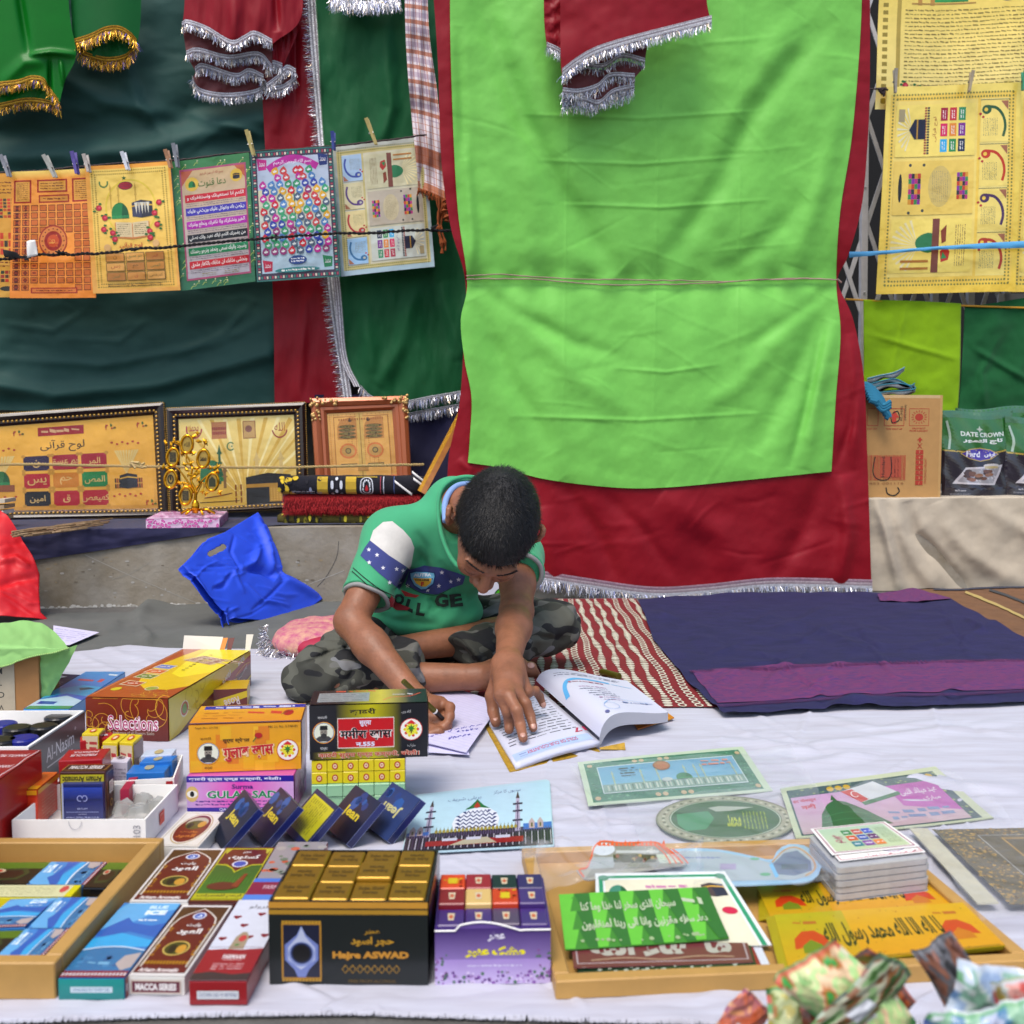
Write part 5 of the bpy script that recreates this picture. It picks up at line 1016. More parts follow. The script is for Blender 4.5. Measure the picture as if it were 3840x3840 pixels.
# papers
def flat(name,c,z,m,label,cat,fn=None,thick=.0006,ink=INK,wave=.0,nz=(2,2),seed=0,group=None,zs=None):
 zz=zs or(z,z,z,z);f0=quad(*[onz(x,y,q) for(x,y),q in zip(c,zz)]);f=warped(f0,lambda u,v:wave*(np.sin(2.3*u+1.1*v+seed)+.6*np.sin(3.1*v+seed))) if wave else f0;
 o=card(name,f,m,None,*((14,14) if wave else nz),thick=thick,label=label,cat=cat,group=group)
 if fn:a=Art(f0.w,f0.h);fn(a);a.build(f,o,ink)
 return o,f
LVP=mat('lined_paper','c8c4dc',.7)
flat('paper_sheet',[(200,2345),(372,2371),(200,2420),(262,2418)],.012,LVP,'lavender white paper lying on the grey cloth behind the green covered carton','paper',lambda a:a.fine(.05,.1,.9,.8,6,'8a86b8',3,.3))
# == GOODS ON THE LEFT
Z=.007
BRN=mat('brown_cardboard','9a6c3c',.8,var=.12,vscale=25)
def tbox(name,tl,tr,bl,z1,th,m,label,cat='box',fn=None,ink=INKG,front=None,fr=None,side=None,group=None,left=None):
 """flat box given by the pixels of three corners of its top face (at height z1) and its thickness"""
 P=onz(*tl,z1),onz(*tr,z1),onz(*bl,z1);ex=P[1]-P[0];ey=P[2]-P[0];p=np.array([ex[1],-ex[0],0])/np.linalg.norm(ex);dy=float(np.dot(ey,p));sh=ey*.5+p*dy*.5;ey=sh*dy/np.dot(sh,p)
 A=P[0]+ey;V,Fc=boxvf(A-[0,0,th],ex,-ey,[0,0,th]);o=mk(name,V,Fc,m,None,label=label,cat=cat,group=group)
 md=o.modifiers.new('b','BEVEL');md.width=min(.0008,th*.2);md.segments=2;dn=np.array([0,0,-th])
 b=Box();b.o=o;b.z1=z1;b.top=quad(P[0],P[0]+ex,A,A+ex);b.front=quad(A,A+ex,A+dn,A+ex+dn);b.right=quad(A+ex,P[0]+ex,A+ex+dn,P[0]+ex+dn);b.left=quad(P[0],A,P[0]+dn,A+dn)
 for f,g in((b.top,fn),(b.front,fr),(b.right,side),(b.left,left)):
  if g:a=art(f,z0=.0009);g(a);a.build(f,o,ink)
 return b
def pr(b,f,fn,ink=INKG):a=art(f,z0=.0013 if True else 0);fn(a);return a.build(f,b.o,ink)
def portrait(a,u,v,r):
 k=a.w/a.h;a.ell(u,v,r*1.12,r*1.12*k,'c02020');a.ell(u,v,r*1.08,r*1.08*k,'d8c020');a.ell(u,v,r*1.02,r*1.02*k,'2030a0');a.ell(u,v,r*.96,r*.96*k,'d8dcc8')
 a.poly([(u-r*.8,v+r*.6*k),(u-r*.45,v+r*.35*k),(u+r*.45,v+r*.35*k),(u+r*.8,v+r*.6*k),(u+r*.4,v+r*.88*k),(u-r*.4,v+r*.88*k)],'3c3c3c');a.ell(u,v-.02*k*r,r*.36,r*.5*k,'8a8478',16);a.ell(u,v+r*.32*k,r*.3,r*.28*k,'2c2c2c',12);a.poly([(u-r*.4,v-r*.28*k),(u-r*.36,v-r*.72*k),(u+r*.36,v-r*.72*k),(u+r*.4,v-r*.28*k)],'101010')
 a.rect(u-r*.22,v-r*.12*k,u-r*.06,v-r*.04*k,'1c1c1c');a.rect(u+r*.06,v-r*.12*k,u+r*.22,v-r*.04*k,'1c1c1c')
def emblem(a,u,v,r):
 k=a.w/a.h;a.ell(u,v,r*1.1,r*1.1*k,'b82020');a.ell(u,v,r*1.03,r*1.03*k,'e8e4dc')
 for t in range(10):th=t*.628;a.ell(u+r*.62*cos(th),v+r*.62*sin(th)*k,r*.16,r*.16*k,'d8c020' if t%2 else 'c83020',7,up=False)
 a.z+=a.dz;a.ell(u,v,r*.55,r*.55*k,'e0d83c');a.star(u,v-r*.1*k,r*.45,'2a7a2a',n=7);a.rect(u-r*.06,v,u+r*.06,v+r*.4*k,'5a4a1c');a.poly([(u-r*.5,v-r*.55*k),(u,v-r*.95*k),(u+r*.5,v-r*.55*k)],'c82828')
# white carton with green cloth
cb=box('cardboard_carton',(-330,2674),(150,2666),(-330,2450),None,Z,BRN,dep=.1,hgt=.108,label='brown cardboard carton with a cream shipping label under the light green cloth',cat='carton')
def f_(a):
 a.rect(0,.0,.81,1,'a89c84',2,2)
 for t,v,s_ in(('W E',.93,.085),('CALCUTTA',.72,.1),('TO NEPAL',.52,.1),('MADE IN',.33,.1),('076517/3',.13,.1)):a.text(t,.78-len(t)*.0285+(-.03 if t=='W E' else 0),v,s_,'242420',rot=180,bold=.012)
pr(cb,cb.front,f_,INK)
LG=mat('light_green_cotton','86b86a',.75,bump=.3,bscale=700,bdist=.0005)
def cpl(x,y,h):
 t=onz(x,y,.124);f=ony(x,y,cb.A[1]-.006-.0*y);k=(t[...,1]>cb.A[1]-.006)[...,None];return np.where(k,t+np.stack([0*h,0*h,np.maximum(h,-.006)],-1),f-np.stack([0*h,np.abs(h)*.6,0*h],-1))
gcl=empty('green_cloth',onz(0,2600,0),'light green cotton cloth with a stitched hem draped over the cardboard carton','cloth')
o,P=sheet('cloth',[(-330,2350),(-60,2336),(90,2329),(185,2345),(240,2395)],[(-330,2560),(0,2503),(70,2480),(130,2462),(200,2450),(264,2430)],[(-330,2350),(-330,2560)],[(240,2395),(264,2430)],90,46,cpl,lambda x,y:.006*wrk(x,y,150,131,3)-.012*np.clip((x-160)/100,0,1),LG,gcl)
M=MB();E_=resam(P[-1],160,False)
for i in range(0,159,2):M.tube([E_[i]+[0,-.001,.0015],E_[i+1]+[0,-.001,.0018]],.0011,4)
M.build('hem_stitch',mat('hem_thread','a8c878',.7),gcl,kind='stuff')
yy=cb.A[1]+.02
sheet('side_flap',[(138,2462),(200,2450),(264,2430)],[(146,2560),(152,2640),(160,2650)],[(138,2462),(144,2520),(146,2560)],[(264,2430),(225,2520),(160,2650)],24,30,lambda x,y,h:ony(x,y,yy)+np.stack([0*h,h,0*h],-1),lambda x,y:.03*(x-138)/120+.004*wrk(x,y,60,133,2),LG,gcl)
# packs between carton and incense box
tbox('flat_pack',(205,2525),(300,2530),(140,2600),.02,.014,mat('navy_pack','1c2448',.4),'dark navy and red flat pack half under the light green cloth','packet',lambda a:(a.rect(.1,.6,.95,.75,'a81824'),a.poly([(.2,.1),(.7,.15),(.3,.4)],'c8ccd4'),a.fine(.5,.4,.9,.55,2,'a89ca8',3)))
def f_(a):
 a.rect(0,0,1,1,'3a8ac8',3,4,c2='2a48b0');a.poly([(0,.5),(.5,.4),(1,.45),(1,.7),(.4,.62),(0,.75)],'2c9ac8');a.poly([(0,.78),(.5,.68),(1,.8),(1,.95),(0,.95)],'a8c8d8');a.rect(.02,.93,1,1,'3a8a5a');a.fine(.15,.2,.8,.33,1,'b84a58',4,1);a.fine(.1,.8,.5,.9,1,'2c3a98',5,.9);a.fine(.7,.06,.95,.16,1,'c8d8e0',6,.9);a.poly([(.5,.48),(.7,.46),(.9,.5),(.6,.54)],'1c4a5a')
tbox('flat_pack',(322,2520),(470,2520),(110,2660),.03,.022,mat('sky_pack','3a8ac8',.35),'sky blue incense pack leaning beside the large brown and yellow incense box','packet',f_)
# jar tray
ab=box('jar_tray',(-420,2988),(112,2985),(-420,2798),None,Z,CARD,dep=.195,hgt=.067,open_top=True,wall=.004,label='shallow black sided display tray lined white holding round lidded jars',cat='tray')
def f_(a):
 a.rect(0,.03,1,1,'101012',6,2);a.text('Al-Nasim',.52,.42,.3,'c8c8cc',fit=.5);a.rect(.28,.66,.74,.69,'b0b0b4');a.ring(.8,.25,.014,.03,.004,'c8c8cc')
 a.fine(.02,.75,.25,.9,2,'6a6a70',4,.5)
pr(ab,ab.right,f_)
LID=mat('black_plastic_lid','0e0e10',.28);LIB=mat('blue_plastic_lid','10187a',.3);JAR=mat('cream_jar','8a8278',.3)
for i,(x,y,c,t) in enumerate(((219,2697,LID,'black lidded round jar at the back right corner of the jar tray'),(163,2732,LID,'black lidded jar in the middle of the right end of the jar tray'),(66,2738,LID,'largest looking black lidded jar left of the middle in the jar tray'),(10,2724,LIB,'royal blue lidded jar at the left picture edge in the tray'),(88,2778,LIB,'royal blue lidded jar at the front of the jar tray'),(8,2786,LID,'black lidded jar at the left picture edge at the front of the tray'))):
 c0=onz(x,y,.064);e=empty('lidded_jar',[c0[0],c0[1],Z+.004],t,'jar','round jars in the black tray');b0=np.array([c0[0],c0[1],Z+.004])
 MB().tube([b0,b0+[0,0,.045]],.0185,24).build('jar_body',JAR,e,smooth=False)
 M=MB();M.tube([b0+[0,0,.045],b0+[0,0,.046],b0+[0,0,.056],b0+[0,0,.0575],b0+[0,0,.0575]],[.019,.0205,.0205,.0195,.0178],28);M.tube([b0+[0,0,.0572],b0+[0,0,.0585]],[.0178,.0172],28);M.build('lid',c,e)
# big red box at the left edge
rb_=box('red_carton',(-760,3497),(-348,3494),(0,0),None,Z,mat('red_gloss_card','a01010',.35,coat=.3),dep=.315,hgt=.086,label='large glossy red carton at the left edge with white lettering on its top',cat='carton')
def f_(a):
 a.rect(0,0,1,1,'8a1420',3,3)
 for k in range(7):a.text('JANNATUL FIRDOUS',.72,.07+k*.14,.042,'d8c8c8',fit=.42,rot=180,bold=.02)
 a.line([(.985,.01),(.96,.12),(.975,.2),(.955,.32),(.975,.45),(.955,.6),(.975,.8),(.96,.99)],.01,'e0d8d8',40)
pr(rb_,rb_.top,f_)
# incense box
sel=box('incense_carton',(326,2772),(633,2780),(285,2621),None,Z,mat('brown_gloss_card','7a2812',.4,coat=.2),dep=.39,hgt=.068,label='long brown and yellow incense carton lettered Selections lying behind the small white boxes',cat='carton')
def swirl(a,u,v,r,n,c,t=.006,seed=0):
 q=random.Random(seed)
 for k in range(n):
  th0=q.uniform(0,6.28);uu,vv=u+q.uniform(-1,1)*r,v+q.uniform(-1,1)*r*a.w/a.h*.7;s_=r*q.uniform(.3,.7);a.line([(min(.99,max(.01,uu+s_*(1-i/14)*cos(th0+i*.5))),min(.99,max(.01,vv+s_*(1-i/14)*a.w/a.h*sin(th0+i*.5)))) for i in range(12)],t,c,30)
def f_(a):
 a.rect(0,0,1,1,'7a2810',2,3,c2='5a1a10');swirl(a,.55,.22,.35,9,'c8902c',.007,3);swirl(a,.2,.6,.2,6,'c8902c',.007,4);a.ring(.97,.2,.12,.3,.008,'d8a030',20,90,300);a.text('Selections',.575,.58,.37,'e8d8dc',fit=.62,bold=.05);a.text('Selections',.575,.58,.35,'a81c5c',fit=.6,bold=.0);a.text('Fragrance of all Flowers Sticks',.58,.83,.1,'b8a898',fit=.5)
pr(sel,sel.front,f_)
def f_(a):
 a.rect(0,0,1,1,'a04418',4,6);a.poly([(.28,0),(1,0),(1,.78),(.8,.86),(.5,.84),(.3,.74),(.18,.6),(.12,.4),(.2,.15)],'d8b410');a.poly([(.4,0),(1,0),(1,.5),(.7,.62),(.5,.55),(.4,.3)],'e8d41c');a.rect(.02,.03,.04,.96,'b87850',1,8)
 for(v,c) in((.36,'6a7ab8'),(.46,'c85a18'),(.56,'5a7a2a'),(.7,'a83a1c')):a.poly([(.13,v),(.4,v+.03),(.37,v+.11),(.1,v+.08)],'c8c0a0');a.poly([(.15,v+.01),(.38,v+.036),(.355,v+.1),(.12,v+.074)],c);a.fine(.18,v+.035,.32,v+.07,1,'d8d0c0',3)
 a.ell(.18,.86,.06,.03,'c8b820');a.ell(.6,.84,.08,.035,'c8b8a0');a.ell(.6,.84,.07,.028,'8a9a3a');swirl(a,.6,.93,.3,7,'d8a830',.006,6)
 a.text('Selections',.76,.28,.3,'d8c8a8',fit=.36,rot=118,bold=.05);a.text('Selections',.76,.28,.28,'8a2c40',fit=.35,rot=118);a.fine(.55,.12,.6,.5,9,'6a5a10',4,.5)
pr(sel,sel.top,f_)
def f_(a):
 a.rect(0,0,1,1,'5a1c14',6,2);a.poly([(0,0),(1,0),(1,.1),(.72,.3),(.35,.62),(.1,.97),(0,1)],'c8ac10');a.poly([(0,.0),(.55,.0),(.3,.4),(.02,.95)],'c8b43c');a.poly([(1,.1),(.72,.3),(.5,.5),(.62,.6),(1,.35)],'9a1414')
 a.ell(.16,.45,.045,.2,'c8c0a0');a.ell(.16,.45,.037,.165,'a83c14');a.ell(.16,.45,.025,.12,'5a8a2c');swirl(a,.3,.2,.1,6,'9a7a10',.0025,9)
 a.text('Flora',.66,.35,.17,'d8ccc8',fit=.11,rot=160,bold=.03);a.text('Rose',.86,.14,.16,'d8ccc8',fit=.09,rot=165,bold=.03);a.text('Jasmine',.88,.48,.14,'b8a8a8',fit=.13,rot=162,bold=.02);a.text('Sandal',.68,.72,.16,'b8a8a8',fit=.12,rot=160,bold=.02);a.text('Rose',.86,.82,.16,'b8a8a8',fit=.09,rot=165,bold=.02)
 a.line([(.5,.75),(.6,.58),(.72,.52),(.8,.55)],.006,'c8902c',20);a.line([(.78,.45),(.9,.3),(.98,.3)],.005,'c8902c',20);a.poly([(.76,.98),(1,.68),(1,.74),(.8,.98)],'c8b010')
pr(sel,sel.right,f_)
s2_=box('incense_carton',(735,2668),(928,2660),(735,2590),None,Z,mat('card_ochre','b89418',.4,coat=.2),dep=.07,hgt=.038,label='second brown and yellow incense carton peeping out right of the large one, lettered Rose',cat='carton')
pr(s2_,s2_.front,lambda a:(a.rect(0,0,1,1,'5a2018',2,2),a.poly([(0,.75),(1,.1),(1,.4),(.2,1),(0,1)],'b8a010'),a.text('Rose',.7,.62,.4,'b8a8a8',fit=.3,rot=165,bold=.02)))
tp=sel.A+sel.ey+sel.ez
for(u0,u1,hh,c,ly) in((.0,.55,.026,'c8c4b8',-.2),(.3,.62,.02,'c87818',.3),(.66,.72,.022,'5a2018',.1),(.93,1.0,.03,'c8c4b8',0)):
 P0,P1=tp+sel.ex*u0,tp+sel.ex*u1;f=quad(P0+[0,.012,hh],P1+[.004,.014,hh*(1+ly*.4)],P0,P1);card('open_flap',f,mat('flap_'+c,c,.6),sel.o)
# second open white tray with small goods
MAG=mat('magenta_card','9a1038',.5)
t2=box('white_tray',(208,3046),(655,3018),(190,2928),None,Z,CARD,dep=.105,hgt=.036,open_top=True,label='open white card tray with small yellow and blue boxes behind the front tray',cat='tray')
pr(t2,t2.front,lambda a:(a.fine(.55,.15,.85,.4,1,'4a4a50',4,.8),a.rect(.93,.1,.99,.3,'a81c24')))
pr(t2,t2.right,lambda a:a.fine(.2,.3,.8,.8,8,'6a6a70',6,.4))
def mb(name,tl,tr,bl,z1,th,c,label,fn=None,fr=None,side=None,group='small boxes in the white card trays',rough=.4):
 return tbox(name,tl,tr,bl,z1,th,mat('card_'+c,c,rough,coat=.15),label,'box',fn,INKG,None,fr,side,group)
def ytop(a):a.ell(.5,.5,.2,.3,'c8481c',14);a.ell(.5,.5,.12,.18,'e0c8a0',10)
def yfr(a):a.rect(.05,.1,.95,.9,'c8b898');a.fine(.1,.3,.9,.8,2,'a83a3c',4,.8)
for tl,tr,bl,z1,t,L_ in(((330,2730),(392,2730),(316,2752),.075,.03,'single small yellow box standing highest behind the red lettered box'),((425,2750),(480,2752),(402,2784),.07,.04,'left small yellow box of the back pair in the white tray'),((484,2752),(534,2755),(470,2784),.07,.04,'right small yellow box of the back pair in the white tray'),((410,2774),(462,2776),(394,2800),.058,.04,'small yellow box in front on the left of the pair'),((463,2778),(528,2780),(440,2812),.058,.045,'front right small yellow box with a red fronted label in the white tray')):
 mb('small_box',tl,tr,bl,z1,t,'d0b81c',L_,ytop,yfr,lambda a:a.rect(0,.1,1,1,'5a1c1c'))
mb('small_box',(302,2762),(422,2745),(284,2782),.066,.03,'a81420','narrow red box with three white capital letters beneath the yellow boxes',lambda a:a.fine(.2,.2,.85,.8,1,'d8c8c8',3,1),lambda a:a.rect(0,.5,1,1,'c8a020'))
mb('small_box',(436,2826),(500,2826),(428,2858),.05,.034,'c0bcc8','small white box with a dark drawn eye beside the yellow boxes',lambda a:(a.ell(.45,.5,.25,.2,'8a8088'),a.ell(.45,.5,.1,.12,'18181c')),lambda a:a.fine(.1,.2,.9,.8,4,'8a8a98',3))
mb('small_box',(548,2812),(662,2806),(520,2836),.052,.02,'b8c4d4','pale silver blue rounded box behind the two blue ones in the white tray',lambda a:a.ell(.5,.5,.14,.35,'b8a878'))
mb('small_box',(545,2840),(666,2832),(506,2862),.05,.022,'1c6ab8','upper bright blue box in the white tray',lambda a:a.ell(.48,.5,.13,.35,'a8a078'))
mb('small_box',(500,2868),(640,2864),(473,2900),.045,.022,'1c6ab8','lower bright blue box at the front of the white tray',lambda a:a.ell(.5,.4,.12,.3,'a8a078'))
# front open white tray F103
t1=box('white_tray',(48,3182),(548,3179),(38,3070),None,Z,CARD,dep=.128,hgt=.034,open_top=True,label='front open white card tray marked F103 in pencil with an orange sticker on its side',cat='tray')
pr(t1,t1.front,lambda a:(a.text('F103',.935,.5,.055,'8a8a90',fit=.6,rot=270),a.ring(.475,.04,.05,.3,.004,'a8a8b0',16,0,180)),INK)
pr(t1,t1.right,lambda a:(a.rect(.38,.3,.52,.75,'d8481c'),a.fine(.4,.35,.5,.45,1,'e8c8b0',3)),INK)
ob=box('attar_box',(84,3105),(143,3104),(75,2992),None,Z+.003,mat('card_orange_red','c83414',.4,coat=.2),dep=.068,hgt=.047,label='orange red box with a yellow band standing at the left in the front white tray',cat='box',group='boxes standing in the front white tray')
pr(ob,ob.top,lambda a:(a.rect(0,0,1,1,'d8641c'),a.rect(0,.8,1,1,'d89418'),a.fine(.3,.35,.7,.5,1,'c84818',2)))
pr(ob,ob.front,lambda a:a.rect(0,0,1,.12,'d89418'));pr(ob,ob.right,lambda a:(a.rect(0,0,1,.12,'d89418'),a.fine(.15,.3,.8,.95,7,'c86a48',3,.4)))
mbx=box('attar_box',(228,3078),(400,3076),(221,2882),None,Z+.003,mat('card_brown','3a1410',.4,coat=.2),dep=.03,hgt=.062,label='brown and yellow box with upside down lettering behind the dark blue box',cat='box',group='boxes standing in the front white tray')
pr(mbx,mbx.front,lambda a:(a.rect(.03,.05,.97,.97,'a8a020'),a.text('Arham Aromatic',.5,.15,.13,'1c1c10',fit=.86,rot=180,bold=.03),a.rect(.9,.25,.97,.97,'4a7a2a',1,3)))
pr(mbx,mbx.top,lambda a:(a.frame(.03,.1,.97,.9,.015,'a87a2c'),a.text('MACCA SERIES',.5,.5,.45,'d8ccc8',fit=.72,bold=.03)))
pr(mbx,mbx.right,lambda a:(a.frame(.08,.03,.92,.97,.04,'8a6a30'),a.rect(.3,.25,.75,.5,'c8c8c0'),a.fine(.34,.28,.7,.47,8,'3a3a3a',3,.7),a.ring(.5,.7,.16,.08,.06,'a8842c',18)))
bb2=box('attar_box',(236,3085),(388,3084),(230,2936),None,Z+.003,mat('card_royal','101c5c',.3,coat=.4),dep=.018,hgt=.05,label='dark blue box with a pale monogram at the front of the white tray',cat='box',group='boxes standing in the front white tray')
pr(bb2,bb2.front,lambda a:(a.rect(0,.1,1,.4,'1c389a',1,3,c2='101c5c'),a.rect(0,0,.04,1,'8a94b8'),a.text('BATLAM',.5,.64,.045,'9aa0c8',fit=.24),a.ring(.44,.38,.07,.08,.02,'8a90c0',18,60,360),a.ring(.56,.38,.07,.08,.02,'8a90c0',18,-180,120),a.rect(.1,.72,.9,.73,'8a94c0'),a.text('Ingredients',.5,.78,.035,'a8acc8',fit=.2),a.fine(.1,.83,.9,.98,3,'a0a8d0',3,.5)))
rb3=box('attar_box',(224,3030),(388,3022),(214,2833),None,Z+.003,mat('card_red','9a101c',.35,coat=.3),dep=.05,hgt=.062,label='red box with white lettering standing behind the brown and yellow box',cat='box',group='boxes standing in the front white tray')
pr(rb3,rb3.top,lambda a:[a.text('JANNATUL',.5,.35,.2,'d8c4c4',fit=.6,rot=180,bold=.02),a.text('FIRDOUS',.5,.65,.2,'d8c4c4',fit=.6,rot=180,bold=.02)]);pr(rb3,rb3.front,lambda a:a.text('JANNATUL',.5,.2,.12,'d8c4c4',fit=.62,bold=.02))
MB().box(onz(452,3050,.012),[.010,.004,0],[-.006,.05,.0],[0,0,.03]).build('attar_box',MAG,label='magenta box edge leaning right of the brown and yellow box',cat='box',group='boxes standing in the front white tray')
CLR=mat('clear_plastic','d8dce0',.12,alpha=.22,spec=.8,bump=.5,bscale=60,bdist=.004)
r_=random.Random(3)
for i,(x,y) in enumerate(((470,3040),(540,3010),(520,3050),(600,2990),(585,3030))):
 c0=onz(x,y,.02);V=[c0+np.array([.016*cos(t)*(1+.2*r_.random()),.012*sin(t),-.004]) for t in np.linspace(0,2*pi,9)[:-1]]+[c0+np.array([.011*cos(t),.008*sin(t),.012*r_.uniform(.6,1.2)]) for t in np.linspace(0,2*pi,9)[:-1]]
 mk('plastic_pouch',V,[[k,(k+1)%8,8+(k+1)%8,8+k] for k in range(8)]+[[8+k for k in range(8)]],mat('cloudy_plastic','9a9c98',.2,alpha=.6,spec=.8),None,label=['leftmost','back left','front middle','back right','front right'][i]+' small clear plastic pouch in the front white tray',cat='pouch',group='plastic pouches in the white tray')
# ---- the surma cartons
pk_=box('surma_carton',(703,3044),(1103,3040),(696,2905),None,Z,mat('card_pink','b8489a',.3,coat=.4),dep=.09,hgt=.047,label='pink and violet carton under the orange one, lettered GULAB SADA',cat='carton')
def f_(a):
 a.rect(0,0,1,1,'c8609c',2,2);a.rect(0,0,.5,1,'b898c8',8,1,c2='d83aa8',hz=True);a.rect(.5,0,1,1,'d83aa8',8,1,c2='c8a0d0',hz=True);a.rect(0,0,1,.17,'2c1c8a');a.text('क़ादरी सुर्मा एण्ड कम्पनी, बरेली।',.45,.09,.12,'d8d8e8',fit=.86,bold=.03);a.rect(0,.88,1,1,'2c1c8a')
 a.ell(.05,.5,.06,.22,'c8a860');a.ell(.05,.5,.05,.1,'e0dcd0');a.ell(.05,.5,.02,.08,'101010');a.text('Surma',.52,.3,.13,'2c1c6a',fit=.2,bold=.03);a.text('GULAB SADA',.56,.52,.22,'d8e0d8',fit=.76,bold=.06);a.text('GULAB SADA',.56,.52,.21,'107a4a',fit=.74,bold=.03)
 a.fine(.08,.66,.95,.84,2,'4a2c7a',4,.6);a.text('QADRI',.37,.94,.09,'e0e0e8',fit=.14);a.text('CO.',.72,.94,.08,'e0e0e8',fit=.06)
pr(pk_,pk_.front,f_);pr(pk_,pk_.right,lambda a:(a.rect(0,0,1,1,'b87ab0',2,2,c2='a8489a'),a.blobs(.1,.1,.95,.95,16,.12,['c89ac0','9a3a8a','b858a0'],3)))
og=box('surma_carton',(711,2897),(1130,2882),(679,2717),None,pk_.z1+.001,mat('card_orange','d88a14',.3,coat=.4),dep=.095,hgt=.062,label='orange yellow carton with a bearded portrait on top of the pink carton',cat='carton')
def f_(a):
 a.rect(0,0,1,1,'d8981c',2,2);r=random.Random(3)
 for k in range(16):u=r.random()*.92;v=r.random()*.9;a.rect(u,v,min(1,u+.1),min(1,v+.3),['d8a420','d0781c','e0ac28'][k%3])
 portrait(a,.17,.6,.095);emblem(a,.88,.58,.09);a.text('क़ादरी',.15,.29,.075,'3a2010',fit=.1);a.text('मार्का',.17,.92,.07,'3a2010',fit=.07);a.text('सुर्मा स्पेशल',.42,.34,.12,'3a2410',fit=.24,bold=.02);a.text('गुलाब ख़ास',.53,.62,.3,'e0c8a0',fit=.47,ang=-4,bold=.07);a.text('गुलाब ख़ास',.53,.62,.29,'b8182c',fit=.45,ang=-4,bold=.03)
 a.ell(.62,.25,.035,.06,'a8141c');a.line([(.6,.28),(.57,.38)],.008,'2c6a2c');a.text('Regd. No.: 221336',.16,.06,.05,'2c1c10',fit=.2);a.text('Mfd. Lic. No.: 0-3485/83',.84,.07,.05,'2c1c10',fit=.26)
pr(og,og.front,f_)
pr(og,og.top,lambda a:(a.rect(0,0,1,1,'d8a020',3,2,c2='d88818'),a.rect(.05,.03,1,.22,'1c2c9a'),a.fine(.15,.06,.9,.2,1,'d0d4e8',4,.9),a.fine(.08,.35,.45,.8,3,'a8600c',5),a.fine(.48,.35,.8,.6,1,'c83828',6,.9),a.ell(.86,.5,.05,.16,'a8141c'),a.line([(.8,.6),(.86,.4),(.94,.3)],.008,'2c6a2c',8),a.rect(0,.95,1,1,'3a2c5a')))
pr(og,og.right,lambda a:(a.rect(0,0,1,1,'c8781c',2,2),a.text('1 दर्जन',.5,.5,.3,'4a2410',fit=.7,rot=270,bold=.03)))
# small boxes stacked 6 x 4
A0,B0=onz(1168,3034,Z),onz(1520,3024,Z);ex=(B0-A0)/6;pn=np.array([-ex[1],ex[0],0])/np.linalg.norm(ex);hh=.0156
for j in range(4):
 for i in range(6):
  P=A0+ex*i+[0,0,hh*j]+pn*(0 if j<2 else .004)+pn*r_.uniform(0,.002);c='d0bc18' if j>1 else '8ab890';o=mk('small_box',*boxvf(P+ex*.012,ex*.976,pn*.075,[0,0,hh*.97]),mat('card_'+c,c,.4,coat=.15),None,
label=('yellow' if j>1 else 'pale green')+' small box, '+['leftmost','second from left','third from left','third from right','second from right','rightmost'][i]+' in the '+['lowest','second lowest','second highest','top'][j]+' layer under the black carton',cat='box',group='small boxes stacked under the black carton')
  o.modifiers.new('b','BEVEL').width=.0006
  e0=ex*.976;P=P+ex*.012;f=quad(P+[0,0,hh*.97],P+e0+[0,0,hh*.97],P,P+e0);a=art(f)
  if j>1:a.ell(.5,.5,.2,.3,'a81c1c',14);a.ell(.5,.5,.13,.2,'d8c0a0',12);a.star(.5,.5,.08,'a82828')
  else:a.rect(.03,.05,.97,.12,'9ac8a0')
  a.build(f,o,INKG)
  if i==5:f=quad(P+e0+[0,0,hh*.97],P+e0+[0,0,hh*.97]+pn*.075,P+e0,P+e0+pn*.075);a=art(f);a.rect(0,0,1,1,'c8bca8' if j>1 else 'b8c8b0');a.rect(.1,.2,.9,.85,'a83a30' if j>1 else '9ab090');a.fine(.15,.25,.85,.8,2,'d8d0c0',4);a.build(f,o,INKG)
  if j==3:f=quad(P+[0,0,hh*.97]+pn*.075,P+e0+[0,0,hh*.97]+pn*.075,P+[0,0,hh*.97],P+e0+[0,0,hh*.97]);a=art(f);a.rect(.05,.0,.95,.97,'6a2418');a.build(f,o,INKG)
bk_=box('surma_carton',(1162,2850),(1604,2836),(1149,2644),None,Z+4*hh+.001,mat('card_black','101014',.25,coat=.5),dep=.075,hgt=.0715,label='shiny black and yellow carton with a red centre label on top of the small boxes',cat='carton')
def f_(a):
 a.rect(0,0,1,1,'14161c',2,2);a.rect(.22,0,.52,1,'14161c',6,3,c2='b8b010',hz=True);a.rect(.52,0,.78,1,'b8b010',6,3,c2='14161c',hz=True);a.rect(.02,.86,.3,.99,'14161c',3,1,c2='b8a818',hz=True)
 a.text('क़ादरी',.45,.13,.13,'14141c',fit=.22,bold=.03);a.rect(.235,.24,.715,.8,'d8d0c8');a.rect(.24,.255,.71,.785,'b8141c');a.text('सुर्मा',.47,.35,.11,'d0d4e8',fit=.1,bold=.03);a.text('ममीरा ख़ास',.475,.54,.24,'d8d0cc',fit=.45,bold=.06);a.text('ममीरा ख़ास',.475,.54,.23,'101014',fit=.43,bold=.03);a.text('न.555',.47,.73,.08,'d0d4e8',fit=.16,bold=.04)
 portrait(a,.12,.5,.085);emblem(a,.86,.48,.088);a.text('क़ादरी',.11,.22,.06,'c8c8c8',fit=.08);a.text('मार्का',.12,.8,.06,'c8c8c8',fit=.06);a.text('کادری',.82,.15,.06,'c8c8c8',fit=.08);a.text('مارکہ',.86,.78,.06,'c8c8c8',fit=.07);a.text('क़ादरी सुर्मा एण्ड कम्पनी, बरेली।',.5,.92,.13,'d8c8b8',fit=.86,bold=.05);a.text('क़ादरी सुर्मा एण्ड कम्पनी, बरेली।',.5,.92,.12,'b83a20',fit=.85,bold=.02)
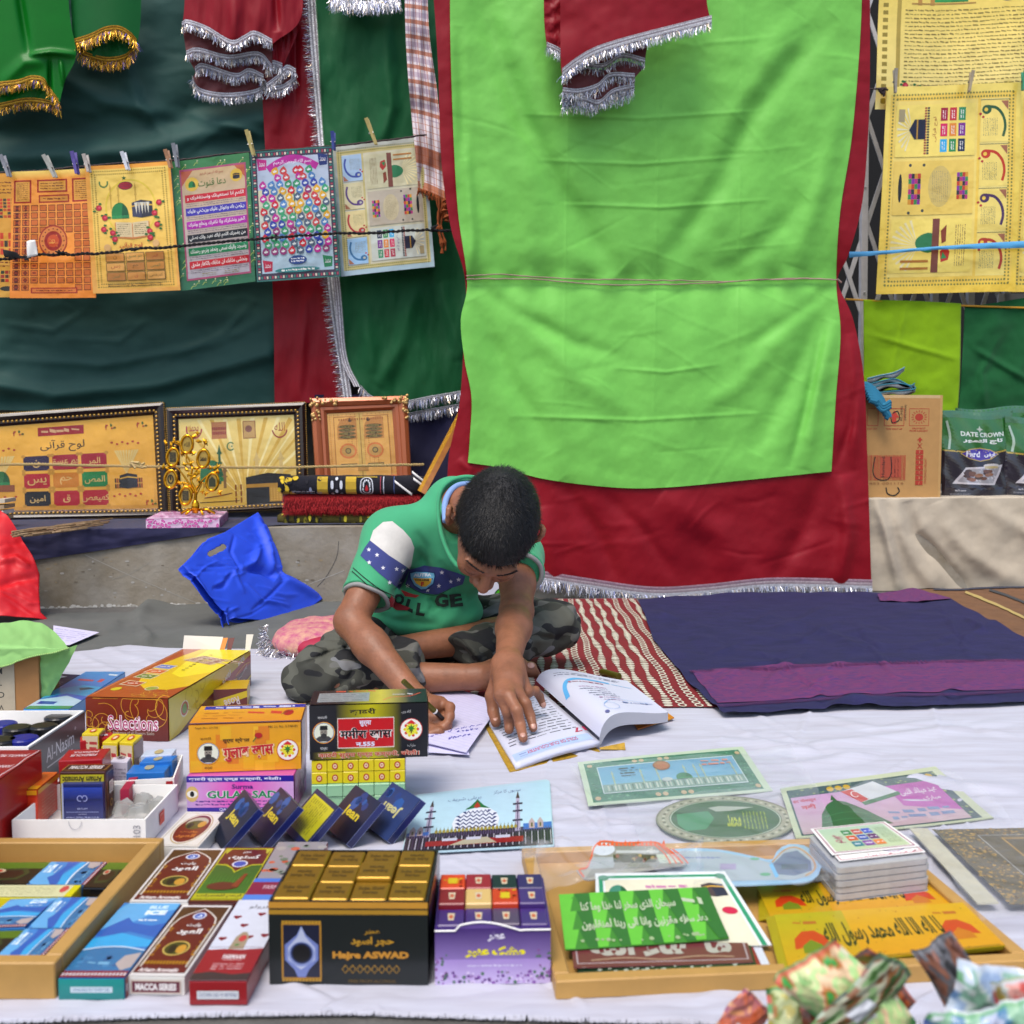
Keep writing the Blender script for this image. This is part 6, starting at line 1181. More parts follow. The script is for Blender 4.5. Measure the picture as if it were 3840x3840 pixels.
pr(bk_,bk_.front,f_)
pr(bk_,bk_.top,lambda a:(a.rect(0,0,1,1,'14161c',2,2),a.rect(.3,0,.6,1,'3a3c14',6,2,c2='c0b410',hz=True),a.rect(.6,0,.85,1,'c0b410',6,2,c2='14161c',hz=True),a.rect(.06,.2,.5,.85,'8a9090'),a.fine(.08,.25,.48,.8,4,'5a6060',4),a.fine(.2,.02,.55,.16,1,'c84828',5,.8),a.line([(.62,.8),(.7,.6),(.85,.55),(.95,.3)],.012,'d84828',20),a.fine(.7,.3,.9,.5,1,'b8b4b0',7,.8)))
pr(bk_,bk_.right,lambda a:(a.rect(0,0,1,1,'1c2418',2,2),a.blobs(.05,.05,.95,.4,12,.12,['3a4a20','2c3a1c'],3),a.text('1 दर्जन',.5,.45,.42,'d8d8d4',fit=.75,rot=270,bold=.05)))
# ---- leaning navy boxes
NVB=mat('card_navy','0c1030',.3,coat=.4);lens_=[(787,3125),(925,3117),(1062,3124),(1210,3110),(1350,3100)]
for i,(x,y) in enumerate(lens_):
 L0=onz(x,y,Z);e1=np.array([.037,-.066,0]);up=np.array([.040,.012,.0455]);th=np.cross(e1,up);th=th/np.linalg.norm(th)*.009;th=th if th[2]<0 else-th
 rzz=(i-2)*.03;R=np.array([[cos(rzz),-sin(rzz),0],[sin(rzz),cos(rzz),0],[0,0,1]]);e1,up,th=R@e1,R@up,R@th;L0=L0-[0,0,min(0,th[2])]*np.array([0,0,1]);L0[2]=Z-th[2]
 V,Fc=boxvf(L0,e1,up,th);o=mk('perfume_box',V,Fc,NVB,None,label=['leftmost dark navy perfume box of the leaning row','second dark navy perfume box from the left in the leaning row','middle leaning perfume box with a yellow back panel','fourth dark navy perfume box in the leaning row','rightmost leaning navy perfume box with its lettering upside down'][i],cat='box',group='five leaning perfume boxes')
 f=quad(L0+up,L0+up+e1,L0,L0+e1);a=art(f,z0=.0004)
 if i==2:a.rect(.0,0,1,1,'141c44');a.rect(.06,.1,.96,.86,'b8b018',2,2,c2='8a8a14');a.fine(.12,.15,.8,.8,9,'4a4a10',3,.4,vert=True)
 else:a.rect(0,0,1,1,'101634' if i<4 else '1c2c5a',3,3,c2='0a0c1c' if i<4 else '2c3c6a');a.blobs(.1,.1,.7,.4,5,.12,['1c4a8a','16306a'],i);a.text('Jean',.5,.5 if i<4 else .45,.26,'c8b428' if i<4 else 'b8b47a',fit=.56,rot=0 if i<4 else 180,bold=.03)
 a.build(f,o,INKG)
 f=quad(L0+e1+up,L0+e1+up+th,L0+e1,L0+e1+th);f2=quad(L0+e1,L0+e1+th,L0+e1+up,L0+e1+up+th);f=f if f.n[1]<0 else f2;a=art(f,z0=.0004);a.rect(0,0,1,1,'14246a',1,2,c2='0c1440');a.frame(0,0,1,1,.05,'8088b0');a.build(f,o,INKG)
# ---- flat attar packs
def arch(a,label=True):
 a.rect(0,0,1,1,'d0ccc8');a.rect(.04,.03,.96,.96,'4a2c10',2,3);P=[(.08,.9),(.08,.3),(.14,.2),(.28,.13),(.5,.05),(.72,.13),(.86,.2),(.92,.3),(.92,.9)];a.poly(P,'c8c0b4');a.poly([(.5+(u-.5)*.93,.5+(v-.5)*.97) for u,v in P],'5a1410')
 for q in range(30):r=random.Random(q);u=.13+.74*(q%2)+r.uniform(-.03,.03);a.ell(u,r.uniform(.3,.75),.02,.014,'a87818',6,up=False)
 a.z+=a.dz;a.ell(.5,.17,.13,.055,'c8c8d0');a.ell(.5,.17,.1,.042,'3a5aa8');a.text('د',.5,.17,.04,'d8e0e8',bold=.03);a.text('وايت',.52,.31,.06,'c8c4c0',fit=.28,bold=.03);a.text('العود',.52,.41,.1,'d8d4d0',fit=.46,bold=.04)
 a.ell(.5,.64,.24,.1,'b8a050',24);a.ell(.5,.64,.21,.085,'3a3c14',24);a.ell(.6,.65,.09,.06,'b8862c',10);a.ell(.44,.65,.07,.06,'14140c',10)
 a.grid(.1,.8,.9,.86,14,1,.6,.7,['a87818']);a.rect(.05,.885,.95,.96,'5a1418');a.text('Arham Aromatic',.47,.925,.05,'e0d8d4',fit=.7,bold=.03)
WHB=mat('card_white_gloss','d0cec8',.4,coat=.2)
K2='perfume packs lying flat in front'
def ovalp(a):
 a.rect(0,0,1,1,'d0ccc4');a.frame(.04,.04,.96,.96,.012,'8a7a5a');a.blobs(.05,.05,.95,.12,10,.02,'c8b890',2);a.blobs(.05,.88,.95,.95,10,.02,'c8b890',3);a.ell(.5,.5,.38,.43,'a88a50',30);a.ell(.5,.5,.36,.41,'d8d0c4',30);a.ell(.5,.5,.34,.385,'6a1c10',30);a.ell(.5,.34,.24,.16,'a8a08a',20);a.ell(.5,.4,.22,.13,'4a4a14',18);a.ell(.64,.38,.09,.09,'b8862c',10);a.ell(.4,.42,.07,.08,'1c1410',10)
 a.text('العود',.5,.72,.12,'b86a30',fit=.42,bold=.03);a.text('وايت',.5,.6,.05,'c87a38',fit=.4,bold=.03)
tbox('perfume_pack',(700,3046),(858,3048),(571,3176),.016+Z,.016,WHB,'white pack with a brown oval picture between the white tray and the leaning boxes','box',ovalp,group=K2)
tbox('perfume_pack',(649,3184),(845,3185),(492,3385),.02+Z,.02,WHB,'brown pack with a pointed arch, the upper one of two beside the wooden tray','box',arch,group=K2)
def kast(a):
 a.rect(0,0,1,1,'5a2418');a.rect(.03,.02,.97,.97,'a8a418');a.rect(.05,.035,.95,.955,'2c4a14',2,4,c2='3a6a1c');a.poly([(.05,.035),(.95,.035),(.95,.35),(.75,.36),(.6,.42),(.5,.5),(.4,.42),(.25,.36),(.05,.35)],'a8a418');a.poly([(.06,.04),(.94,.04),(.94,.33),(.74,.34),(.6,.4),(.5,.47),(.4,.4),(.26,.34),(.06,.33)],'5a1414')
 for u in(.1,.9):a.poly([(u-.06,.04),(u+.06,.04),(u,.14)],'a8a030')
 a.text('عطر',.5,.1,.05,'d8d4d0',fit=.16,bold=.03);a.text('کستوری',.5,.2,.1,'d8d4d0',fit=.6,bold=.04);a.ell(.5,.33,.15,.065,'c8c8d0');a.ell(.5,.33,.12,.05,'3a4aa0')
 for q in range(12):a.poly([(.1+q*.07,.5),(.11+q*.07,.7),(.09+q*.07,.7)],'4a7a24')
 a.ell(.45,.74,.3,.07,'5a2410',14);a.poly([(.6,.74),(.72,.52),(.78,.52),(.74,.76)],'7a3414');a.rect(.05,.87,.95,.955,'a8a418');a.text('ارحم للعطرات',.5,.91,.06,'2c2c10',fit=.8,bold=.03)
tbox('perfume_pack',(848,3181),(1033,3181),(698,3385),.02+Z,.02,mat('card_maroon','4a1814',.4),'green and maroon pack picturing a resting deer','box',kast,group=K2)
def ice(a,fr=False):
 a.rect(0,0,1,1,'3a80c0',3,6,c2='2468b0');a.poly([(.1,0),(1,0),(1,.1),(.6,.2),(.3,.35),(0,.4),(0,.1)],'5aa0d0');a.poly([(0,.4),(.3,.22),(.45,.3),(.8,.34),(1,.3),(1,.5),(.5,.42),(.2,.5),(0,.48)],'2458a8');a.poly([(0,.52),(.4,.44),(1,.54),(1,.62),(0,.66)],'2c9ad0')
 P=[(0,.66),(.25,.62),(.6,.62),(1,.67)];a.poly(P+[(1,.93),(0,.93)],'2c6a98');a.line([(0,.665),(.25,.63),(.6,.625),(1,.67)],.03,'c8d4dc',20);a.blobs(.05,.72,.95,.88,14,.05,['3a7aa8','2c5a88'],4)
 a.text('BLUE',.68,.07,.05,'c0dcec',fit=.32,bold=.06);a.text('ICE',.7,.15,.07,'d8e8f0',fit=.36,bold=.08);a.fine(.5,.24,.85,.28,1,'c8d8e0',3,.9);a.fine(.25,.8,.6,.86,1,'6aa0c0',4,.8);a.poly([(.75,.74),(.98,.7),(.98,.88),(.85,.92),(.7,.84)],'a89c98');a.rect(0,.925,1,1,'7a1424');a.grid(.0,.945,1,.985,18,1,.55,.8,['c8c8cc'])
icf=lambda a:(a.rect(0,0,1,1,'188a84',2,2,c2='107070'),a.rect(.18,.38,.82,.66,'b8c8d0'),a.text('AVAILABLE IN 7 SWEET DELIGHTS'[:24],.5,.52,.14,'2c5a8a',fit=.56))
tbox('perfume_pack',(467,3389),(679,3389),(207,3669),.0185+Z,.0185,mat('card_ice','2c70b0',.35,coat=.3),'blue pack with icy peaks, teal end facing the camera, right beside the wooden tray','box',ice,fr=icf,side=lambda a:(a.rect(0,0,1,1,'7a1424'),a.grid(0,.3,1,.7,26,1,.5,.9,['c8c8cc'])),group=K2)
tbox('perfume_pack',(686,3397),(872,3399),(473,3663),.0165+Z,.0165,WHB,'brown pack with a pointed arch and red end panel, the lower of the two','box',arch,fr=lambda a:(a.rect(.06,.14,.94,.86,'c8b8a8'),a.rect(.08,.2,.92,.8,'5a1428'),a.text('MACCA SERIES',.5,.5,.38,'d8d4d0',fit=.72,bold=.05)),group=K2)
def farm(a):
 a.rect(0,0,1,1,'c8ccd8',2,3);a.text('فرولو',.5,.1,.06,'3a3c48',fit=.4,bold=.01)
 for(u,v) in((.18,.24),(.62,.2),(.9,.3),(.4,.35),(.14,.52),(.62,.5),(.9,.48)):
  r=.09;k=a.w/a.h;a.ell(u-r*.4,v-r*.2*k,r*.5,r*.5*k,'8a1424',12,up=False);a.ell(u+r*.4,v-r*.2*k,r*.5,r*.5*k,'8a1424',12,up=False);a.poly([(u-r*.88,v),(u+r*.88,v),(u,v+r*1.1*k)],'8a1424')
 a.poly([(.36,.65),(.38,.5),(.46,.44),(.54,.44),(.62,.5),(.64,.65)],'9a8a70');a.ell(.52,.52,.07,.04,'b83a38');a.star(.48,.6,.07,'4a7a38',n=6);a.grid(.02,.62,.98,.635,26,1,.4,.8,['6a5060'])
 a.poly([(0,.66),(.3,.65),(.6,.66),(1,.64),(1,.96),(0,.96)],'8a1820');a.text('FARMAAN',.55,.74,.05,'d8d0d0',fit=.4,bold=.03);a.text('FRAGRANCES',.55,.775,.02,'c8a0a0',fit=.34);a.fine(.25,.81,.8,.89,3,'d0a8a8',3,.5);a.poly([(0,.93),(.3,.91),(.7,.94),(1,.92),(1,1),(0,1)],'3a2c2c')
tbox('perfume_pack',(897,3378),(1082,3378),(698,3680),.021+Z,.021,mat('card_crimson','8a1018',.35,coat=.3),'white and red pack printed with hearts, its red end facing the camera','box',farm,fr=lambda a:(a.rect(.14,.38,.86,.72,'c8ccd0'),a.text('CUSTOMER CARE: +91 9897787866'[:30],.5,.55,.16,'2c3a7a',fit=.66)),group=K2)
def circ(a):
 a.rect(0,0,1,1,'8a8488',2,3);a.blobs(.05,.05,.95,.6,30,.09,['a84a30','7a8278','9a9490','b85a3c','5a6a58'],3);a.rect(0,.66,1,.72,'3a6ac0');a.rect(0,.72,1,.92,'7a1438');a.text('FARMAAN',.5,.8,.06,'d0b8c0',fit=.5);a.rect(0,.92,1,1,'4a7ac8')
tbox('perfume_pack',(1045,3160),(1230,3160),(893,3378),.02+Z,.02,mat('card_crimson','8a1018',.35),'grey pack with orange circles and a blue band mostly behind the black gold box','box',circ,group=K2)
# ---- left wooden tray
MDF=mat('honey_plywood','b08848',.55,var=.14,vscale=14,bump=.15,bscale=200,coat=.05)
def tray(A,B,dep,h,w_,label,floor):
 ex=B-A;L=np.linalg.norm(ex);ex=ex/L;p=np.array([-ex[1],ex[0],0]);e=empty('wooden_tray',A+ex*L/2+p*dep/2,label,'tray');up=np.array([0,0,h])
 MB().box(A,ex*L,p*w_,up).build('front_rail',MDF,e);MB().box(A+p*(dep-w_),ex*L,p*w_,up).build('back_rail',MDF,e)
 MB().box(A+p*(w_+.0003),ex*w_,p*(dep-2*w_-.0006),up).build('side_rail',MDF,e);MB().box(A+ex*(L-w_)+p*(w_+.0003),ex*w_,p*(dep-2*w_-.0006),up).build('side_rail',MDF,e)
 MB().box(A+ex*(w_+.0004)+p*(w_+.0004),ex*(L-2*w_-.0008),p*(dep-2*w_-.0008),[0,0,.004]).build('tray_floor',floor,e)
 for ob_ in e.children:
  if 'rail' in ob_.name:ob_.modifiers.new('b','BEVEL').width=.0012
 return e
tray(np.array([-1.1,.884,Z-.001]),np.array([-.391,.884,Z-.001]),.288,.033,.015,'deep honey coloured wooden tray of blue and black perfume packs at bottom left',MDF)
GT='perfume packs inside the left wooden tray'
blk=lambda a:(a.rect(0,0,1,1,'101410',2,2),a.rect(0,0,1,.3,'4a6a18'),a.poly([(.2,.3),(.75,.28),(.85,.5),(.75,.8),(.3,.85),(.15,.6)],'2c3a1c'),a.poly([(.25,.38),(.7,.36),(.78,.52),(.7,.72),(.34,.76),(.22,.6)],'2a1810'),a.ell(.35,.4,.12,.1,'b8a888',10),a.ell(.35,.4,.08,.06,'a82c20',8))
rot=lambda fn:(lambda a:(setattr(a,'T',lambda P:np.stack([P[:,1],1-P[:,0]],-1)),fn(a)))
zt=.026
for tl,tr,bl,th,m,t,fn in(((-60,3238),(190,3236),(-150,3320),.012,'card_black','black and green pack at the back left of the wooden tray',blk),((192,3235),(404,3236),(100,3320),.014,'card_ice','blue icy pack lying sideways in the back row of the wooden tray',rot(ice)),((408,3237),(496,3238),(303,3330),.012,'card_black','black and green pack in the back right corner of the wooden tray',blk),
((-80,3322),(306,3322),(-130,3366),.02,'card_yellow','pale yellow slim pack lying across the middle of the wooden tray',lambda a:(a.rect(0,0,.93,1,'c8c89a'),a.rect(.93,0,1,1,'c8c010'),a.fine(.05,.15,.8,.85,5,'8a8a60',3,.4),a.ell(.87,.35,.04,.3,'b84a48',8))),((40,3376),(215,3370),(-130,3486),.014,'card_ice','blue icy pack left of centre in the wooden tray',ice),((217,3369),(390,3368),(100,3484),.013,'card_ice','blue icy pack lying sideways at the right side of the wooden tray',rot(ice)),
((96,3486),(262,3486),(-50,3616),.013,'card_ice','front blue icy pack lying sideways in the wooden tray',rot(ice)),((-160,3500),(90,3492),(-260,3600),.01,'card_black','black and gold pack at the left front of the wooden tray',blk)):
 tbox('perfume_pack',tl,tr,bl,zt,th,mat(m,'c8c010' if 'yellow' in m else '101014',.35,coat=.3),t,'box',fn,group=GT)
# ---- black and gold display box
hj=box('display_box',(1012,3688),(1606,3691),(984,3359),None,Z,mat('card_black','101014'),dep=.118,hgt=.0745,open_top=True,label='black and gold display box holding twelve gold lidded little boxes',cat='box')
GD2='b08424'
def f_(a):
 a.rect(0,0,1,1,'0c1414',2,2);a.rect(0,0,1,.075,'b8842c',4,1);a.rect(0,.095,1,.15,'a07820',4,1);a.rect(.08,.26,.33,.93,'a87820');a.rect(.09,.275,.32,.915,'10142c');a.grid(.08,.225,.33,.262,12,1,.8,.9,[GD2]);a.grid(.08,.93,.33,.962,12,1,.8,.9,[GD2])
 a.poly([(.205,.29),(.235,.4),(.31,.52),(.31,.7),(.25,.82),(.23,.91),(.18,.91),(.16,.82),(.1,.7),(.1,.52),(.175,.4)],'6a78b0');a.poly([(.205,.3),(.23,.42),(.29,.55),(.29,.7),(.2,.82),(.12,.7),(.12,.55),(.18,.42)],'a8b0c8');a.ell(.205,.63,.082,.15,'7a88b8',28);a.ell(.205,.62,.07,.13,'24305a',28);a.ell(.205,.62,.058,.11,'08080c',28)
 a.text('عطر',.65,.36,.07,GD2,fit=.1,bold=.02);a.text('حجر اسود',.65,.475,.12,GD2,fit=.27,bold=.04);a.text('Hajre ASWAD',.64,.65,.11,'b8802c',fit=.48,bold=.06)
 for k in range(8):u=.48+k*.046;a.line([(u,.76),(u+.02,.81),(u,.86),(u-.02,.81),(u,.76)],.004,GD2)
 a.text('FREE FROM ALCOHOL',.65,.955,.04,'6a5424',fit=.3)
pr(hj,hj.front,f_);pr(hj,hj.right,lambda a:(a.rect(0,0,1,1,'0c1214',2,2),a.rect(0,0,1,.08,'8a6420'),a.blobs(.2,.15,.6,.4,5,.1,['6a1c14','1c3018'],3)))
cw,cd=(hj.ex*(1-.03))/4,(hj.ey*(1-.05))/3
GLT=mat('brushed_gold_card','94701c',.35,metal=.55)
nm4=['leftmost','second from left','second from right','rightmost'];nr=['front','middle','back']
for j in range(3):
 for i in range(4):
  P=hj.A+hj.ex*.015+hj.ey*.025+cw*i+cd*j+[0,0,.004];dz_=r_.uniform(0,.002)+(.003 if(i,j)==(2,1) else 0);H_=.0705+dz_
  o=mk('gold_box',*boxvf(P+cw*.01+cd*.01,cw*.97,cd*.97,[0,0,H_]),GLT,None,label=nm4[i]+' gold box in the '+nr[j]+' row of the black display box',cat='box',group='gold boxes in the black display box');md=o.modifiers.new('b','BEVEL');md.width=.0022;md.segments=3
  P=P+cw*.01+cd*.01+[0,0,H_];f=quad(P+cd*.97,P+cd*.97+cw*.97,P,P+cw*.97);a=art(f);up_=(i+j)%2==0
  a.text('Suba Gold' if 1 else '',.5,.38 if up_ else .62,.17,'4a3608',fit=.7,rot=0 if up_ else 180,bold=.03);a.text('Series',.5,.62 if up_ else .38,.16,'4a3608',fit=.42,rot=0 if up_ else 180,bold=.03);a.build(f,o,INK)
# ---- purple display box
pu=box('display_box',(1632,3691),(2064,3684),(1615,3462),None,Z,mat('card_violet','3c2470',.4),dep=.106,hgt=.0505,open_top=True,label='purple floral display box with a torn front edge holding coloured little boxes',cat='box')
def f_(a):
 a.rect(0,0,1,1,'3c2468',2,6,c2='a088c8');a.rect(0,.55,1,1,'9a80c0',2,4,c2='b8a8d0');a.blobs(.0,.78,1,.98,90,.016,['5a3478','c8b8d8','7a4a98','4a6a58','a888c0'],3);a.blobs(0,.45,.12,.9,16,.013,['7a4a88','4a6a58'],4);a.blobs(.88,.4,1,.9,16,.013,['7a4a88','4a6a58'],5)
 a.text('عطر',.53,.15,.17,'d8d4e0',fit=.15,bold=.05);a.text('مشک عنبر',.52,.42,.2,'e0d418',fit=.52,bold=.07);a.fine(.28,.64,.75,.69,1,'c8c0dc',3,.8)
pr(pu,pu.front,f_)
P=[pu.A+pu.ex*t+[0,-.0012,pu.h+.012*(sin(t*5.5-.6) if .2<t<.75 else-.25)*.5] for t in np.linspace(0,1,24)]
M=MB();
for i in range(23):M.add([P[i],P[i+1],pu.A+pu.ex*((i+1)/23)+[0,-.0012,pu.h-.004],pu.A+pu.ex*(i/23)+[0,-.0012,pu.h-.004]],[[0,3,2,1]])
M.build('torn_flap',mat('torn_card','5a4088',.6),pu.o);MB().tube([p-[0,.0005,0] for p in P],.0009,5).build('torn_edge',CARD,pu.o)
cs=[['3c2468','3c2468','4a3c58','3c2468'],['7a1824','c8a868','b8381c','3c2468'],['c8401c','8a1c2c','14282c','2c1c58']];nmc=[['violet','violet','grey violet','violet'],['maroon','cream','orange red','violet'],['orange','crimson','black green','dark violet']]
cw,cd=(pu.ex*(1-.03))/4,(pu.ey*(1-.05))/3
for j in range(3):
 for i in range(4):
  P=pu.A+pu.ex*.015+pu.ey*.025+cw*i+cd*j+[0,0,.004];H_=.052-(.004 if j==0 else 0)+r_.uniform(0,.001);o=mk('small_box',*boxvf(P+cw*.01,cw*.97,cd*.96,[0,0,H_]),mat('card_'+cs[j][i],cs[j][i],.4,coat=.15),None,label=nmc[j][i]+' little box, '+nm4[i]+' in the '+nr[j]+' row of the purple display box',cat='box',group='little boxes in the purple display box');md=o.modifiers.new('b','BEVEL');md.width=.001
  P=P+cw*.01+[0,0,H_];f=quad(P+cd*.96,P+cd*.96+cw*.97,P,P+cw*.97);a=art(f);k=nmc[j][i]
  if 'orange' in k:a.blobs(.1,.1,.9,.9,10,.08,['c8901c','8a1c10'],i);a.rect(.32,.3,.68,.7,'c8b020')
  else:a.poly([(.36,.28),(.64,.28),(.6,.72),(.4,.72)],'c8b89c');a.ell(.5,.5,.08,.12,'b8583c')
  a.build(f,o,INKG)
# == GOODS ON THE RIGHT
def ground_card(name,tl,tr,bl,br,z,m,label,cat,fn,wave=.0,ink=INKG,thick=.0008,group=None,seed=0):
 return flat(name,[tl,tr,bl,br],z,m,label,cat,fn,thick=thick,ink=ink,wave=wave,seed=seed,group=group)
# mosque picture card
def f_(a):
 a.rect(0,0,1,.8,'a8c8d8',2,3,c2='b4d4e0');a.rect(0,.72,1,1,'241a2c',2,2)
 a.text('سنیوں کا مرکز',.68,.1,.08,'243a78',fit=.2);a.text('بریلی شریف',.37,.16,.08,'243a78',fit=.24)
 for u in(.14,.76):
  a.poly([(u-.022,.78),(u-.012,.25),(u+.012,.25),(u+.022,.78)],'a8a0b8')
  for v in(.33,.45,.6):a.rect(u-.035,v,u+.035,v+.03,'2a2440')
  a.poly([(u-.014,.25),(u,.12),(u+.014,.25)],'3a2a30');a.rect(u-.004,.3,u+.004,.75,'4a3c60')
 a.poly([(.32,.7),(.3,.6),(.315,.5),(.36,.42),(.44,.36),(.5,.35),(.56,.38),(.61,.46),(.63,.56),(.62,.7)],'d8dce4')
 for k in range(5):
  v=.42+k*.062;w0=.135 if k else .09;P=[(.468-w0+i*w0*2/12,v+(.022 if i%2 else-.018)) for i in range(13)];a.line(P,.026,'1c2c68')
 a.poly([(.38,.37),(.42,.31),(.465,.2),(.51,.31),(.56,.38),(.47,.34)],'1c6a34');a.poly([(.44,.33),(.465,.24),(.49,.33),(.465,.36)],'a83020')
 for k in range(22):u=.2+k*.026;a.ell(u,.71,.011,.03,'9a8a2c',8,up=False);a.raw([(u-.003,.69),(u+.003,.69),(u,.63)],[[0,1,2]],'6a5a1c',False)
 a.z+=a.dz;a.rect(0,.7,.15,.76,'3a6ab8');a.rect(.8,.68,1,.77,'3a6ab8');a.grid(0,.74,1,.8,60,1,.35,1,['5a4a70']);a.grid(0,.8,1,.98,46,1,.3,1,['3c3048','a8a4b0']);a.rect(.14,.86,.8,.94,'8a1420',4);a.poly([(.3,.94),(.4,.86),(.55,.84),(.62,.93)],'a8a088')
 for u in(.3,.46,.66):a.rect(u-.05,.83,u+.05,.87,'b8b8c8')
 for u in(.04,.09,.86,.92):a.poly([(u-.02,.76),(u-.02,.66),(u,.6),(u+.02,.66),(u+.02,.76)],'b09a9c');a.rect(u-.006,.68,u+.006,.74,'5a5020')
CYN=mat('pale_cyan_card','a8c4d0',.35,coat=.3)
tl,tr,bl,br=(1552,2985),(2062,2925),(1505,3200),(2078,3170);q=quad(*[onz(x,y,.0105) for x,y in(tl,tr,bl,br)]);UV=[]
for(cu,cv,a0) in((.035,.05,180),(.965,.05,270),(.99,.99,0),(.01,.99,90)):
 r=.035 if cv<.5 else .01
 for k in range(5):UV.append((cu+r*cos(radians(a0+22.5*k)),cv+r*2*sin(radians(a0+22.5*k))))
U=np.array(UV);n=len(U);V=np.vstack([q(U[:,0],U[:,1],0*U[:,0]),q(U[:,0],U[:,1],0*U[:,0]-.001)])
o=mk('picture_card',V,[list(range(n)),[n+k for k in range(n)][::-1]]+[[k,n+k,n+(k+1)%n,(k+1)%n] for k in range(n)],CYN,label='pale blue rounded card picturing a zigzag striped dome between two minarets',cat='card')
a=art(q,z0=.0003);f_(a);s0=np.array(a.P);a.P=(s0*[.985,.97]+[.0075,.02]).tolist();a.build(q,o,INKG)
PLS=mat('clear_sleeve','d4d8e0',.08,alpha=.15,spec=1.,bump=1.,bscale=30,bdist=.008)
# stickers
def f_(a):
 a.rect(0,0,1,1,'b8c4b0',2,2);a.rect(.03,.07,.96,.95,'3c6a60');a.blobs(.04,.08,.95,.2,40,.008,['6a9a80','2c5048'],3);a.blobs(.04,.82,.95,.94,40,.008,['6a9a80','2c5048'],4);a.blobs(.035,.1,.09,.93,30,.007,['6a9a80','2c5048'],5);a.blobs(.9,.1,.955,.93,30,.007,['6a9a80','2c5048'],6)
 for(u,v) in((.32,.13),(.36,.13),(.47,.13),(.51,.13),(.38,.89),(.42,.89),(.52,.89),(.56,.89),(.06,.15),(.94,.15),(.06,.88),(.94,.88)):a.ell(u,v,.016,.04,'b89a80',8)
 a.rect(.095,.2,.9,.8,'c0ccd0');a.rect(.1,.215,.895,.785,'5a90b8',2,4,c2='7aa8c4');a.rect(.1,.62,.895,.785,'7a908c',2,1);a.grid(.12,.64,.88,.76,40,1,.5,.9,['a8b0a8','5a6a68','b8bcb4'])
 for u in(.17,.33,.42,.58,.64,.68,.86):minaret(a,u,.66,.008,.34,'9aa890')
 domes(a,.56,.63,.045,'2c6a4c','245a40');a.ell(.46,.62,.03,.04,'b0b8b8',12);a.ell(.46,.31,.05,.11,'8a4a34');a.ell(.46,.31,.04,.085,'a85a3c');a.fine(.2,.27,.32,.5,4,'2c3c4a',5,.6,rag=.4);a.fine(.68,.26,.88,.4,2,'c87870',6,.8,rag=.2)
ground_card('sticker',(2166,2868),(2784,2802),(2206,3025),(2898,2956),.012,mat('sticker_pale','b8c4b0',.3,coat=.4),'long green bordered sticker of a white mosque panorama, curling at its edges','sticker',f_,wave=.0025,seed=1)
def f_(a):
 a.ell(.5,.5,.5,.5,'7a7468',44);a.ell(.5,.5,.485,.48,'9a9484',44);
 for k in range(64):th=k*.09817;a.ell(.5+.445*cos(th),.5+.44*sin(th),.012,.02,['5a5448','bab4a4'][k%2],7,up=False)
 a.z+=a.dz;a.ell(.5,.5,.405,.4,'3a3c34',44);a.ell(.5,.5,.4,.39,'a8b0a0',44);a.ell(.5,.5,.39,.38,'1c4428',44);a.poly([(.15,.42),(.38,.35),(.42,.5),(.36,.72),(.22,.76),(.16,.62)],'2c7a54');a.poly([(.38,.28),(.46,.24),(.72,.26),(.55,.34),(.44,.36)],'a0a49c');a.text('محمد',.56,.55,.26,'a8b01c',fit=.1,bold=.03);a.fine(.62,.36,.8,.72,7,'8a981c',4,.6,vert=True)
T0=[(2465,2985),(2955,2985),(2452,3165),(3010,3165)];f0=quad(*[onz(x,y,.0115) for x,y in T0]);A_=np.linspace(0,2*pi,49)[:-1];U=.5+.5*np.cos(A_);W_=.5+.5*np.sin(A_);V=np.vstack([f0(U,W_,0*U),f0(U,W_,0*U-.0008)])
o=mk('sticker',V,[list(range(48)),[48+k for k in range(48)][::-1]]+[[k,48+k,48+(k+1)%48,(k+1)%48] for k in range(48)],mat('sticker_green','1c4428',.3,coat=.4),label='oval green sticker with a beaded grey rim and yellow script',cat='sticker');a=art(f0);f_(a);a.build(f0,o,INKG)
def f_(a):
 a.rect(0,0,1,1,'b8c0a4',2,2);a.rect(.03,.08,.95,.97,'34505c');a.blobs(.03,.09,.95,.22,50,.01,['8a9a6a','26404c','5a7a6a'],3);a.blobs(.9,.1,.945,.96,30,.01,['8a9a6a','26404c'],4)
 for u in(.28,.33,.38,.9):a.ell(u,.16,.022,.05,'b8942c',8)
 a.rect(.04,.24,.9,.95,'b890b8',4,4,c2='b8a0a8');a.poly([(.6,.24),(.9,.24),(.9,.8),(.62,.62)],'a84aa0');a.poly([(.14,.88),(.17,.62),(.22,.45),(.27,.38),(.33,.44),(.41,.62),(.5,.9)],'1c5a38');a.poly([(.25,.38),(.27,.28),(.285,.39)],'1c5a38');a.line([(.16,.68),(.3,.62),(.42,.7)],.006,'3a7a54',12);a.line([(.15,.78),(.3,.74),(.46,.82)],.006,'3a7a54',12)
 a.poly([(.33,.24),(.55,.12),(.65,.38),(.41,.48)],'c0c4c8');a.poly([(.33,.24),(.4,.22),(.46,.44),(.41,.48)],'b81c28');a.ring(.4,.32,.022,.06,.007,'d8d0d0',16,40,320);a.poly([(.41,.48),(.65,.36),(.655,.42),(.42,.54)],'2c6a48');a.text('ईद मीलादुन',.11,.33,.08,'b82c48',fit=.13,bold=.02);a.text('नबी',.12,.45,.1,'b82c48',fit=.08,bold=.03);a.text('عید میلاد النبی',.76,.4,.13,'d8ccd8',fit=.22,ang=0,bold=.02);a.text('مبارک',.8,.55,.08,'d8ccd8',fit=.1,bold=.02);a.fine(.5,.68,.86,.86,2,'6a80a8',6,.9,rag=.1);a.minaret=None
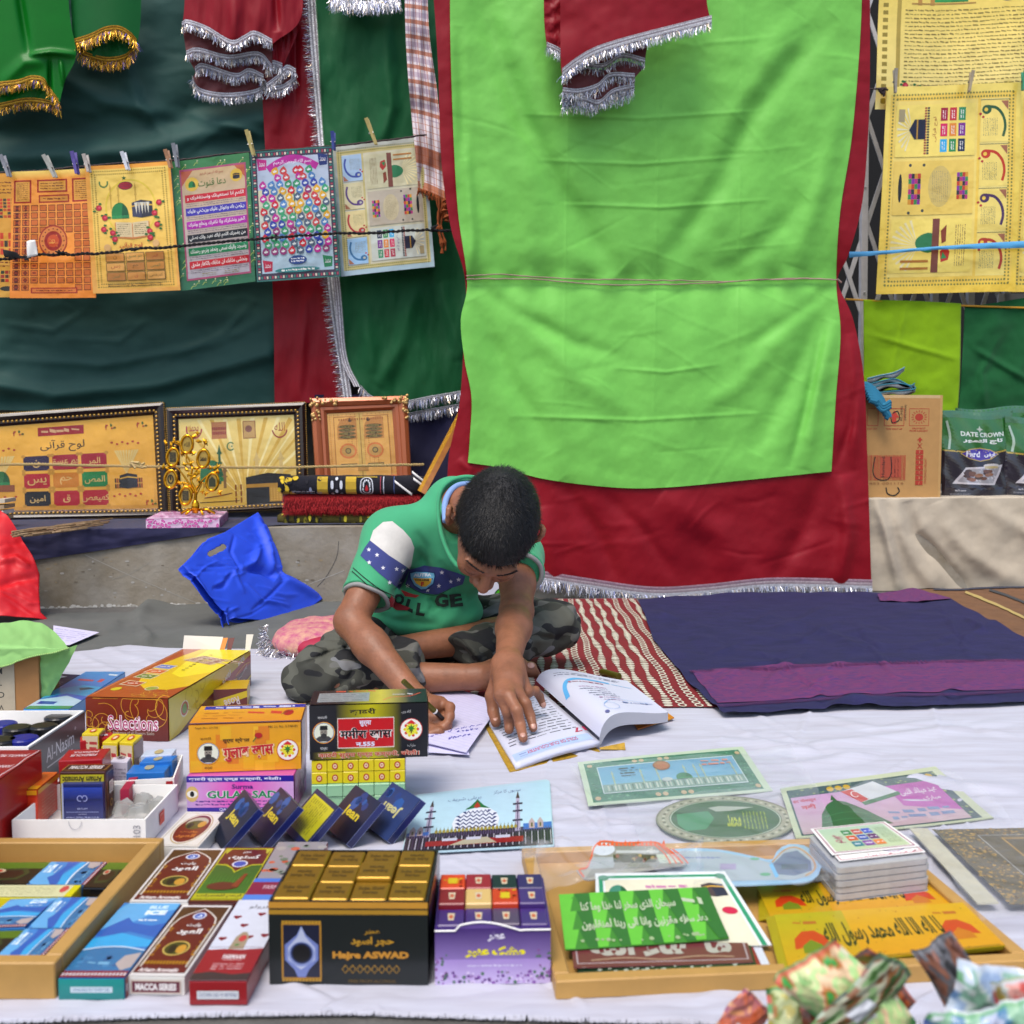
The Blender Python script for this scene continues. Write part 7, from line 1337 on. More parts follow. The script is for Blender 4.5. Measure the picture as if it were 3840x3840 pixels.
ground_card('sticker',(2925,2967),(3508,2872),(2985,3140),(3727,3058),.013,mat('sticker_pale2','b8c0a4',.3,coat=.4),'pink and green festival sticker with a big green dome and a red flag','sticker',f_,wave=.0025,seed=2)
def sleeve(c,z,label,seed=0,wave=.004):
 f0=quad(*[onz(x,y,z) for x,y in c]);f=warped(f0,lambda u,v:wave*(np.sin(5*u+seed)*np.sin(4*v+seed*2)+.5*np.sin(13*u+7*v+seed)+.3*np.sin(23*u-19*v)));u,v=np.meshgrid(np.linspace(0,1,36),np.linspace(0,1,24));u,v=u.ravel(),v.ravel()
 return mk('plastic_sleeve',f(u,v,0*u),gridf(36,24),PLS,smooth=True,label=label,cat='plastic sleeve',group='clear plastic sleeves over the stickers')
sleeve([(2130,2880),(2960,2790),(2270,3035),(3060,2950)],.021,'crinkled clear sleeve round the long mosque panorama sticker',1)
sleeve([(2350,3010),(3060,2930),(2400,3175),(3130,3120)],.020,'crinkled clear sleeve round the oval green sticker',2)
sleeve([(3100,2960),(3560,2880),(3250,3090),(3800,3060)],.022,'crinkled clear sleeve over the pink festival sticker',3)
# black and gold door print at the right edge
def f_(a):
 a.rect(0,0,1,1,'4a4230',3,3);r=random.Random(3);a.blobs(0,0,.16,1,320,.008,['9a7828','6a5424','b08a30'],4);a.blobs(.16,0,1,.1,320,.008,['9a7828','6a5424'],5)
 a.frame(.17,.1,1.2,1.3,.004,'a8a8a8');a.rect(.26,.14,.27,1,'a07c34',1,4);a.line([(.3,.9),(.32,.4),(.42,.35),(.44,.8),(.56,.85),(.58,.4)],.018,'a07c34',30);a.ring(.48,.62,.08,.18,.02,'a07c34',24,20,300);a.blobs(.28,.35,.95,.95,200,.01,['b08a30','7a6030'],6);a.rect(.27,.14,1,.17,'8a6c30',4,1)
o,_=ground_card('door_print',(3500,3112),(4300,3096),(3790,3392),(4800,3372),.016,mat('charcoal_print','46413c',.5),'charcoal print densely figured in gold with a cream strip down its left edge','print',f_)
f0=quad(*[onz(x,y,.017) for x,y in((3412,3106),(3478,3106),(3665,3386),(3745,3384))]);card('cream_strip',f0,mat('cream_marble','b8b49c',.5,var=.15,vscale=40),o,thick=.002)
sleeve([(3390,3080),(4300,3060),(3680,3450),(4900,3420)],.024,'clear sleeve over the charcoal and gold print at the right edge',4,.005)
# ---- right wooden tray
A_,B_=onz(2084,3752,Z-.001),onz(3884,3668,Z-.001)
tray(A_,B_,.30,.017,.014,'pale thin wooden tray of calligraphy cards at bottom right',MDF)
ztr=.012
def green_plate(a):
 a.rect(0,0,1,1,'3a7a1c',3,3)
 for i in range(5):
  for j in range(3):
   u,v=i*.2,j*.33;a.poly([(u,v),(u+.1,v),(u+.06,v+.33),(u,v+.33)],'5cae2c');a.poly([(u+.1,v),(u+.2,v),(u+.2,v+.33),(u+.14,v+.33)],'2c6418')
 a.text('سبحان الذی سخر لنا هذا وما کنا',.44,.28,.2,'a8b494',fit=.62,bold=.03);a.text('له مقرنین وانا الی ربنا لمنقلبون',.45,.6,.2,'a8b494',fit=.66,bold=.03);a.text('دعاء سفر',.84,.6,.16,'a8b494',fit=.16,bold=.03);a.fine(.8,.15,.93,.36,1,'a8b494',4,.9);a.blobs(.1,.86,.9,.92,18,.014,'8aa070',5)
def maroon_plate(a):a.rect(0,0,1,1,'6a3034',3,3);a.frame(.02,.04,.98,.96,.008,'a8989c');a.text('ما شاء الله',.5,.74,.3,'a8a498',fit=.8,bold=.05);a.line([(.1,.92),(.3,.9),(.5,.93),(.7,.9),(.9,.92)],.014,'9a7a64',30);a.rect(.05,.7,.4,.9,'8a2c64',2,1) if 0 else None
def post(a):
 a.rect(0,0,1,1,'d0d4d0',2,2);a.rect(.03,.04,.97,.075,'2a8a5c',2);a.rect(.025,.04,.055,1,'2a8a5c',1,4);a.rect(.945,.04,.975,1,'2a8a5c',1,4);a.rect(.07,.1,.93,1,'d0ccb0',2,3);a.ell(.06,.07,.04,.04,'2a7a50');a.ell(.94,.07,.04,.04,'2a7a50');domes(a,.16,.36,.07,'3a7a60');kaaba(a,.84,.36,.08,'4a3c34');a.fine(.36,.17,.66,.24,1,'b87898',3,.9);a.fine(.3,.28,.72,.34,1,'8ab0c8',4,.9);a.ell(.87,.55,.05,.05,'b81c3c')
GC_='cards lying in the right wooden tray'
def cardz(tl,tr,bl,br,z,c,t,fn,wave=0,seed=0,zs=None):return flat('calligraphy_card',[tl,tr,bl,br],z,mat('plate_'+c,c,.35,coat=.3),t,'card',fn,thick=.0008,ink=INKG,wave=wave,seed=seed,group=GC_,zs=zs)
cardz((2232,3276),(2718,3268),(2240,3560),(2895,3545),.0155,'d0d4d0','white card with a green border and a black shrine behind the green plate',post,zs=(.047,.047,.017,.017))
cardz((2520,3450),(2802,3440),(2560,3650),(2898,3640),ztr+.003,'c8ccd4','white edged red card at the bottom right of the plate stack',lambda a:(a.rect(0,0,.9,1,'8a1824',2,2),a.fine(.2,.1,.8,.9,5,'a87868',3,.5)))
cardz((2160,3480),(2770,3400),(2168,3676),(2840,3632),ztr+.0045,'14301c','dark green lacy edged plate at the bottom of the stack',lambda a:(a.rect(0,0,1,1,'14301c',2,2),a.blobs(.03,.86,.97,.97,50,.012,'a0a898',3)),wave=.001)
cardz((2120,3370),(2745,3350),(2152,3632),(2826,3600),ztr+.0075,'6a3034','maroon plate with large white calligraphy under the green plate',maroon_plate,wave=.0015,seed=1)
cardz((2095,3362),(2650,3326),(2120,3560),(2735,3513),ztr+.0135,'3a7a1c','shiny green plate with silver calligraphy on top of the stack',green_plate,wave=.0015,seed=2,zs=(.044,.044,.024,.024))
def goldc(a):
 a.rect(0,0,1,1,'a89c10',4,4,c2='c09010');a.rect(.35,0,1,1,'c89c10',4,4,c2='c88c0c');a.blobs(.03,.05,.97,.97,60,.004,['4a6a1c','8a2c10'],3)
 for u in(.14,.86):a.poly([(u-.085,.72),(u-.075,.52),(u-.03,.38),(u+.03,.38),(u+.075,.52),(u+.085,.72),(u+.05,.7),(u,.55),(u-.05,.7)],'b83410');a.poly([(u-.05,.8),(u-.045,.66),(u,.56),(u+.045,.66),(u+.05,.8)],'6a7a18' if u<.5 else 'b86a10');a.fine(u-.06,.16,u+.06,.26,1,'a85a20',4,.9)
 a.text('لا اله الا الله محمد رسول الله',.5,.5,.5,'2c3410',fit=.58,bold=.035);a.rect(.02,.97,.98,.99,'8a7010')
for k in range(7):
 d=k*5;cardz((2842-k*1,3335-k*2),(3462+k*2,3300-k*2),(2866+k*7-20,3452-k*2),(3560+k*3,3420-k*2),ztr+.001*k,'a89818',['lowest','second','third','fourth','fifth','sixth','topmost'][k]+' gold card in the fanned back pile of the right tray',goldc if k==6 else None)
for k in range(6):cardz((2872+k*6,3442-k*2),(3600+k*2,3400-k*3),(2925+k*6,3640-k*3),(3760+k*2,3560-k*3),ztr+.008+.0011*k,'a89818',['lowest','second','third','fourth','fifth','topmost'][k]+' gold card in the fanned front pile of the right tray',goldc if k==5 else None)
# laminated card stack
S_=[(3032,3118),(3325,3082),(3140,3240),(3490,3200)]
for k in range(6):
 z=.012+.0068*(k+1);P=[onz(x,y,.058) for x,y in S_];q=random.Random(k);P=[p*[1,1,0]+[q.uniform(-.001,.001),q.uniform(-.001,.001),z] for p in P]
 V=[];f=quad(*P);UV=[]
 for(cu,cv,a0) in((.06,.06,180),(.94,.06,270),(.94,.94,0),(.06,.94,90)):
  for t in range(5):UV.append((cu+.06*cos(radians(a0+22.5*t)),cv+.06*sin(radians(a0+22.5*t))))
 U=np.array(UV);n=20;V=np.vstack([f(U[:,0],U[:,1],0*U[:,0]),f(U[:,0],U[:,1],0*U[:,0]-.0058)])
 o=mk('laminated_pack',V,[list(range(n)),[n+i for i in range(n)][::-1]]+[[i,n+i,n+(i+1)%n,(i+1)%n] for i in range(n)],mat('laminate','a8aaae',.25,coat=.5,var=.1,vscale=80),label=['lowest','second','third','fourth','fifth','topmost'][k]+' pack of the stack of clear laminated cards at the back of the right tray',cat='card pack',group='laminated card stack in the right tray')
P=[onz(x,y,.0545) for x,y in S_];f=quad(P[0]*.96+P[3]*.04,P[1]*.96+P[2]*.04,P[2]*.96+P[1]*.04,P[3]*.96+P[0]*.04);card('pocket_card',warped(f,lambda u,v:.001+0*u),CARD,label='white card with red and violet print second in the laminated stack',cat='card');o=bpy.data.objects['pocket_card'];a=art(f,z0=.0013);a.frame(.02,.02,.98,.98,.012,'b86a78');a.ring(.7,.6,.22,.3,.01,'8a78b8',20,0,180);a.blobs(.3,.9,.97,.96,22,.012,'c87a88',3);a.build(f,o,INKG)
P=[onz(x,y,.0575) for x,y in((3040,3108),(3318,3080),(3120,3205),(3448,3172))];f=quad(*P);o=card('pocket_card',f,CARD,label='white topmost card with nine coloured tiles on the laminated stack',cat='card');a=art(f);a.frame(.03,.03,.97,.97,.02,'a87a88');a.rect(.07,.08,.93,.92,'a8c0a8',3,3,c2='b8c8a0');cs=['2c7a4a','b8383c','2c4ab8','c84a28','2c4aa8','5a1c6a','2c7a8a','7a3a9a','d87a3c']
for j in range(3):
 for i in range(3):a.rect(.32+i*.13,.2+j*.22,.435+i*.13,.38+j*.22,cs[j*3+i]);a.fine(.34+i*.13,.24+j*.22,.42+i*.13,.34+j*.22,1,'d8d8d8',i,.9)
a.text('لوح قرآنی',.22,.5,.12,'b84a78',fit=.3,rot=90,bold=.03);a.fine(.74,.2,.9,.8,5,'8a9a78',4,.4,vert=True);a.build(f,o,INKG)
# fish shaped sticker and mosque shaped sticker in plastic
def shapecard(name,pts,z,m,label,cat,arts,thick=.0012):
 P=np.array([onz(x,y,z) for x,y in resam(pts+[pts[0]],60)[:-1]]);n=len(P);o=mk(name,np.vstack([P,P-[0,0,thick]]),[list(range(n)),[n+i for i in range(n)][::-1]]+[[i,n+i,n+(i+1)%n,(i+1)%n] for i in range(n)],m,label=label,cat=cat)
 a=Art(1,1);a.w=a.h=1;arts(a);P_=np.array(a.P);V=onz(P_[:,0],P_[:,1],z)+np.stack([0*P_[:,0],0*P_[:,0],np.array(a.Z)],-1);mk('printed_design',V,a.F,INKG,o,cols=a.C);return o
def f_(a):
 a.poly([(2330,3270),(2420,3215),(2560,3190),(2700,3195),(2850,3225),(2900,3240),(2930,3200),(2960,3175),(3010,3180),(3050,3215),(3068,3250),(3040,3285),(2980,3300),(2700,3305),(2450,3300)],'a0aab4');a.poly([(2890,3250),(2940,3200),(2990,3190),(3040,3230),(3045,3265),(2980,3285),(2920,3280)],'5a6488');a.grid(2930,3240,3030,3262,12,1,.5,.9,['3a4048']);a.line([(2890,3240),(2915,3290)],14,'6ab0e0');a.line([(2895,3235),(2940,3190),(2990,3180),(3045,3220),(3055,3260),(3020,3285)],6,'b88a58',30)
 a.fine(2560,3212,2700,3222,1,'6a70a8',3,.9);a.ell(2830,3222,18,5,'5aa07a');a.ell(2870,3280,20,6,'5aa07a');a.rect(2700,3240,2760,3262,'9a8ab0');a.rect(2480,3235,2640,3285,'98a8b8')
shapecard('fish_sticker',[(2310,3290),(2420,3205),(2560,3182),(2700,3186),(2850,3216),(2895,3225),(2915,3190),(2955,3166),(3020,3172),(3068,3210),(3080,3250),(3050,3298),(2960,3312),(2700,3322),(2450,3318)],.036,mat('light_blue_edge','8fb4d4',.3,coat=.4),'fish shaped pale blue edged sticker with a violet tail across the tray’s back','sticker',f_)
def f_(a):
 a.poly([(2190,3300),(2215,3265),(2230,3200),(2250,3165),(2330,3160),(2480,3172),(2540,3225),(2560,3250),(2300,3260)],'8a8480');a.ell(2262,3185,44,24,'c8ccd4',20);a.poly([(2215,3215),(2310,3215),(2300,3255),(2210,3260)],'a0a4a8');a.rect(2310,3190,2470,3200,'b8b8b8');a.rect(2300,3205,2460,3235,'4a3c34');a.blobs(2300,3208,2460,3232,14,7,['8a4a38','a88a5a','2a2420'],3,1);a.poly([(2460,3205),(2530,3205),(2555,3235),(2475,3240)],'b8c0b0')
 for k in range(16):a.raw([(2240+k*16,3172),(2250+k*16,3150+(k%3)*5),(2256+k*16,3174)],[[0,1,2]],'d8502c',False)
 a.z+=a.dz;a.line([(2190,3290),(2172,3262),(2200,3255),(2218,3215),(2228,3178),(2260,3156),(2330,3162),(2450,3160),(2488,3175),(2525,3205),(2560,3238)],6,'d8502c',50)
 for k in range(4):a.line([(2455+k*22,3170+k*5),(2490+k*22,3200+k*4),(2515+k*22,3240)],5,'d8502c',8)
shapecard('mosque_sticker',[(2160,3262),(2195,3258),(2215,3220),(2225,3175),(2260,3152),(2330,3158),(2450,3155),(2490,3170),(2530,3200),(2570,3240),(2480,3255),(2320,3280),(2210,3300),(2185,3290)],.042,mat('orange_edge','a8a09a',.3,coat=.4),'orange edged mosque shaped sticker with a white dome inside clear plastic','sticker',f_)
sleeve([(2020,3170),(2640,3150),(1990,3330),(2620,3275)],.050,'large crumpled clear plastic bag round the orange edged mosque sticker',5,.011)
sleeve([(2620,3160),(3100,3140),(2600,3320),(3110,3310)],.043,'clear sleeve round the fish shaped sticker',6,.004)
V=[];Fc=[];q=random.Random(12)
for k in range(9):
 x0=1985+q.uniform(-10,60);p=onz(x0,3215,.03);d=np.array([q.uniform(-.5,.5),q.uniform(-.4,.2),q.uniform(.3,1)])*.03;s_=np.array([.006,0,.002]);i=len(V);V+=[p-s_,p+s_,p+d*.6+s_*1.4,p+d,p+d*.5-s_*1.2];Fc.append([i,i+1,i+2,i+3,i+4])
mk('plastic_crumple',V,Fc,PLS,label='crumpled twisted end of the clear plastic bag beside the picture card',cat='plastic bag',kind='stuff')
# ---- foreground snack packets
def packet(x,y,Y,wpx,hpx,ang,c,label,seed,u0=1.,bend=.0):
 n,m_=30,34;q=np.random.RandomState(seed);top=ony(x,y,Y);k=Y/FPX;wd,ht=wpx*k,hpx*k;V=[];C=[];ph=q.rand(12)*6.28;pal=[np.array(lin(z)) for z in c];a=radians(ang)
 for s in(-1,1):
  for j in range(m_):
   for i in range(n):
    u,v=i/(n-1),j/(m_-1);e_=min(u,1-u,v,1-v);b=(sin(pi*u)*sin(pi*v))**.45*wd*.16;f_=min(1,e_*9+.15)
    cr=wd*(.055*sin(7*u+5*v+ph[2])*sin(4*u-8*v+ph[3])+.03*abs(sin(13*u-9*v+ph[4]))+.022*abs(sin(19*u+17*v+ph[7]+sin(9*v)))-.03)
    lx=(u-u0)*wd+.04*wd*sin(6*v+ph[5]);lz=(v-1)*ht+.03*ht*sin(5*u+ph[6])
    V.append(top+[lx*cos(a)-lz*sin(a),s*b*f_+cr+bend*lz*.5+.25*lx*sin(ph[0]),lx*sin(a)+lz*cos(a)])
    t=sin(9*u+ph[3]+3*sin(5*v+ph[5]))+sin(8*v+ph[4]+2.5*sin(7*u+ph[2]))+.9*sin(21*u+ph[8]+2*sin(15*v))*sin(17*v+ph[9]);g=(t+2.9)/5.8*len(pal)*.999;ii=int(g);col=pal[ii%len(pal)]*.7+pal[(ii+1)%len(pal)]*.3
    if e_<.05:col=pal[(j//3)%len(pal)]*.8+.05
    if abs(u-.45-.2*sin(ph[10]))<.16 and abs(v-.45)<.12 and seed%2:col=np.array(lin('c8ccd4'))
    C.append(col)
 N=n*m_;Fc=gridf(n,m_).tolist()+gridf(n,m_,N).tolist()
 mk('snack_packet',V,Fc,mat('packet_foil',ink=True,rough=.35,metal=.0,coat=.35,bump=.5,bscale=50,bdist=.005),smooth=True,label=label,cat='packet',group='crumpled foil packets in the foreground',cols=C)
packet(2850,3750,.72,170,260,-38,['b8482c','d87848','8a2c5a','d8a070'],'small orange pink foil packet, leftmost in the foreground heap',1,.5)
packet(2985,3690,.71,330,300,12,['2c8a3c','c8b828','d8d0a0','4aa050','c84828'],'green and yellow foil packet lying low, second from the left',2,.4,.2)
packet(3125,3500,.68,290,470,44,['2c9a3c','d8d0a0','8ac870','e0d8b0','d85830','4aa050'],'tall green foil packet whose corner points up, printed with pale leaves',3,1.,.1)
packet(3250,3545,.70,280,420,-46,['4a1c18','b8481c','2c5a24','8a3c1c','6a3a20'],'brown and rust foil packet leaning right behind the tall green one',4,0.,-.1)
packet(3345,3590,.67,190,430,-42,['1c3c18','5a8a38','a8b8a0','8a4a28','2c4a20'],'dark green foil packet with a pale patch slanting down to the right',5,.3)
packet(3540,3510,.71,170,430,30,['1c1c20','8a4a20','6a6a70','2a2a2c'],'black and bronze foil packet standing with a bent tip',6,.8,.3)
packet(3590,3590,.65,420,420,-14,['a8b8c8','4a78a8','c8ccd4','3c8a4a','b8c8d8','c8ccd4'],'large white and blue foil packet printed with a pale square',7,0.,.1)
packet(3790,3660,.62,260,360,22,['b82c3c','d87858','c8ccd4','8a9a3c'],'red and white foil packet at the right picture edge',8,.3)
packet(3660,3775,.60,420,300,6,['c8ccd4','3c5aa8','4a9a58','c8ccd4'],'white foil packet with blue print at the bottom edge',9,.5)
# == RIGHT STEP GOODS
bx=onw(3255,1884,-.02);bY=bx[1]
A=bx*[1,1,0]+[0,0,.3];B=onw(3525,1878,-.02)*[1,1,0]+[0,0,.3];A=A+(A-B)*.15;ex=B-A;T=ony(3540,1482,B[1])[2]-.3
CBD=mat('tan_cardboard','b08650',.8,var=.08,vscale=30)
cdb=mk('cardboard_box',*boxvf(A,ex,-WN*.24,[0,0,T]),CBD,label='tan cardboard box printed in red, standing on the beige covered step',cat='box')
f=quad(A+[0,0,T],B+[0,0,T],A,B);a=art(f);R_='a83420'
a.rect(.005,.0,.995,.03,'c8a878',3);a.rect(.97,0,1,1,'b89058',1,3)
a.frame(.6,.13,.84,.3,.006,R_);a.ell(.72,.215,.05,.036,R_)
for k in range(16):th=k*pi/8;a.line([(.72+.065*cos(th),.215+.047*sin(th)),(.72+.095*cos(th),.215+.068*sin(th))],.009,R_)
a.text('PROTECT',.72,.325,.016,R_,fit=.16,bold=.02);a.text('FROM SUNLIGHT',.72,.348,.016,R_,fit=.22,bold=.02);a.frame(.3,.13,.54,.3,.006,R_);a.poly([(.36,.22),(.42,.15),(.48,.22),(.445,.22),(.445,.28),(.395,.28),(.395,.22)],'b83a28');a.text('THIS WAY UP',.42,.33,.016,R_,fit=.2,bold=.02);a.frame(.1,.13,.23,.3,.006,R_);a.text('KEEP DRY',.16,.33,.016,R_,fit=.12)
a.line([(.4,.18),(.46,.16),(.48,.24),(.4,.27),(.38,.22)],.012,'1c1814',24);a.text('M/S. (INDIA)',.51,.18,.035,'2c2420',rot=270,fit=.14);a.text('(HARYANA)',.555,.17,.03,'2c2420',rot=270,fit=.15)
a.poly([(.7,.44),(.735,.41),(.77,.44),(.745,.44),(.745,.46),(.725,.46),(.725,.44)],R_);a.line([(.71,.47),(.76,.52)],.008,R_);a.line([(.76,.47),(.71,.52)],.008,R_)
for k in range(7):a.rect(.69,.535+k*.05,.78,.578+k*.05,R_);a.text(str(7-k),.735,.556+k*.05,.022,'c8a070')
a.text('STACKING HEIGHT',.81,.74,.026,R_,rot=270,fit=.25);q=random.Random(2);u=.06
while u<.57:w_=q.choice((.004,.006,.01));a.rect(u,.585,u+w_,.83,'a84028');a.z-=a.dz;u+=w_+q.choice((.004,.006,.009))
a.z+=a.dz;a.rect(.26,.6,.52,.8,'a84830');a.text('Humdard',.3,.7,.04,'3a1c14',rot=270,fit=.2,bold=.02);a.fine(.38,.62,.5,.8,3,'7a2c1c',4,.6,vert=True);a.line([(.2,.6),(.18,.75),(.24,.82),(.36,.82),(.4,.74),(.39,.6)],.012,'14120e',30);a.text('01453 001116',.3,.86,.022,'8a5a30',fit=.5);a.line([(.34,.9),(.36,.96),(.44,.98),(.5,.94),(.48,.9)],.014,'14120e',20)
a.build(f,cdb,INK)
M=MB()
for k in range(4):P0=B+[0,0,T]
tw_=empty('folded_towels',A+[.05,.05,T],'folded grey blue towels on top of the tan cardboard box','towels')
for k,(c,pts) in enumerate((('8a9498',[(3255,1478),(3320,1468),(3400,1462),(3432,1456),(3428,1448)]),('a0a4a4',[(3255,1462),(3300,1448),(3360,1440),(3400,1446),(3425,1462)]),('7a9098',[(3255,1445),(3310,1430),(3360,1425),(3410,1448),(3430,1440)]),('9aa0a0',[(3252,1420),(3300,1408),(3350,1398),(3388,1380),(3392,1376)]))):
 P=resam(pts,40);V=[]
 for r_i,dy in enumerate((0,.1,.2)):
  W_=np.array([ony(x,y,bY+.02+dy) for x,y in P]);V+=list(W_+[0,0,.004*sin(r_i*2+k)])
 V2=[v-[0,0,.012+.004*sin(i*.3)] for i,v in enumerate(V)];Fc=[[r*40+i,r*40+i+1,(r+1)*40+i+1,(r+1)*40+i] for r in range(2) for i in range(39)]+[[120+r*40+i,120+(r+1)*40+i,120+(r+1)*40+i+1,120+r*40+i+1] for r in range(2) for i in range(39)]+[[i,120+i,120+i+1,i+1] for i in range(39)]+[[39,159,199,79]]
 mk('towel',V+V2,Fc,mat('towel_'+c,c,.95,bump=.8,bscale=500,var=.25,vscale=30,bdist=.001),tw_,True)
 M=MB();M.tube([v-[0,.002,.001] for v in V[:40]],.0016,5);M.build('towel_edge',mat('teal_thread','2c7a90',.8),tw_)
M=MB();q=random.Random(6)
for k in range(7):
 x0,y0=3250+k*5,1440+k*10;M.tube([ony(x,y,bY-.02-.003*k) for x,y in resam([(x0-20,y0),(x0+10,y0+10),(3300+k*4,1495+k*9),(3315+k*3,1530+k*6),(3322,1560)],24)],list(.009+.004*np.sin(np.linspace(0,3.1,24))),8)
for k in range(3):M.tube([ony(x,y,bY-.045) for x,y in resam([(3292,1500+k*12),(3310,1520+k*10),(3340,1505+k*10)],12)],.007,8)
M.build('teal_cloth',mat('teal_cotton','1c6a88',.9,bump=.8,bscale=400,bdist=.001),label='knotted teal cloth hanging over the front of the tan cardboard box',cat='cloth')
# date pouches
def pouch(x0,x1,yt,yb,off,label,seed=0,lit=True):
 A,B=onw(x0,yb,off),onw(x1,yb-6,off);T=onw(x0,yt,off);ex=B-A;h=T[2]-A[2];e=empty('date_pouch',(A+B)/2,label,'pouch','date pouches on the step');nu,nv=30,36
 def S(u,v,z):
  u,v,z=map(np.asarray,(u,v,z));taper=.05*(1-v)*(1-2*u);b=.035*np.sin(pi*u)**.7*np.clip(v,0,1)**.6+.002*np.sin(11*u+9*v+seed)+.0015*np.sin(23*u-17*v+seed*2)*(v<.9)
  return A+ex*(u)[...,None]*1.0+np.stack([0*u,0*u,h*(1-v)*(1+.02*np.sin(6*u+seed))],-1)+WN*(b+z)[...,None]+ex*(taper*-.5)[...,None]
 u,v=np.meshgrid(np.linspace(0,1,nu),np.linspace(0,1,nv));V=np.vstack([S(u.ravel(),v.ravel(),0*u.ravel()),S(u.ravel(),v.ravel(),0*u.ravel())-2*WN*((.03*np.sin(pi*u)**.7*v**.6).ravel())[:,None]])
 mk('pouch_body',V,gridf(nu,nv).tolist()+gridf(nu,nv,nu*nv).tolist(),mat('pouch_foil','2a2230',.2,coat=.6),e,True)
 S.curved=.012;a=Art(np.linalg.norm(ex),h,z0=.0006,dz=.00006);a.rect(0,0,1,.5,'2c6a2c',8,6,c2='1c5a20');a.rect(0,.46,1,1,'1e1826',8,8);a.line([(0,.46),(.3,.48),(.7,.48),(1,.45)],.02,'a89038',20);a.rect(0,0,1,.08,'3a6a4a',8,1)
 a.text('DATE CROWN',.55,.265,.055,'c8d0c8',fit=.62,bold=.03);a.text('تاج التمور',.55,.345,.065,'d8dcd8',fit=.58,bold=.04);a.star(.5,.2,.05,'a8b0a0',n=4)
 a.poly([(.22,.5),(.35,.44),(.5,.42),(.65,.44),(.78,.5),(.65,.56),(.5,.585),(.35,.56)],'a89048');a.poly([(.24,.5),(.36,.45),(.5,.432),(.64,.45),(.76,.5),(.64,.552),(.5,.573),(.36,.552)],'3c2890');a.text('Fard',.4,.5,.07,'d8d8e4',fit=.2,bold=.03);a.text('فرض',.64,.505,.06,'d8d8e4',fit=.16,bold=.04)
 a.poly([(.3,.66),(.85,.63),(.72,.87),(.12,.85)],'b8b4bc');a.poly([(.34,.68),(.8,.65),(.69,.85),(.18,.83)],'8a8890');a.ell(.66,.64,.12,.03,'b8b4b4');a.rect(.56,.64,.76,.67,'a8986a');q=random.Random(seed)
 for k in range(16):a.ell(.3+.36*q.random(),.7+.11*q.random(),.05,.022,['5a3424','3c2018','7a5038'][k%3],9)
 a.fine(.15,.91,.3,.95,1,'8a8890',3,.7);a.text('Emirates Dates',.22,.97,.018,'8a8890',fit=.25)
 if seed>=0:a.line([(.05,.12),(.1,.3),(.08,.45)],.03,'9ab0a0',12);a.line([(.92,.1),(.95,.3),(.9,.5)],.025,'a8b8b0',12) if 0 else None
 a.build(S,e,mat('pouch_print',ink=True,rough=.18,coat=.8,metal=.1,bump=.3,bscale=18,bdist=.01));return e
pouch(3530,3782,1545,1862,-.12,'standing foil pouch of dates, whole in view beside the tan cardboard box',1)
pouch(3765,4030,1565,1855,-.11,'standing foil pouch of dates cut by the right picture edge',2)
pouch(3580,3840,1530,1850,-.22,'second row date pouch showing only its silver top edge',3)
# == BOOK, PAPERS, PEN
LINE='7a78c8'
def f_(a):
 a.rect(0,0,1,1,'c8c4e0',2,2)
 for k in range(22):a.rect(.02,.06+k*.042,.98,.063+k*.042,'a8a4d4');a.z-=a.dz
 a.z+=a.dz
 a.line([(.0,.09),(1,.085)],.005,'c88ab0')
def f2_(a):
 f_(a)
 for k,(u0,v0,u1,v1) in enumerate(((.95,.5,.45,.8),(.42,.82,.08,.98),(.93,.6,.62,.75),(.88,.72,.55,.88))):
  q=random.Random(k);n=46;P=[(u0+(u1-u0)*i/n+q.uniform(-.006,.006),v0+(v1-v0)*i/n+q.uniform(-.02,.02)*(i%9!=0)) for i in range(n)]
  for s_ in range(0,n-6,9):a.line(P[s_:s_+7],.014,'2c2aa0')
PW_=mat('exercise_paper','c8c4e0',.7)
flat('paper_sheet',[(1600,2562),(1690,2570),(1600,2820),(1760,2830)],.0125,PW_,'lined sheet peeping out under the written page beside the black carton','paper',None)
flat('written_page',[(1640,2560),(1880,2640),(1560,2780),(1748,2822)],.016,PW_,'lined exercise page with blue handwriting under the boy’s writing hand','paper',f2_,wave=.0012)
# page under left hand
PG=mat('book_page','c4c6d6',.6);PGE=mat('page_edges','b0b0b8',.8,bump=.8,bscale=200,aniso=(1,1,12))
bk=empty('open_book',onz(1960,2880,.01),'open schoolbook lying upside down to the camera, its right pages curling up','book')
sp0,sp1=onz(2010,2560,.03),onz(2248,2775,.022)  # spine from far end to near end
c0,c1=onz(1790,2640,.012),onz(1932,2872,.014)  # outer edge of the left page
cov=quad(c0+[-.006,0,-.004],sp0+[0,0,-.018],c1+[-.008,-.008,-.006],sp1+[0,-.01,-.014]);card('cover',cov,mat('yellow_cover','b8901c',.5,var=.5,vscale=90,varc='2c2410'),bk,thick=.002)
lf=quad(c0,sp0-[0,0,.006],c1,sp1-[0,0,.002]);lfw=warped(lf,lambda u,v:.004*np.sin(pi*u));V,Fc=[],[]
card('left_pages',lfw,PG,bk,14,10,thick=.008)
a=art(lf)
a.fine(.05,.1,.93,.78,17,'4a4a58',3,.42,rag=.12);a.rect(.03,.87,.97,.955,'a8bcdc',8,1);a.fine(.1,.885,.8,.94,2,'7a8ab8',5,.5);a.text('SOILS OF OUR COUNTRY',.42,.925,.03,'b84a68',fit=.0,rot=180) if 0 else a.text('SOILS OF OUR COUNTRY',.5,.905,.04,'b85070',fit=.62,rot=180,bold=.02);a.text('17',.93,.8,.06,'b02c50',rot=180,bold=.03);a.line([(.02,.965),(.98,.965)],.004,'8ab0d8')
a.build(lfw,bk,INK)
e0,e1=onz(2350,2560,.030),onz(2505,2680,.034)
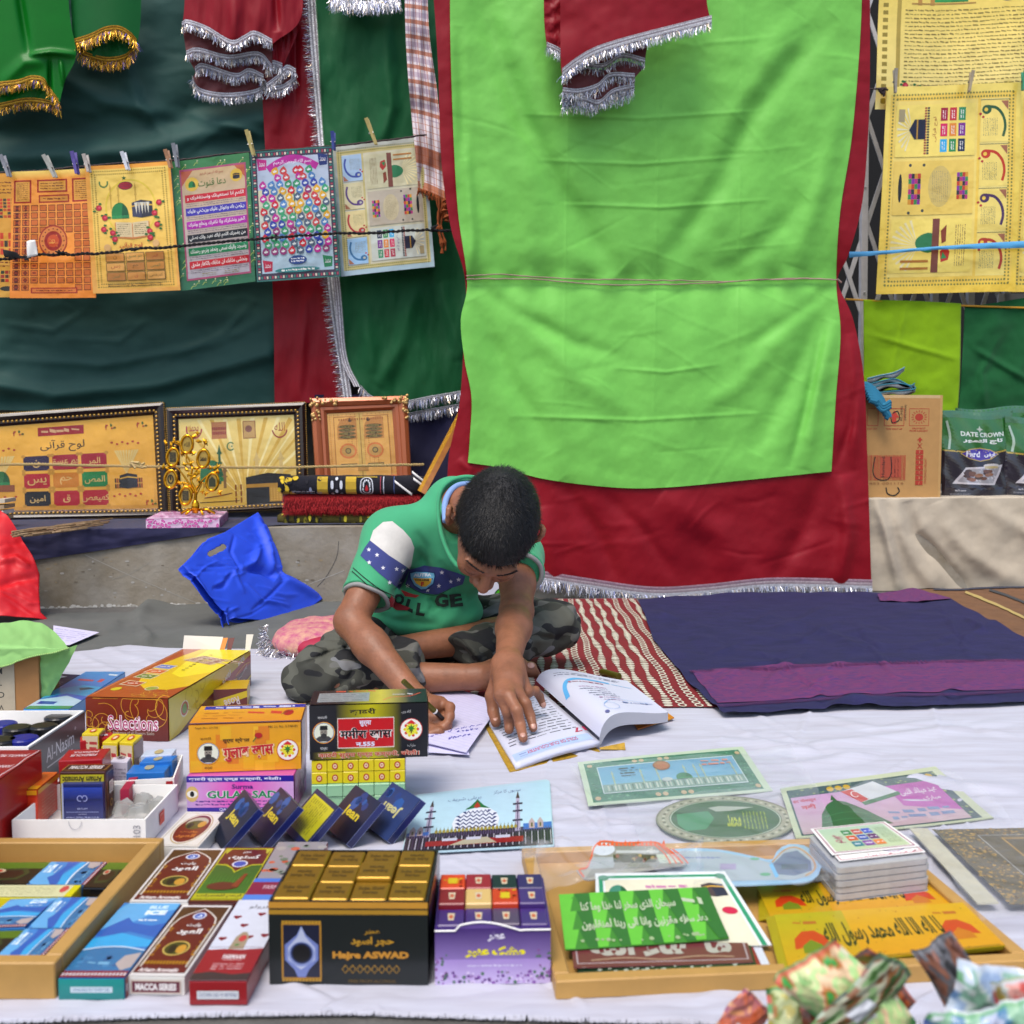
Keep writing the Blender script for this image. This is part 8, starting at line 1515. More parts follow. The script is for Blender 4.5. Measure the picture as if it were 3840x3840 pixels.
def rp(u,v,z):  # the right hand block of pages arches up from the spine
 u,v,z=[np.asarray(q,float) for q in(u,v,z)];s_=sp0*(1-v)[...,None]+sp1*v[...,None];e_=e0*(1-v)[...,None]+e1*v[...,None];h=(.024+.004*v)*np.sin(pi*np.clip(u,0,1)**.55)**1.2*(1-.25*u)
 return s_+(e_-s_)*u[...,None]+np.stack([-.010*np.sin(pi*u)*(1-u),0*u,h+z+.004],-1)
rp.curved=.02;nu,nv=26,14;u,v=np.meshgrid(np.linspace(0,1,nu),np.linspace(0,1,nv));T_=rp(u.ravel(),v.ravel(),0*u.ravel());Bt=T_.copy();Bt[:,2]=np.maximum(.0135,T_[:,2]-.024*(1-.35*u.ravel()));n=nu*nv
mk('right_pages',np.vstack([T_,Bt]),gridf(nu,nv).tolist(),PG,bk,True)
mk('page_block',np.vstack([T_,Bt]),[[(nv-1)*nu+i,n+(nv-1)*nu+i,n+(nv-1)*nu+i+1,(nv-1)*nu+i+1] for i in range(nu-1)]+[[j*nu+nu-1,(j+1)*nu+nu-1,n+(j+1)*nu+nu-1,n+j*nu+nu-1] for j in range(nv-1)],PGE,bk)
a=Art(.13,.17,z0=.0005,dz=.00006);a.fine(.12,.08,.9,.16,2,'5a5a78',7,.5,rag=.3)
P=[(.05,.5),(.12,.36),(.25,.27),(.45,.24),(.7,.25)];a.line(P,.05,'5aa8dc',24);a.line([(.72,.26),(.92,.3)],.014,'8ac0e8',8)
for k in range(7):a.fine(.2+.02*k,.42+k*.05,.62,.445+k*.05,1,'a86a9a' if k in(0,5,6) else '5a5a80',k,.7,rag=.3)
a.fine(.2,.3,.6,.34,1,'b86a80',9,.8);a.ring(.35,.86,.09,.07,.004,'6a9ad0',20);a.ell(.22,.93,.03,.02,'5a5a90');a.line([(.3,.8),(.5,.72),(.9,.74)],.006,'7ab0dc',20);a.fine(.55,.76,.92,.8,1,'7a8ab8',5,.8);a.build(rp,bk,INK)
P2=[e0+[.01,.01,-.014],onz(2530,2690,.012),e1+[.0,-.006,-.02],onz(2400,2740,.01)]
f=quad(e0+[-.03,.01,-.012],onz(2360,2572,.02),e1+[-.05,.0,-.024],onz(2528,2690,.013));card('back_cover',f,mat('picture_cover','b83c14',.45,var=.8,vscale=22,varc='c8a018'),bk,thick=.002)
f=quad(sp1+[-.0,-.006,-.010],sp1+[.04,.008,-.006],sp1+[0,-.008,-.012],sp1+[.04,-.004,-.014]);card('lower_cover',f,mat('yellow_cover',''),bk,thick=.002)
# pen cap
M=MB();p0,p1=onz(2252,2518,.018),onz(2322,2538,.018);OL=mat('olive_gold','5a5418',.3,metal=.5);M.tube([p0,p0+(p1-p0)*.1,p1-(p1-p0)*.04,p1],[.005,.0068,.0072,.0066],16);M.build('marker_cap',OL,label='olive gold pen cap lying on the red mat beyond the book',cat='pen cap',smooth=False)
# green and white halal carton behind the boy
hb=box('food_carton',(1700,2318),(1905,2318),(1700,2170),None,.012,mat('card_white2','b8bcc8',.4,coat=.2),dep=.06,hgt=.115,label='white and bright green carton with a round badge seen behind the boy',cat='carton')
def f_(a):a.rect(0,.55,.62,1,'3c9a18',4,2);a.rect(0,.5,.5,.55,'14241c');a.ell(.9,.55,.17,.26,'14401c');a.ell(.9,.55,.15,.23,'3c9a18');a.ell(.9,.55,.1,.16,'c0c8c4');a.text('حلال',.9,.55,.13,'3c6a4c',fit=.14);a.rect(.0,.86,1,1,'2c8a14',3,1)
pr(hb,hb.front,f_)
# == THE BOY
class Field:  # signed distance grid, meshed by surface nets
 def __init__(s,lo,hi,h):s.lo=np.array(lo,float);s.h=h;s.n=np.ceil((np.array(hi)-s.lo)/h).astype(int)+1;s.D=np.full(s.n,.05,np.float32)
 def box(s,lo,hi,pad):
  a=np.clip(np.floor((lo-pad-s.lo)/s.h).astype(int),0,s.n-1);b=np.clip(np.ceil((hi+pad-s.lo)/s.h).astype(int)+1,1,s.n);sl_=tuple(slice(x,y) for x,y in zip(a,b))
  g=np.meshgrid(*[s.lo[i]+s.h*np.arange(a[i],b[i]) for i in range(3)],indexing='ij');return sl_,np.stack(g,-1).astype(np.float32)
 def put(s,sl_,d,k,sub=False):
  D=s.D[sl_]
  if sub:s.D[sl_]=np.maximum(D,-d);return
  q=np.maximum(k-np.abs(D-d),0)/k;s.D[sl_]=np.minimum(D,d)-q*q*k*.25
 def cap(s,a,b,ra,rb,k=.008,sub=False,cut=None):
  a,b=np.array(a,np.float32),np.array(b,np.float32);r=max(ra,rb);sl_,P=s.box(np.minimum(a,b),np.maximum(a,b),r+k+.008)
  ab=b-a;t=np.clip(((P-a)@ab)/max(float(ab@ab),1e-9),0,1);d=np.linalg.norm(P-a-t[...,None]*ab,axis=-1)-(ra+(rb-ra)*t)
  if cut is not None:d=np.maximum(d,(P-np.array(cut[0],np.float32))@np.array(cut[1],np.float32))
  s.put(sl_,d,k,sub);return s
 def chain(s,pts,rs,k=.008):
  for i in range(len(pts)-1):s.cap(pts[i],pts[i+1],rs[i],rs[i+1],k)
  return s
 def ell(s,c,r,M=None,k=.012,sub=False):
  c=np.array(c,np.float32);r=np.array(r,np.float32);sl_,P=s.box(c,c,float(r.max())+k+.008);Q=(P-c)
  if M is not None:Q=Q@np.array(M,np.float32)
  n0=np.linalg.norm(Q/r,axis=-1);n1=np.linalg.norm(Q/(r*r),axis=-1);d=n0*(n0-1)/np.maximum(n1,1e-6);s.put(sl_,d,k,sub);return s
 def mesh(s):
  D=s.D;S=D<0;n=s.n;c=S[:-1,:-1,:-1].astype(np.uint8);cnt=sum(S[i:n[0]-1+i,j:n[1]-1+j,k:n[2]-1+k].astype(np.uint8) for i in(0,1) for j in(0,1) for k in(0,1))
  act=np.argwhere((cnt>0)&(cnt<8));idx=np.full(np.array(n)-1,-1,np.int32);idx[tuple(act.T)]=np.arange(len(act));acc=np.zeros((len(act),3));w_=np.zeros(len(act));O=[(i,j,k) for i in(0,1) for j in(0,1) for k in(0,1)]
  for a in O:
   for b in O:
    if sum(b)-sum(a)==1 and all(y>=x for x,y in zip(a,b)):
     da=D[tuple((act+a).T)];db=D[tuple((act+b).T)];m=(da<0)!=(db<0);t=np.where(m,da/np.where(m,da-db,1),0);acc+=m[:,None]*(np.array(a)+t[:,None]*(np.array(b)-np.array(a)));w_+=m
  V=s.lo+s.h*(act+acc/w_[:,None]);F_=[]
  for ax in range(3):
   e=np.zeros(3,int);e[ax]=1;o1,o2=[np.eye(3,dtype=int)[i] for i in range(3) if i!=ax]
   sh=[slice(1,n[i]-1) for i in range(3)];sh[ax]=slice(0,n[ax]-1);A=S[tuple(sh)];sh2=list(sh);sh2[ax]=slice(1,n[ax]);B=S[tuple(sh2)];q=np.argwhere(A!=B);st=np.array([x.start for x in sh]);q2=q+st;fl=A[tuple(q.T)]
   I=[idx[tuple((q2-o).T)] for o in(o1*0,o1,o1+o2,o2)];Fq=np.stack(I,-1);flip=fl if ax!=1 else~fl;Fq[~flip]=Fq[~flip][:,::-1];F_.append(Fq)
  return V,np.vstack(F_)
def smoothv(V,Fc,it=2,lam=.5):
 E_=np.vstack([Fc[:,[0,1]],Fc[:,[1,2]],Fc[:,[2,3]],Fc[:,[3,0]]]);n=len(V);deg=np.bincount(E_.ravel(),minlength=n)
 for _ in range(it):
  A=np.stack([np.bincount(E_[:,0],V[E_[:,1],c],n)+np.bincount(E_[:,1],V[E_[:,0],c],n) for c in range(3)],-1)/np.maximum(deg,1)[:,None];V=V+lam*(A-V)
 return V
def vnorm(V,Fc):
 N=np.cross(V[Fc[:,2]]-V[Fc[:,0]],V[Fc[:,3]]-V[Fc[:,1]]);A=np.zeros_like(V)
 for i in range(4):
  for c in range(3):A[:,c]+=np.bincount(Fc[:,i],N[:,c],len(V))
 return A/(np.linalg.norm(A,axis=1)[:,None]+1e-12)
def J(x,y,Y):return ony(x,y,Y)
def Hz(x,y,z):return onz(x,y,z)
boy=empty('person',J(1620,2480,2.2)*[1,1,0],'young boy in green T shirt and grey camouflage trousers sitting cross legged, writing','person')
SKIN=mat('brown_skin','8a5a40',.48,sss=.05,bump=.7,bscale=170,bdist=.001,var=.24,vscale=34,spec=.4)
# joints
pel,bel,chs,nck=J(1590,2330,2.27),J(1600,2230,2.22),J(1660,2080,2.16),J(1722,1905,2.08)
rsh_,rel,rwr=J(1468,2015,2.07),J(1316,2330,1.94),J(1562,2622,1.80)
lsh_,lel,lwr=J(1945,2085,2.11),J(1937,2292,1.94),Hz(1903,2490,.112)
rhp,lhp=J(1520,2370,2.27),J(1730,2350,2.30)
rkn,ran=J(1182,2548,1.95),J(1800,2538,1.95)
lkn,lan=J(2075,2352,2.2),J(1450,2440,2.04)
HC=J(1860,1972,1.86)
th_=radians(60);yw=radians(25);rl_=radians(35)
f0_=np.array([0,-cos(th_),-sin(th_)]);u0_=np.array([0,-sin(th_),cos(th_)]);r0_=np.array([-1,0,0.])
RY=np.array([[cos(rl_),0,sin(rl_)],[0,1,0],[-sin(rl_),0,cos(rl_)]]);hf=RY@(f0_*cos(yw)-r0_*sin(yw));hr=RY@(r0_*cos(yw)+f0_*sin(yw));hu=RY@u0_
HM=np.stack([hr,hf,hu],1)
def hp(r,f,u):return HC+hr*r+hf*f+hu*u
B_=Field([-.44,1.58,-.01],[.20,2.42,.50],.0022)
B_.ell(hp(0,-.012,.010),(.068,.086,.070),HM).ell(hp(0,.028,-.03),(.056,.058,.058),HM,k=.02).ell(hp(0,.05,-.072),(.03,.03,.026),HM,k=.02)
B_.cap(hp(0,.083,-.012),hp(0,.103,-.040),.0075,.0105,k=.008);B_.ell(hp(.011,.094,-.045),(.008,.009,.007),HM,k=.005).ell(hp(-.011,.094,-.045),(.008,.009,.007),HM,k=.005)
B_.ell(hp(.03,.066,-.035),(.022,.02,.022),HM,k=.015).ell(hp(-.03,.066,-.035),(.022,.02,.022),HM,k=.015)
B_.cap(hp(.012,.085,-.003),hp(.042,.074,-.001),.006,.006,k=.012).cap(hp(-.012,.085,-.003),hp(-.042,.074,-.001),.006,.006,k=.012)
B_.ell(hp(.028,.072,-.014),(.015,.012,.010),HM,k=.004).ell(hp(-.028,.072,-.014),(.015,.012,.010),HM,k=.004)
B_.cap(hp(.016,.084,-.064),hp(-.016,.084,-.064),.006,.006,k=.005).cap(hp(.013,.082,-.072),hp(-.013,.082,-.072),.0065,.0065,k=.004)
for sg in(1,-1):
 for t in range(7):
  a0,a1=radians(-70+t*38),radians(-70+(t+1)*38);c0=lambda a:hp(sg*(.081+.006*sin(a)),-.014+.013*-cos(a)+.004,-.022+.021*sin(a));B_.cap(c0(a0),c0(a1),.0046,.0046,k=.004)
 B_.ell(hp(sg*.073,-.008,-.022),(.004,.010,.016),HM,k=.006)
B_.cap(hp(0,-.03,-.045),nck,.035,.036,k=.02).cap(nck,chs,.042,.07,k=.03).cap(chs,bel,.075,.078,k=.02).cap(bel,pel,.078,.08)
B_.cap(nck,rsh_,.03,.036,k=.02).cap(nck,lsh_,.03,.036,k=.02)
def dl(a,b,t):return a+(b-a)*t
for s_,e_,w_ in((rsh_,rel,rwr),(lsh_,lel,lwr)):
 B_.cap(s_,dl(s_,e_,.55),.036,.034,k=.02).cap(dl(s_,e_,.5),e_,.033,.030,k=.01).cap(e_,dl(e_,w_,.35),.030,.0315,k=.012).cap(dl(e_,w_,.3),w_,.031,.0205,k=.012)
# legs
B_.cap(rhp,rkn,.055,.045).cap(rkn,dl(rkn,ran,.4),.043,.034).cap(dl(rkn,ran,.35),ran,.033,.0235,k=.01);B_.cap(lhp,lkn,.055,.045).cap(lkn,dl(lkn,lan,.4),.043,.035).cap(dl(lkn,lan,.35),lan,.034,.024,k=.01)
rft=J(1945,2500,1.99);B_.cap(ran,dl(ran,rft,.5),.024,.024,k=.01).cap(dl(ran,rft,.4),rft,.026,.019,k=.01)
for i,(x,y,Y,r) in enumerate(((1990,2505,1.985,.0125),(2004,2520,1.99,.009),(2010,2527,2.0,.008),(2013,2530,2.01,.007),(2012,2531,2.02,.0065))):B_.cap(J(x-40,y-2,Y+.003*i),J(x,y,Y),r*.9,r,k=.004)
B_.cap(lan,J(1350,2490,2.08),.026,.02,k=.01)
# left hand, palm down on the book
W_=lwr;mc=[Hz(1876,2608,.080),Hz(1908,2612,.081),Hz(1944,2606,.078),Hz(1976,2596,.072)]
for i,m_ in enumerate(mc):B_.cap(dl(W_,Hz(1905,2500,.108),.5)+np.array([(i-1.5)*.007,0,0]),m_,.0155,.0105,k=.014)
B_.cap(W_,dl(W_,dl(mc[1],mc[2],.5),.5),.021,.018,k=.014)
fg=[(mc[0],Hz(1905,2668,.058),Hz(1911,2705,.040),Hz(1909,2736,.029),.0098),(mc[1],Hz(1938,2664,.064),Hz(1951,2718,.042),Hz(1962,2768,.0285),.0094),(mc[2],Hz(1972,2638,.066),Hz(1988,2682,.048),Hz(2000,2730,.031),.0088),(mc[3],Hz(2008,2590,.071),Hz(2024,2612,.058),Hz(2036,2642,.044),.0076)]
for a,b,c,d,r in fg:B_.cap(a,b,r*1.05,r,k=.005).cap(b,c,r*1.02,r*.9,k=.003).cap(c,d,r*.92,r*.78,k=.003)
tb=(Hz(1870,2545,.090),Hz(1844,2610,.062),Hz(1850,2668,.038),Hz(1860,2708,.026));B_.cap(tb[0],tb[1],.014,.0115,k=.012).cap(tb[1],tb[2],.011,.0098,k=.004).cap(tb[2],tb[3],.0098,.0088,k=.003)
# right hand holding the pen
rw2=rwr;B_.cap(rw2,Hz(1618,2652,.042),.02,.0195,k=.012);B_.cap(Hz(1600,2650,.046),Hz(1652,2640,.046),.015,.0125,k=.01)
for ch_,r in(((Hz(1652,2636,.048),Hz(1688,2652,.046),Hz(1686,2686,.036),Hz(1678,2712,.028)),.0082),((Hz(1602,2690,.034),Hz(1640,2694,.032),Hz(1674,2704,.028)),.009),((Hz(1640,2655,.036),Hz(1676,2684,.030),Hz(1676,2722,.022),Hz(1652,2732,.018)),.0082),((Hz(1610,2700,.026),Hz(1664,2728,.021),Hz(1640,2744,.016)),.0085),((Hz(1590,2720,.022),Hz(1646,2746,.018),Hz(1612,2752,.016)),.0085)):B_.chain(ch_,[r*1.1]+[r]*(len(ch_)-2)+[r*.82],k=.004)
V,Fc=B_.mesh();V=smoothv(V,Fc,2,.5);mk('body',V,Fc,SKIN,boy,True);del B_
# nails
M=MB();NAIL=mat('finger_nail','b88a78',.3,coat=.3)
def nail(p,d,r,w_=.0045,l_=.0058):
 d=d/np.linalg.norm(d);v=np.array([0,-1,.55]);v=v-d*np.dot(v,d);v/=np.linalg.norm(v);s_=np.cross(d,v);mb_=MB();mb_.ball(p-d*.0012+v*(r*.80),(w_,l_,.0016),None,12,6,M=np.stack([s_,d,v],1));mb_.build('nail',NAIL,boy,smooth=True)
for a,b,c,d,r in fg[1:]:nail(d,d-c,r*.78)
nail(tb[3]+[.0,0,0],tb[3]-tb[2],.0088);nail(J(1994,2500,1.978),np.array([1.,-.1,-.1]),.0105,.006,.007)
# hair
F2=Field(HC-.13,HC+.13,.0022);F2.ell(hp(0,-.012,.011),(.0725,.0915,.075),HM);F2.ell(hp(0,-.02,-.03),(.064,.075,.045),HM,k=.02)
sl_,P=F2.box(HC,HC,.13);Q=(P-HC.astype(np.float32))@HM.astype(np.float32);r_q,f_q,u_q=Q[...,0],Q[...,1],Q[...,2]
lnz=u_q-.20*f_q+.004+.9*np.maximum(0,-f_q-.01)*1.0+.002*np.sin(r_q*300)+.0016*np.sin(r_q*710+1)-np.where(np.abs(r_q)>.05,.014*np.exp(-((f_q-.018)/.012)**2),0)
F2.D[sl_]=np.maximum(F2.D[sl_],-lnz)
HAIR=mat('black_hair','0b0a0a',.5,spec=.4,bump=1,bscale=420,bdist=.002)
V,Fc=F2.mesh();V=smoothv(V,Fc,2);N=vnorm(V,Fc);c0=V.mean(0);N=np.where((((V-HC)*N).sum(1)<0)[:,None],-N,N)
hair=mk('hair',V,Fc,HAIR,boy,True)
rs=np.random.RandomState(7);ii=rs.randint(0,len(V),26000);wh=hp(.018,-.075,.062);p0=V[ii]+rs.randn(len(ii),3)*.0008;nn=N[ii];fl=p0-wh;fl-=nn*(fl*nn).sum(1)[:,None];fl/=np.linalg.norm(fl,axis=1)[:,None]+1e-9
dist=np.linalg.norm(p0-wh,axis=1);ok=(dist>.006)&(rs.rand(len(ii))<.25+dist*20)&((nn[:,2]>-.75));p0,nn,fl=p0[ok],nn[ok],fl[ok];n=len(p0);L_=rs.uniform(.007,.014,n)[:,None];d1=fl*.85+nn*.42+rs.randn(n,3)*.22;d1/=np.linalg.norm(d1,axis=1)[:,None];d2=d1+fl*.25-nn*.12;d2/=np.linalg.norm(d2,axis=1)[:,None];sd_=np.cross(d1,nn);sd_/=np.linalg.norm(sd_,axis=1)[:,None];sd_*=.00032
p0=p0-nn*.002;p1=p0+d1*L_*.6;p2=p1+d2*L_*.5;V=np.stack([p0-sd_,p0+sd_,p1-sd_*.8,p1+sd_*.8,p2],1).reshape(-1,3);b0=np.arange(n)[:,None]*5;Fc=(b0+[0,1,3,2]).tolist()+(b0+[2,3,4]).tolist()
mk('hair_strand',V,Fc,mat('hair_strand','0a0909',.5,spec=.35),hair,kind='stuff')
# brows and lashes
DK=mat('dark_lash','120c0a',.7)
for sg in(1,-1):
 M=MB();q=random.Random(2)
 for k in range(60):t=q.random();c0=hp(sg*(.010+.034*t),.0905-.013*t*t*1.2,.002+.005*sin(t*2.6)+q.uniform(-.0016,.0016));M.tube([c0,c0+hr*sg*.004+hu*.001+hf*.0012],.0006,3)
 M.build('eyebrow',DK,boy)
 M=MB()
 for k in range(22):t=k/21;c0=hp(sg*(.015+.026*t),.0832-.007*abs(t-.45)*2,-.021-.0035*sin(pi*t));M.tube([c0,c0+hf*.0035-hu*.0025,c0+hf*.0075-hu*.002+hr*sg*.0015*(t-.3)],[.0006,.0004,.0002],3)
 M.tube([hp(sg*(.015+.026*t),.0832-.007*abs(t-.45)*2+.0004,-.021-.0035*sin(pi*t)) for t in np.linspace(0,1,10)],.0008,5);M.build('eyelashes',DK,boy)
# -- shirt
S_=Field([-.36,1.90,.04],[.12,2.42,.44],.0027)
S_.cap(pel+[0,-.02,.015],bel,.098,.097,k=.02).cap(bel,chs,.098,.092,k=.03).cap(chs,dl(chs,nck,.65),.09,.062,k=.03).cap(chs,dl(rsh_,lsh_,.5)+[0,.02,0],.085,.075,k=.03)
S_.cap(nck+[0,.01,-.012],rsh_,.050,.049,k=.03).cap(nck+[0,.01,-.012],lsh_,.05,.046,k=.03)
S_.ell(J(1585,2300,2.16),(.125,.075,.052),None,k=.03)
rcu,lcu=J(1377,2236,1.985),J(1950,2150,2.03);rd,ld=(rcu-rsh_)/np.linalg.norm(rcu-rsh_),(lcu-lsh_)/np.linalg.norm(lcu-lsh_)
S_.cap(rsh_,rcu+rd*.03,.053,.047,k=.03,cut=(rcu,rd)).cap(lsh_,lcu+ld*.03,.048,.046,k=.02,cut=(lcu,ld))
nd=(hp(0,-.04,-.06)-nck);nd/=np.linalg.norm(nd);S_.cap(nck+[-.012,.022,.008],nck+[.01,.022,.006],.054,.052,k=.02);S_.cap(J(1738,1866,2.04),J(1750,2030,1.97),.043,.036,sub=True);S_.cap(nck+[.0,-.04,-.02],nck+[-.006,-.085,-.075],.034,.012,sub=True)
sl_,P=S_.box(S_.lo+.2,S_.lo+.2,1.0);a_,b_,c_=P[...,0],P[...,1],P[...,2];px=proj(P)
hn=np.sin(70*a_+55*c_+2*np.sin(24*c_))*.0022+np.sin(110*c_-60*a_+3*np.sin(31*a_))*.0014+np.sin(160*a_+40*b_)*.0007;amp=np.clip((.30-c_)*6,.15,1);S_.D[sl_]+=(hn*amp).astype(np.float32)
for pts,wd,am in(([(1560,2060),(1590,2100),(1620,2170)],14,.007),([(1400,2300),(1500,2330),(1650,2340)],14,.006),([(1540,2120),(1500,2190),(1470,2230)],10,.008),([(1610,2240),(1630,2270),(1600,2310)],14,.009),([(1450,2320),(1560,2290),(1640,2300)],12,-.005),([(1560,1990),(1600,2050),(1610,2110)],12,.004),([(1650,2100),(1700,2190),(1740,2260)],16,.006)):S_.D[sl_]+=fold(px[...,0],px[...,1],pts,wd,am).astype(np.float32)*(b_<2.2)
TEE=mat('green_tshirt','38986a',.85,sheen=.1,bump=.4,bscale=900,bdist=.0004,var=.08,vscale=12)
V,Fc=S_.mesh();V=smoothv(V,Fc,2);shirt=mk('tshirt',V,Fc,TEE,boy,True);bv=BVHTree.FromPolygons(V.tolist(),Fc.tolist());del S_
O3=Vector((0,0,CH))
def onshirt(x,y,z):
 x,y,z=map(lambda q:np.asarray(q,float).ravel(),(x,y,z));out=[]
 for xx,yy,zz in zip(x,y,z):
  a,dy,dz=ray(xx,yy);d=Vector((float(a),float(dy),float(dz))).normalized();h,nn_,_,_=bv.ray_cast(O3,d)
  if h is None:h,nn_,_,_=bv.find_nearest(O3+d*2.05)
  nn_=nn_ if nn_.dot(d)<0 else-nn_;out.append(h+nn_*zz)
 return np.array(out)
onshirt.curved=7
a=Art(1,1,z0=.0007,dz=.00012);a.w=a.h=1
a.poly([(1437,1958),(1400,1990),(1388,2027),(1458,2083),(1538,2135),(1553,2054),(1540,2020),(1511,1987),(1471,1955)],'c8c6c0')
a.poly([(1388,2027),(1368,2055),(1352,2084),(1420,2150),(1498,2212),(1518,2180),(1538,2135),(1458,2083)],'333c78');a.poly([(1538,2135),(1592,2120),(1655,2128),(1717,2148),(1745,2160),(1735,2190),(1690,2205),(1639,2229),(1579,2222),(1522,2190)],'333c78')
for(x,y) in((1414,2082),(1436,2130),(1385,2130-20),(1384,2062),(1486,2134),(1460,2185),(1510,2140),(1502,2190-5),(1657,2146),(1690,2180),(1646,2196),(1604,2212),(1720,2172),(1530,2196)):a.star(x,y,9,'d0d0d8',up=False)
a.z+=a.dz;a.line([(1325,2130),(1370,2170),(1420,2207),(1476,2236)],3.5,'0a2c1c',16);a.line([(1321,2142),(1366,2183),(1414,2219),(1470,2246)],3.5,'0a2c1c',16);a.line([(1690,2205),(1639,2229),(1579,2222),(1522,2190)],3,'0c4a2c',12)
a.poly([(1536,2146),(1560,2138),(1634,2144),(1636,2160),(1628,2190),(1600,2212),(1580,2214),(1552,2196),(1538,2170)],'14306a');a.poly([(1541,2149),(1562,2143),(1629,2148),(1631,2160),(1624,2186),(1598,2206),(1581,2208),(1556,2192),(1543,2168)],'6ab0d0');a.poly([(1550,2166),(1620,2168),(1616,2184),(1598,2198),(1582,2198),(1562,2186)],'d8a828');a.text('AUTRA',1586,2155,12,'d8e0e4',fit=66,bold=.05);a.text('COLLEGE',1585,2173,8,'1c1c1c',fit=52,bold=.05);a.text('F',1586,2188,16,'b81c1c',fit=11,bold=.06)
for ch_,x,y,sx,sy,an in(('O',1497,2250,40,44,24),('L',1538,2272,32,44,18),('L',1578,2285,32,44,10),('G',1656,2250,46,52,-4),('E',1708,2250,46,52,-6)):a.text(ch_,x,y,sy,'12241c',fit=sx,ang=an,bold=.05)
a.poly([(1462,2232),(1490,2262),(1540,2282),(1528,2292),(1490,2290),(1455,2262)],'8a1c24');a.poly([(1505,2212),(1540,2225),(1575,2232),(1560,2242),(1520,2238)],'a82c28')
a.build(onshirt,shirt,INKC,name='shirt_print',kind='stuff')
# cuffs, collar
GRYC=mat('grey_marl','8a8a88',.9,bump=.4,bscale=700,bdist=.0004)
def ringtube(c,ax,r,rt,m,name,sq=1.,n=40):
 ax=ax/np.linalg.norm(ax);a1=np.cross(ax,[0,0,1.]);a1/=np.linalg.norm(a1);a2=np.cross(ax,a1);return MB().tube([c+r*(a1*cos(t)+a2*sin(t)*sq)+ax*.001*sin(5*t) for t in np.linspace(0,2*pi,n+1)],rt,8,cap=False).build(name,m,boy,smooth=True)
ringtube(rcu+rd*.003,rd,.0425,.0045,GRYC,'cuff');ringtube(lcu+ld*.003,ld,.0415,.0045,GRYC,'cuff');ringtube(rcu-rd*.004,rd,.0455,.0036,TEE,'cuff_hem');ringtube(lcu-ld*.004,ld,.0445,.0036,TEE,'cuff_hem')
for pts,rr,m_,nm0 in(([(1790,1792),(1745,1788),(1695,1800),(1658,1832),(1643,1885),(1647,1960),(1664,2030),(1690,2090),(1722,2130)],.0042,TEE,'collar'),([(1770,1812),(1715,1822),(1684,1850),(1668,1895),(1670,1955)],.006,mat('pale_blue_collar','7a98c8',.8),'inner_collar')):
 P=resam(pts,40);MB().tube([J(x,y,2.085-.10*t-(.02 if rr>.005 else 0)*0) for(x,y),t in zip(P,np.linspace(0,1,40))],rr,8).build(nm0,m_,boy,smooth=True)
# -- trousers
T_=Field([-.46,1.82,.003],[.20,2.44,.24],.003)
T_.cap(pel,pel+[0,-.01,.02],.10,.095).cap(rhp,dl(rhp,rkn,.6),.075,.070,k=.02).cap(dl(rhp,rkn,.5),rkn,.068,.054,k=.02).cap(lhp,dl(lhp,lkn,.6),.072,.066,k=.02).cap(dl(lhp,lkn,.5),lkn,.064,.052,k=.02)
rc_,lc_=J(1578,2500,1.945),J(1738,2458,2.05);rdd,ldd=(rc_-rkn)/np.linalg.norm(rc_-rkn),(lc_-lkn)/np.linalg.norm(lc_-lkn)
T_.cap(rkn,rc_+rdd*.02,.053,.036,k=.02,cut=(rc_,rdd+np.array([0,0,.25]))).cap(lkn,lc_+ldd*.03,.052,.044,k=.02,cut=(lc_,ldd+np.array([0,0,-.35])))
T_.cap(J(1545,2440,1.99),J(1500,2440,2.0),.022,.03,k=.02)
sl_,P=T_.box(T_.lo+.2,T_.lo+.2,1.0);a_,b_,c_=P[...,0],P[...,1],P[...,2];px=proj(P)
hn=np.sin(95*a_+60*c_+70*b_+2.4*np.sin(30*b_+20*c_))*.003+np.sin(60*a_-120*c_+50*b_+2*np.sin(40*a_))*.0022+np.sin(190*a_+90*b_+60*c_)*.0009;T_.D[sl_]+=hn.astype(np.float32)
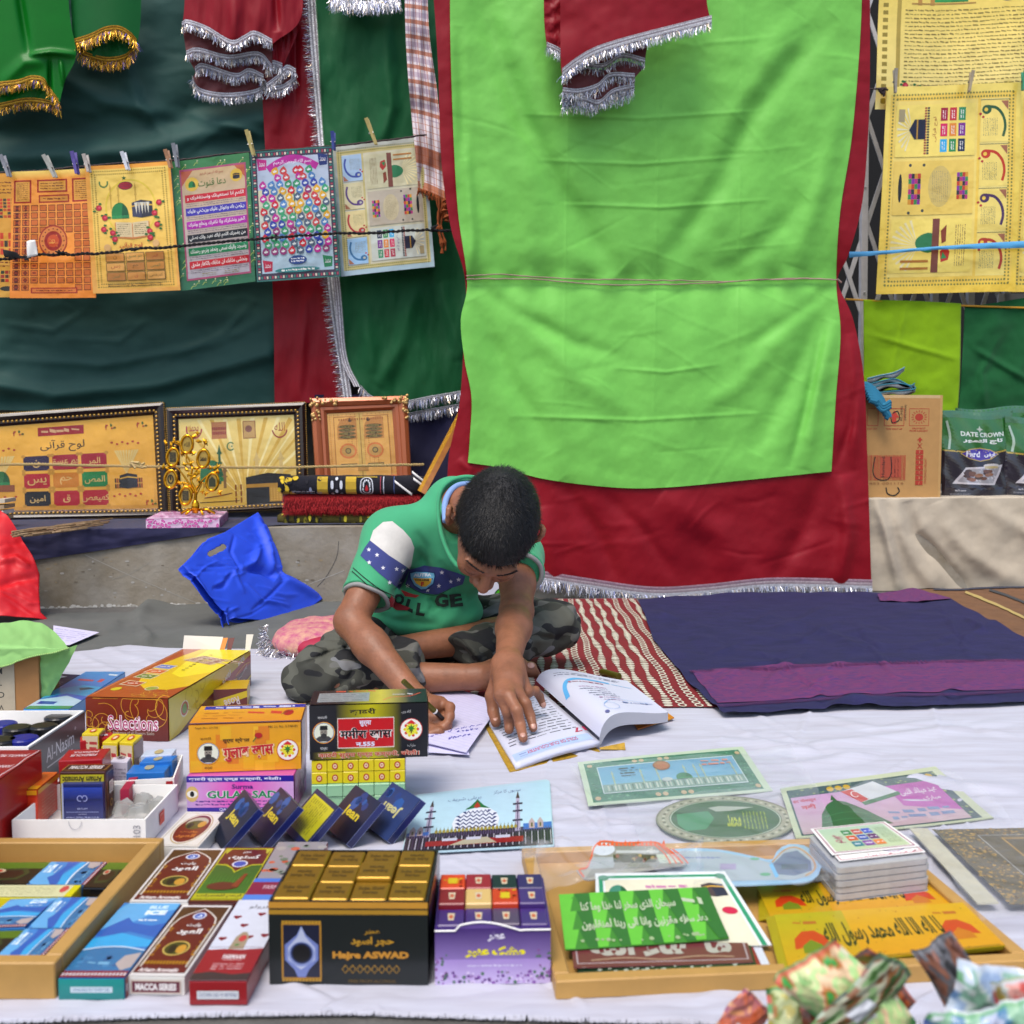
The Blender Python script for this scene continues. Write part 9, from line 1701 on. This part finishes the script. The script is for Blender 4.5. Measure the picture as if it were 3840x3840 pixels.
for pts,wd,am in(([(1120,2500),(1230,2450),(1340,2420)],9,.008),([(1180,2640),(1280,2560),(1350,2500)],10,.008),([(1330,2500),(1300,2560),(1340,2600)],9,.008),([(1240,2400),(1330,2400),(1400,2440)],8,.006),([(1830,2330),(1980,2300),(2100,2330)],10,.006),([(1860,2420),(1980,2380),(2120,2400)],10,.006),([(1700,2400),(1760,2450),(1790,2530)],8,.004),([(1990,2290),(2060,2330),(2080,2400)],8,-.004)):T_.D[sl_]+=fold(px[...,0],px[...,1],pts,wd,am).astype(np.float32)
T_.D[sl_]=np.maximum(T_.D[sl_],(.012-c_).astype(np.float32))
CAM=mat('camouflage_cloth','302f2b',.9,bump=.45,bscale=700,bdist=.0005);n_,Lk=CAM.node_tree.nodes,CAM.node_tree.links;tc_=n_.new('ShaderNodeTexCoord');last='35362f'
for sc1,off,thr,colr in((11.,0.,.53,'505148'),(9.,3.1,.60,'5c5c57'),(13.,7.7,.575,'17181a'),(7.,11.,.65,'6c6d6e')):
 mpn=n_.new('ShaderNodeMapping');mpn.inputs['Location'].default_value=(off,off*.7,off*.3);mpn.inputs['Scale'].default_value=(1,1,2.0);Lk.new(tc_.outputs['Object'],mpn.inputs[0]);nz=n_.new('ShaderNodeTexNoise');nz.inputs['Scale'].default_value=sc1*1.3;nz.inputs['Detail'].default_value=1.5;Lk.new(mpn.outputs[0],nz.inputs['Vector'])
 g=n_.new('ShaderNodeMath');g.operation='GREATER_THAN';g.inputs[1].default_value=thr;Lk.new(nz.outputs['Fac'],g.inputs[0]);last=mixc(g.outputs[0],last,colr,n_,Lk)
Lk.new(last,n_['Principled BSDF'].inputs['Base Color'])
V,Fc=T_.mesh();V=smoothv(V,Fc,2);mk('trousers',V,Fc,CAM,boy,True);del T_
# pen
pn=empty('pen',Hz(1694,2728,.0165),'gold and black ballpoint pen gripped in the boy’s right hand','pen');t0,t1=Hz(1694,2728,.0165),Hz(1604,2642,.062);d=(t1-t0)/np.linalg.norm(t1-t0)
MB().tube([t0,t0+d*.006],[.0006,.0018],10).build('pen_tip',mat('steel','8a8a8c',.35,metal=.9),pn);MB().tube([t0+d*.006,t0+d*.012,t0+d*.045],[.002,.0036,.0042],12).build('pen_grip',mat('black_grip','101012',.4),pn);MB().tube([t0+d*.045,t0+d*.048],.0048,12).build('pen_ring',CARD,pn);MB().tube([t0+d*.048,t0+d*.13],.0046,12).build('pen_barrel',mat('olive_gold',''),pn)
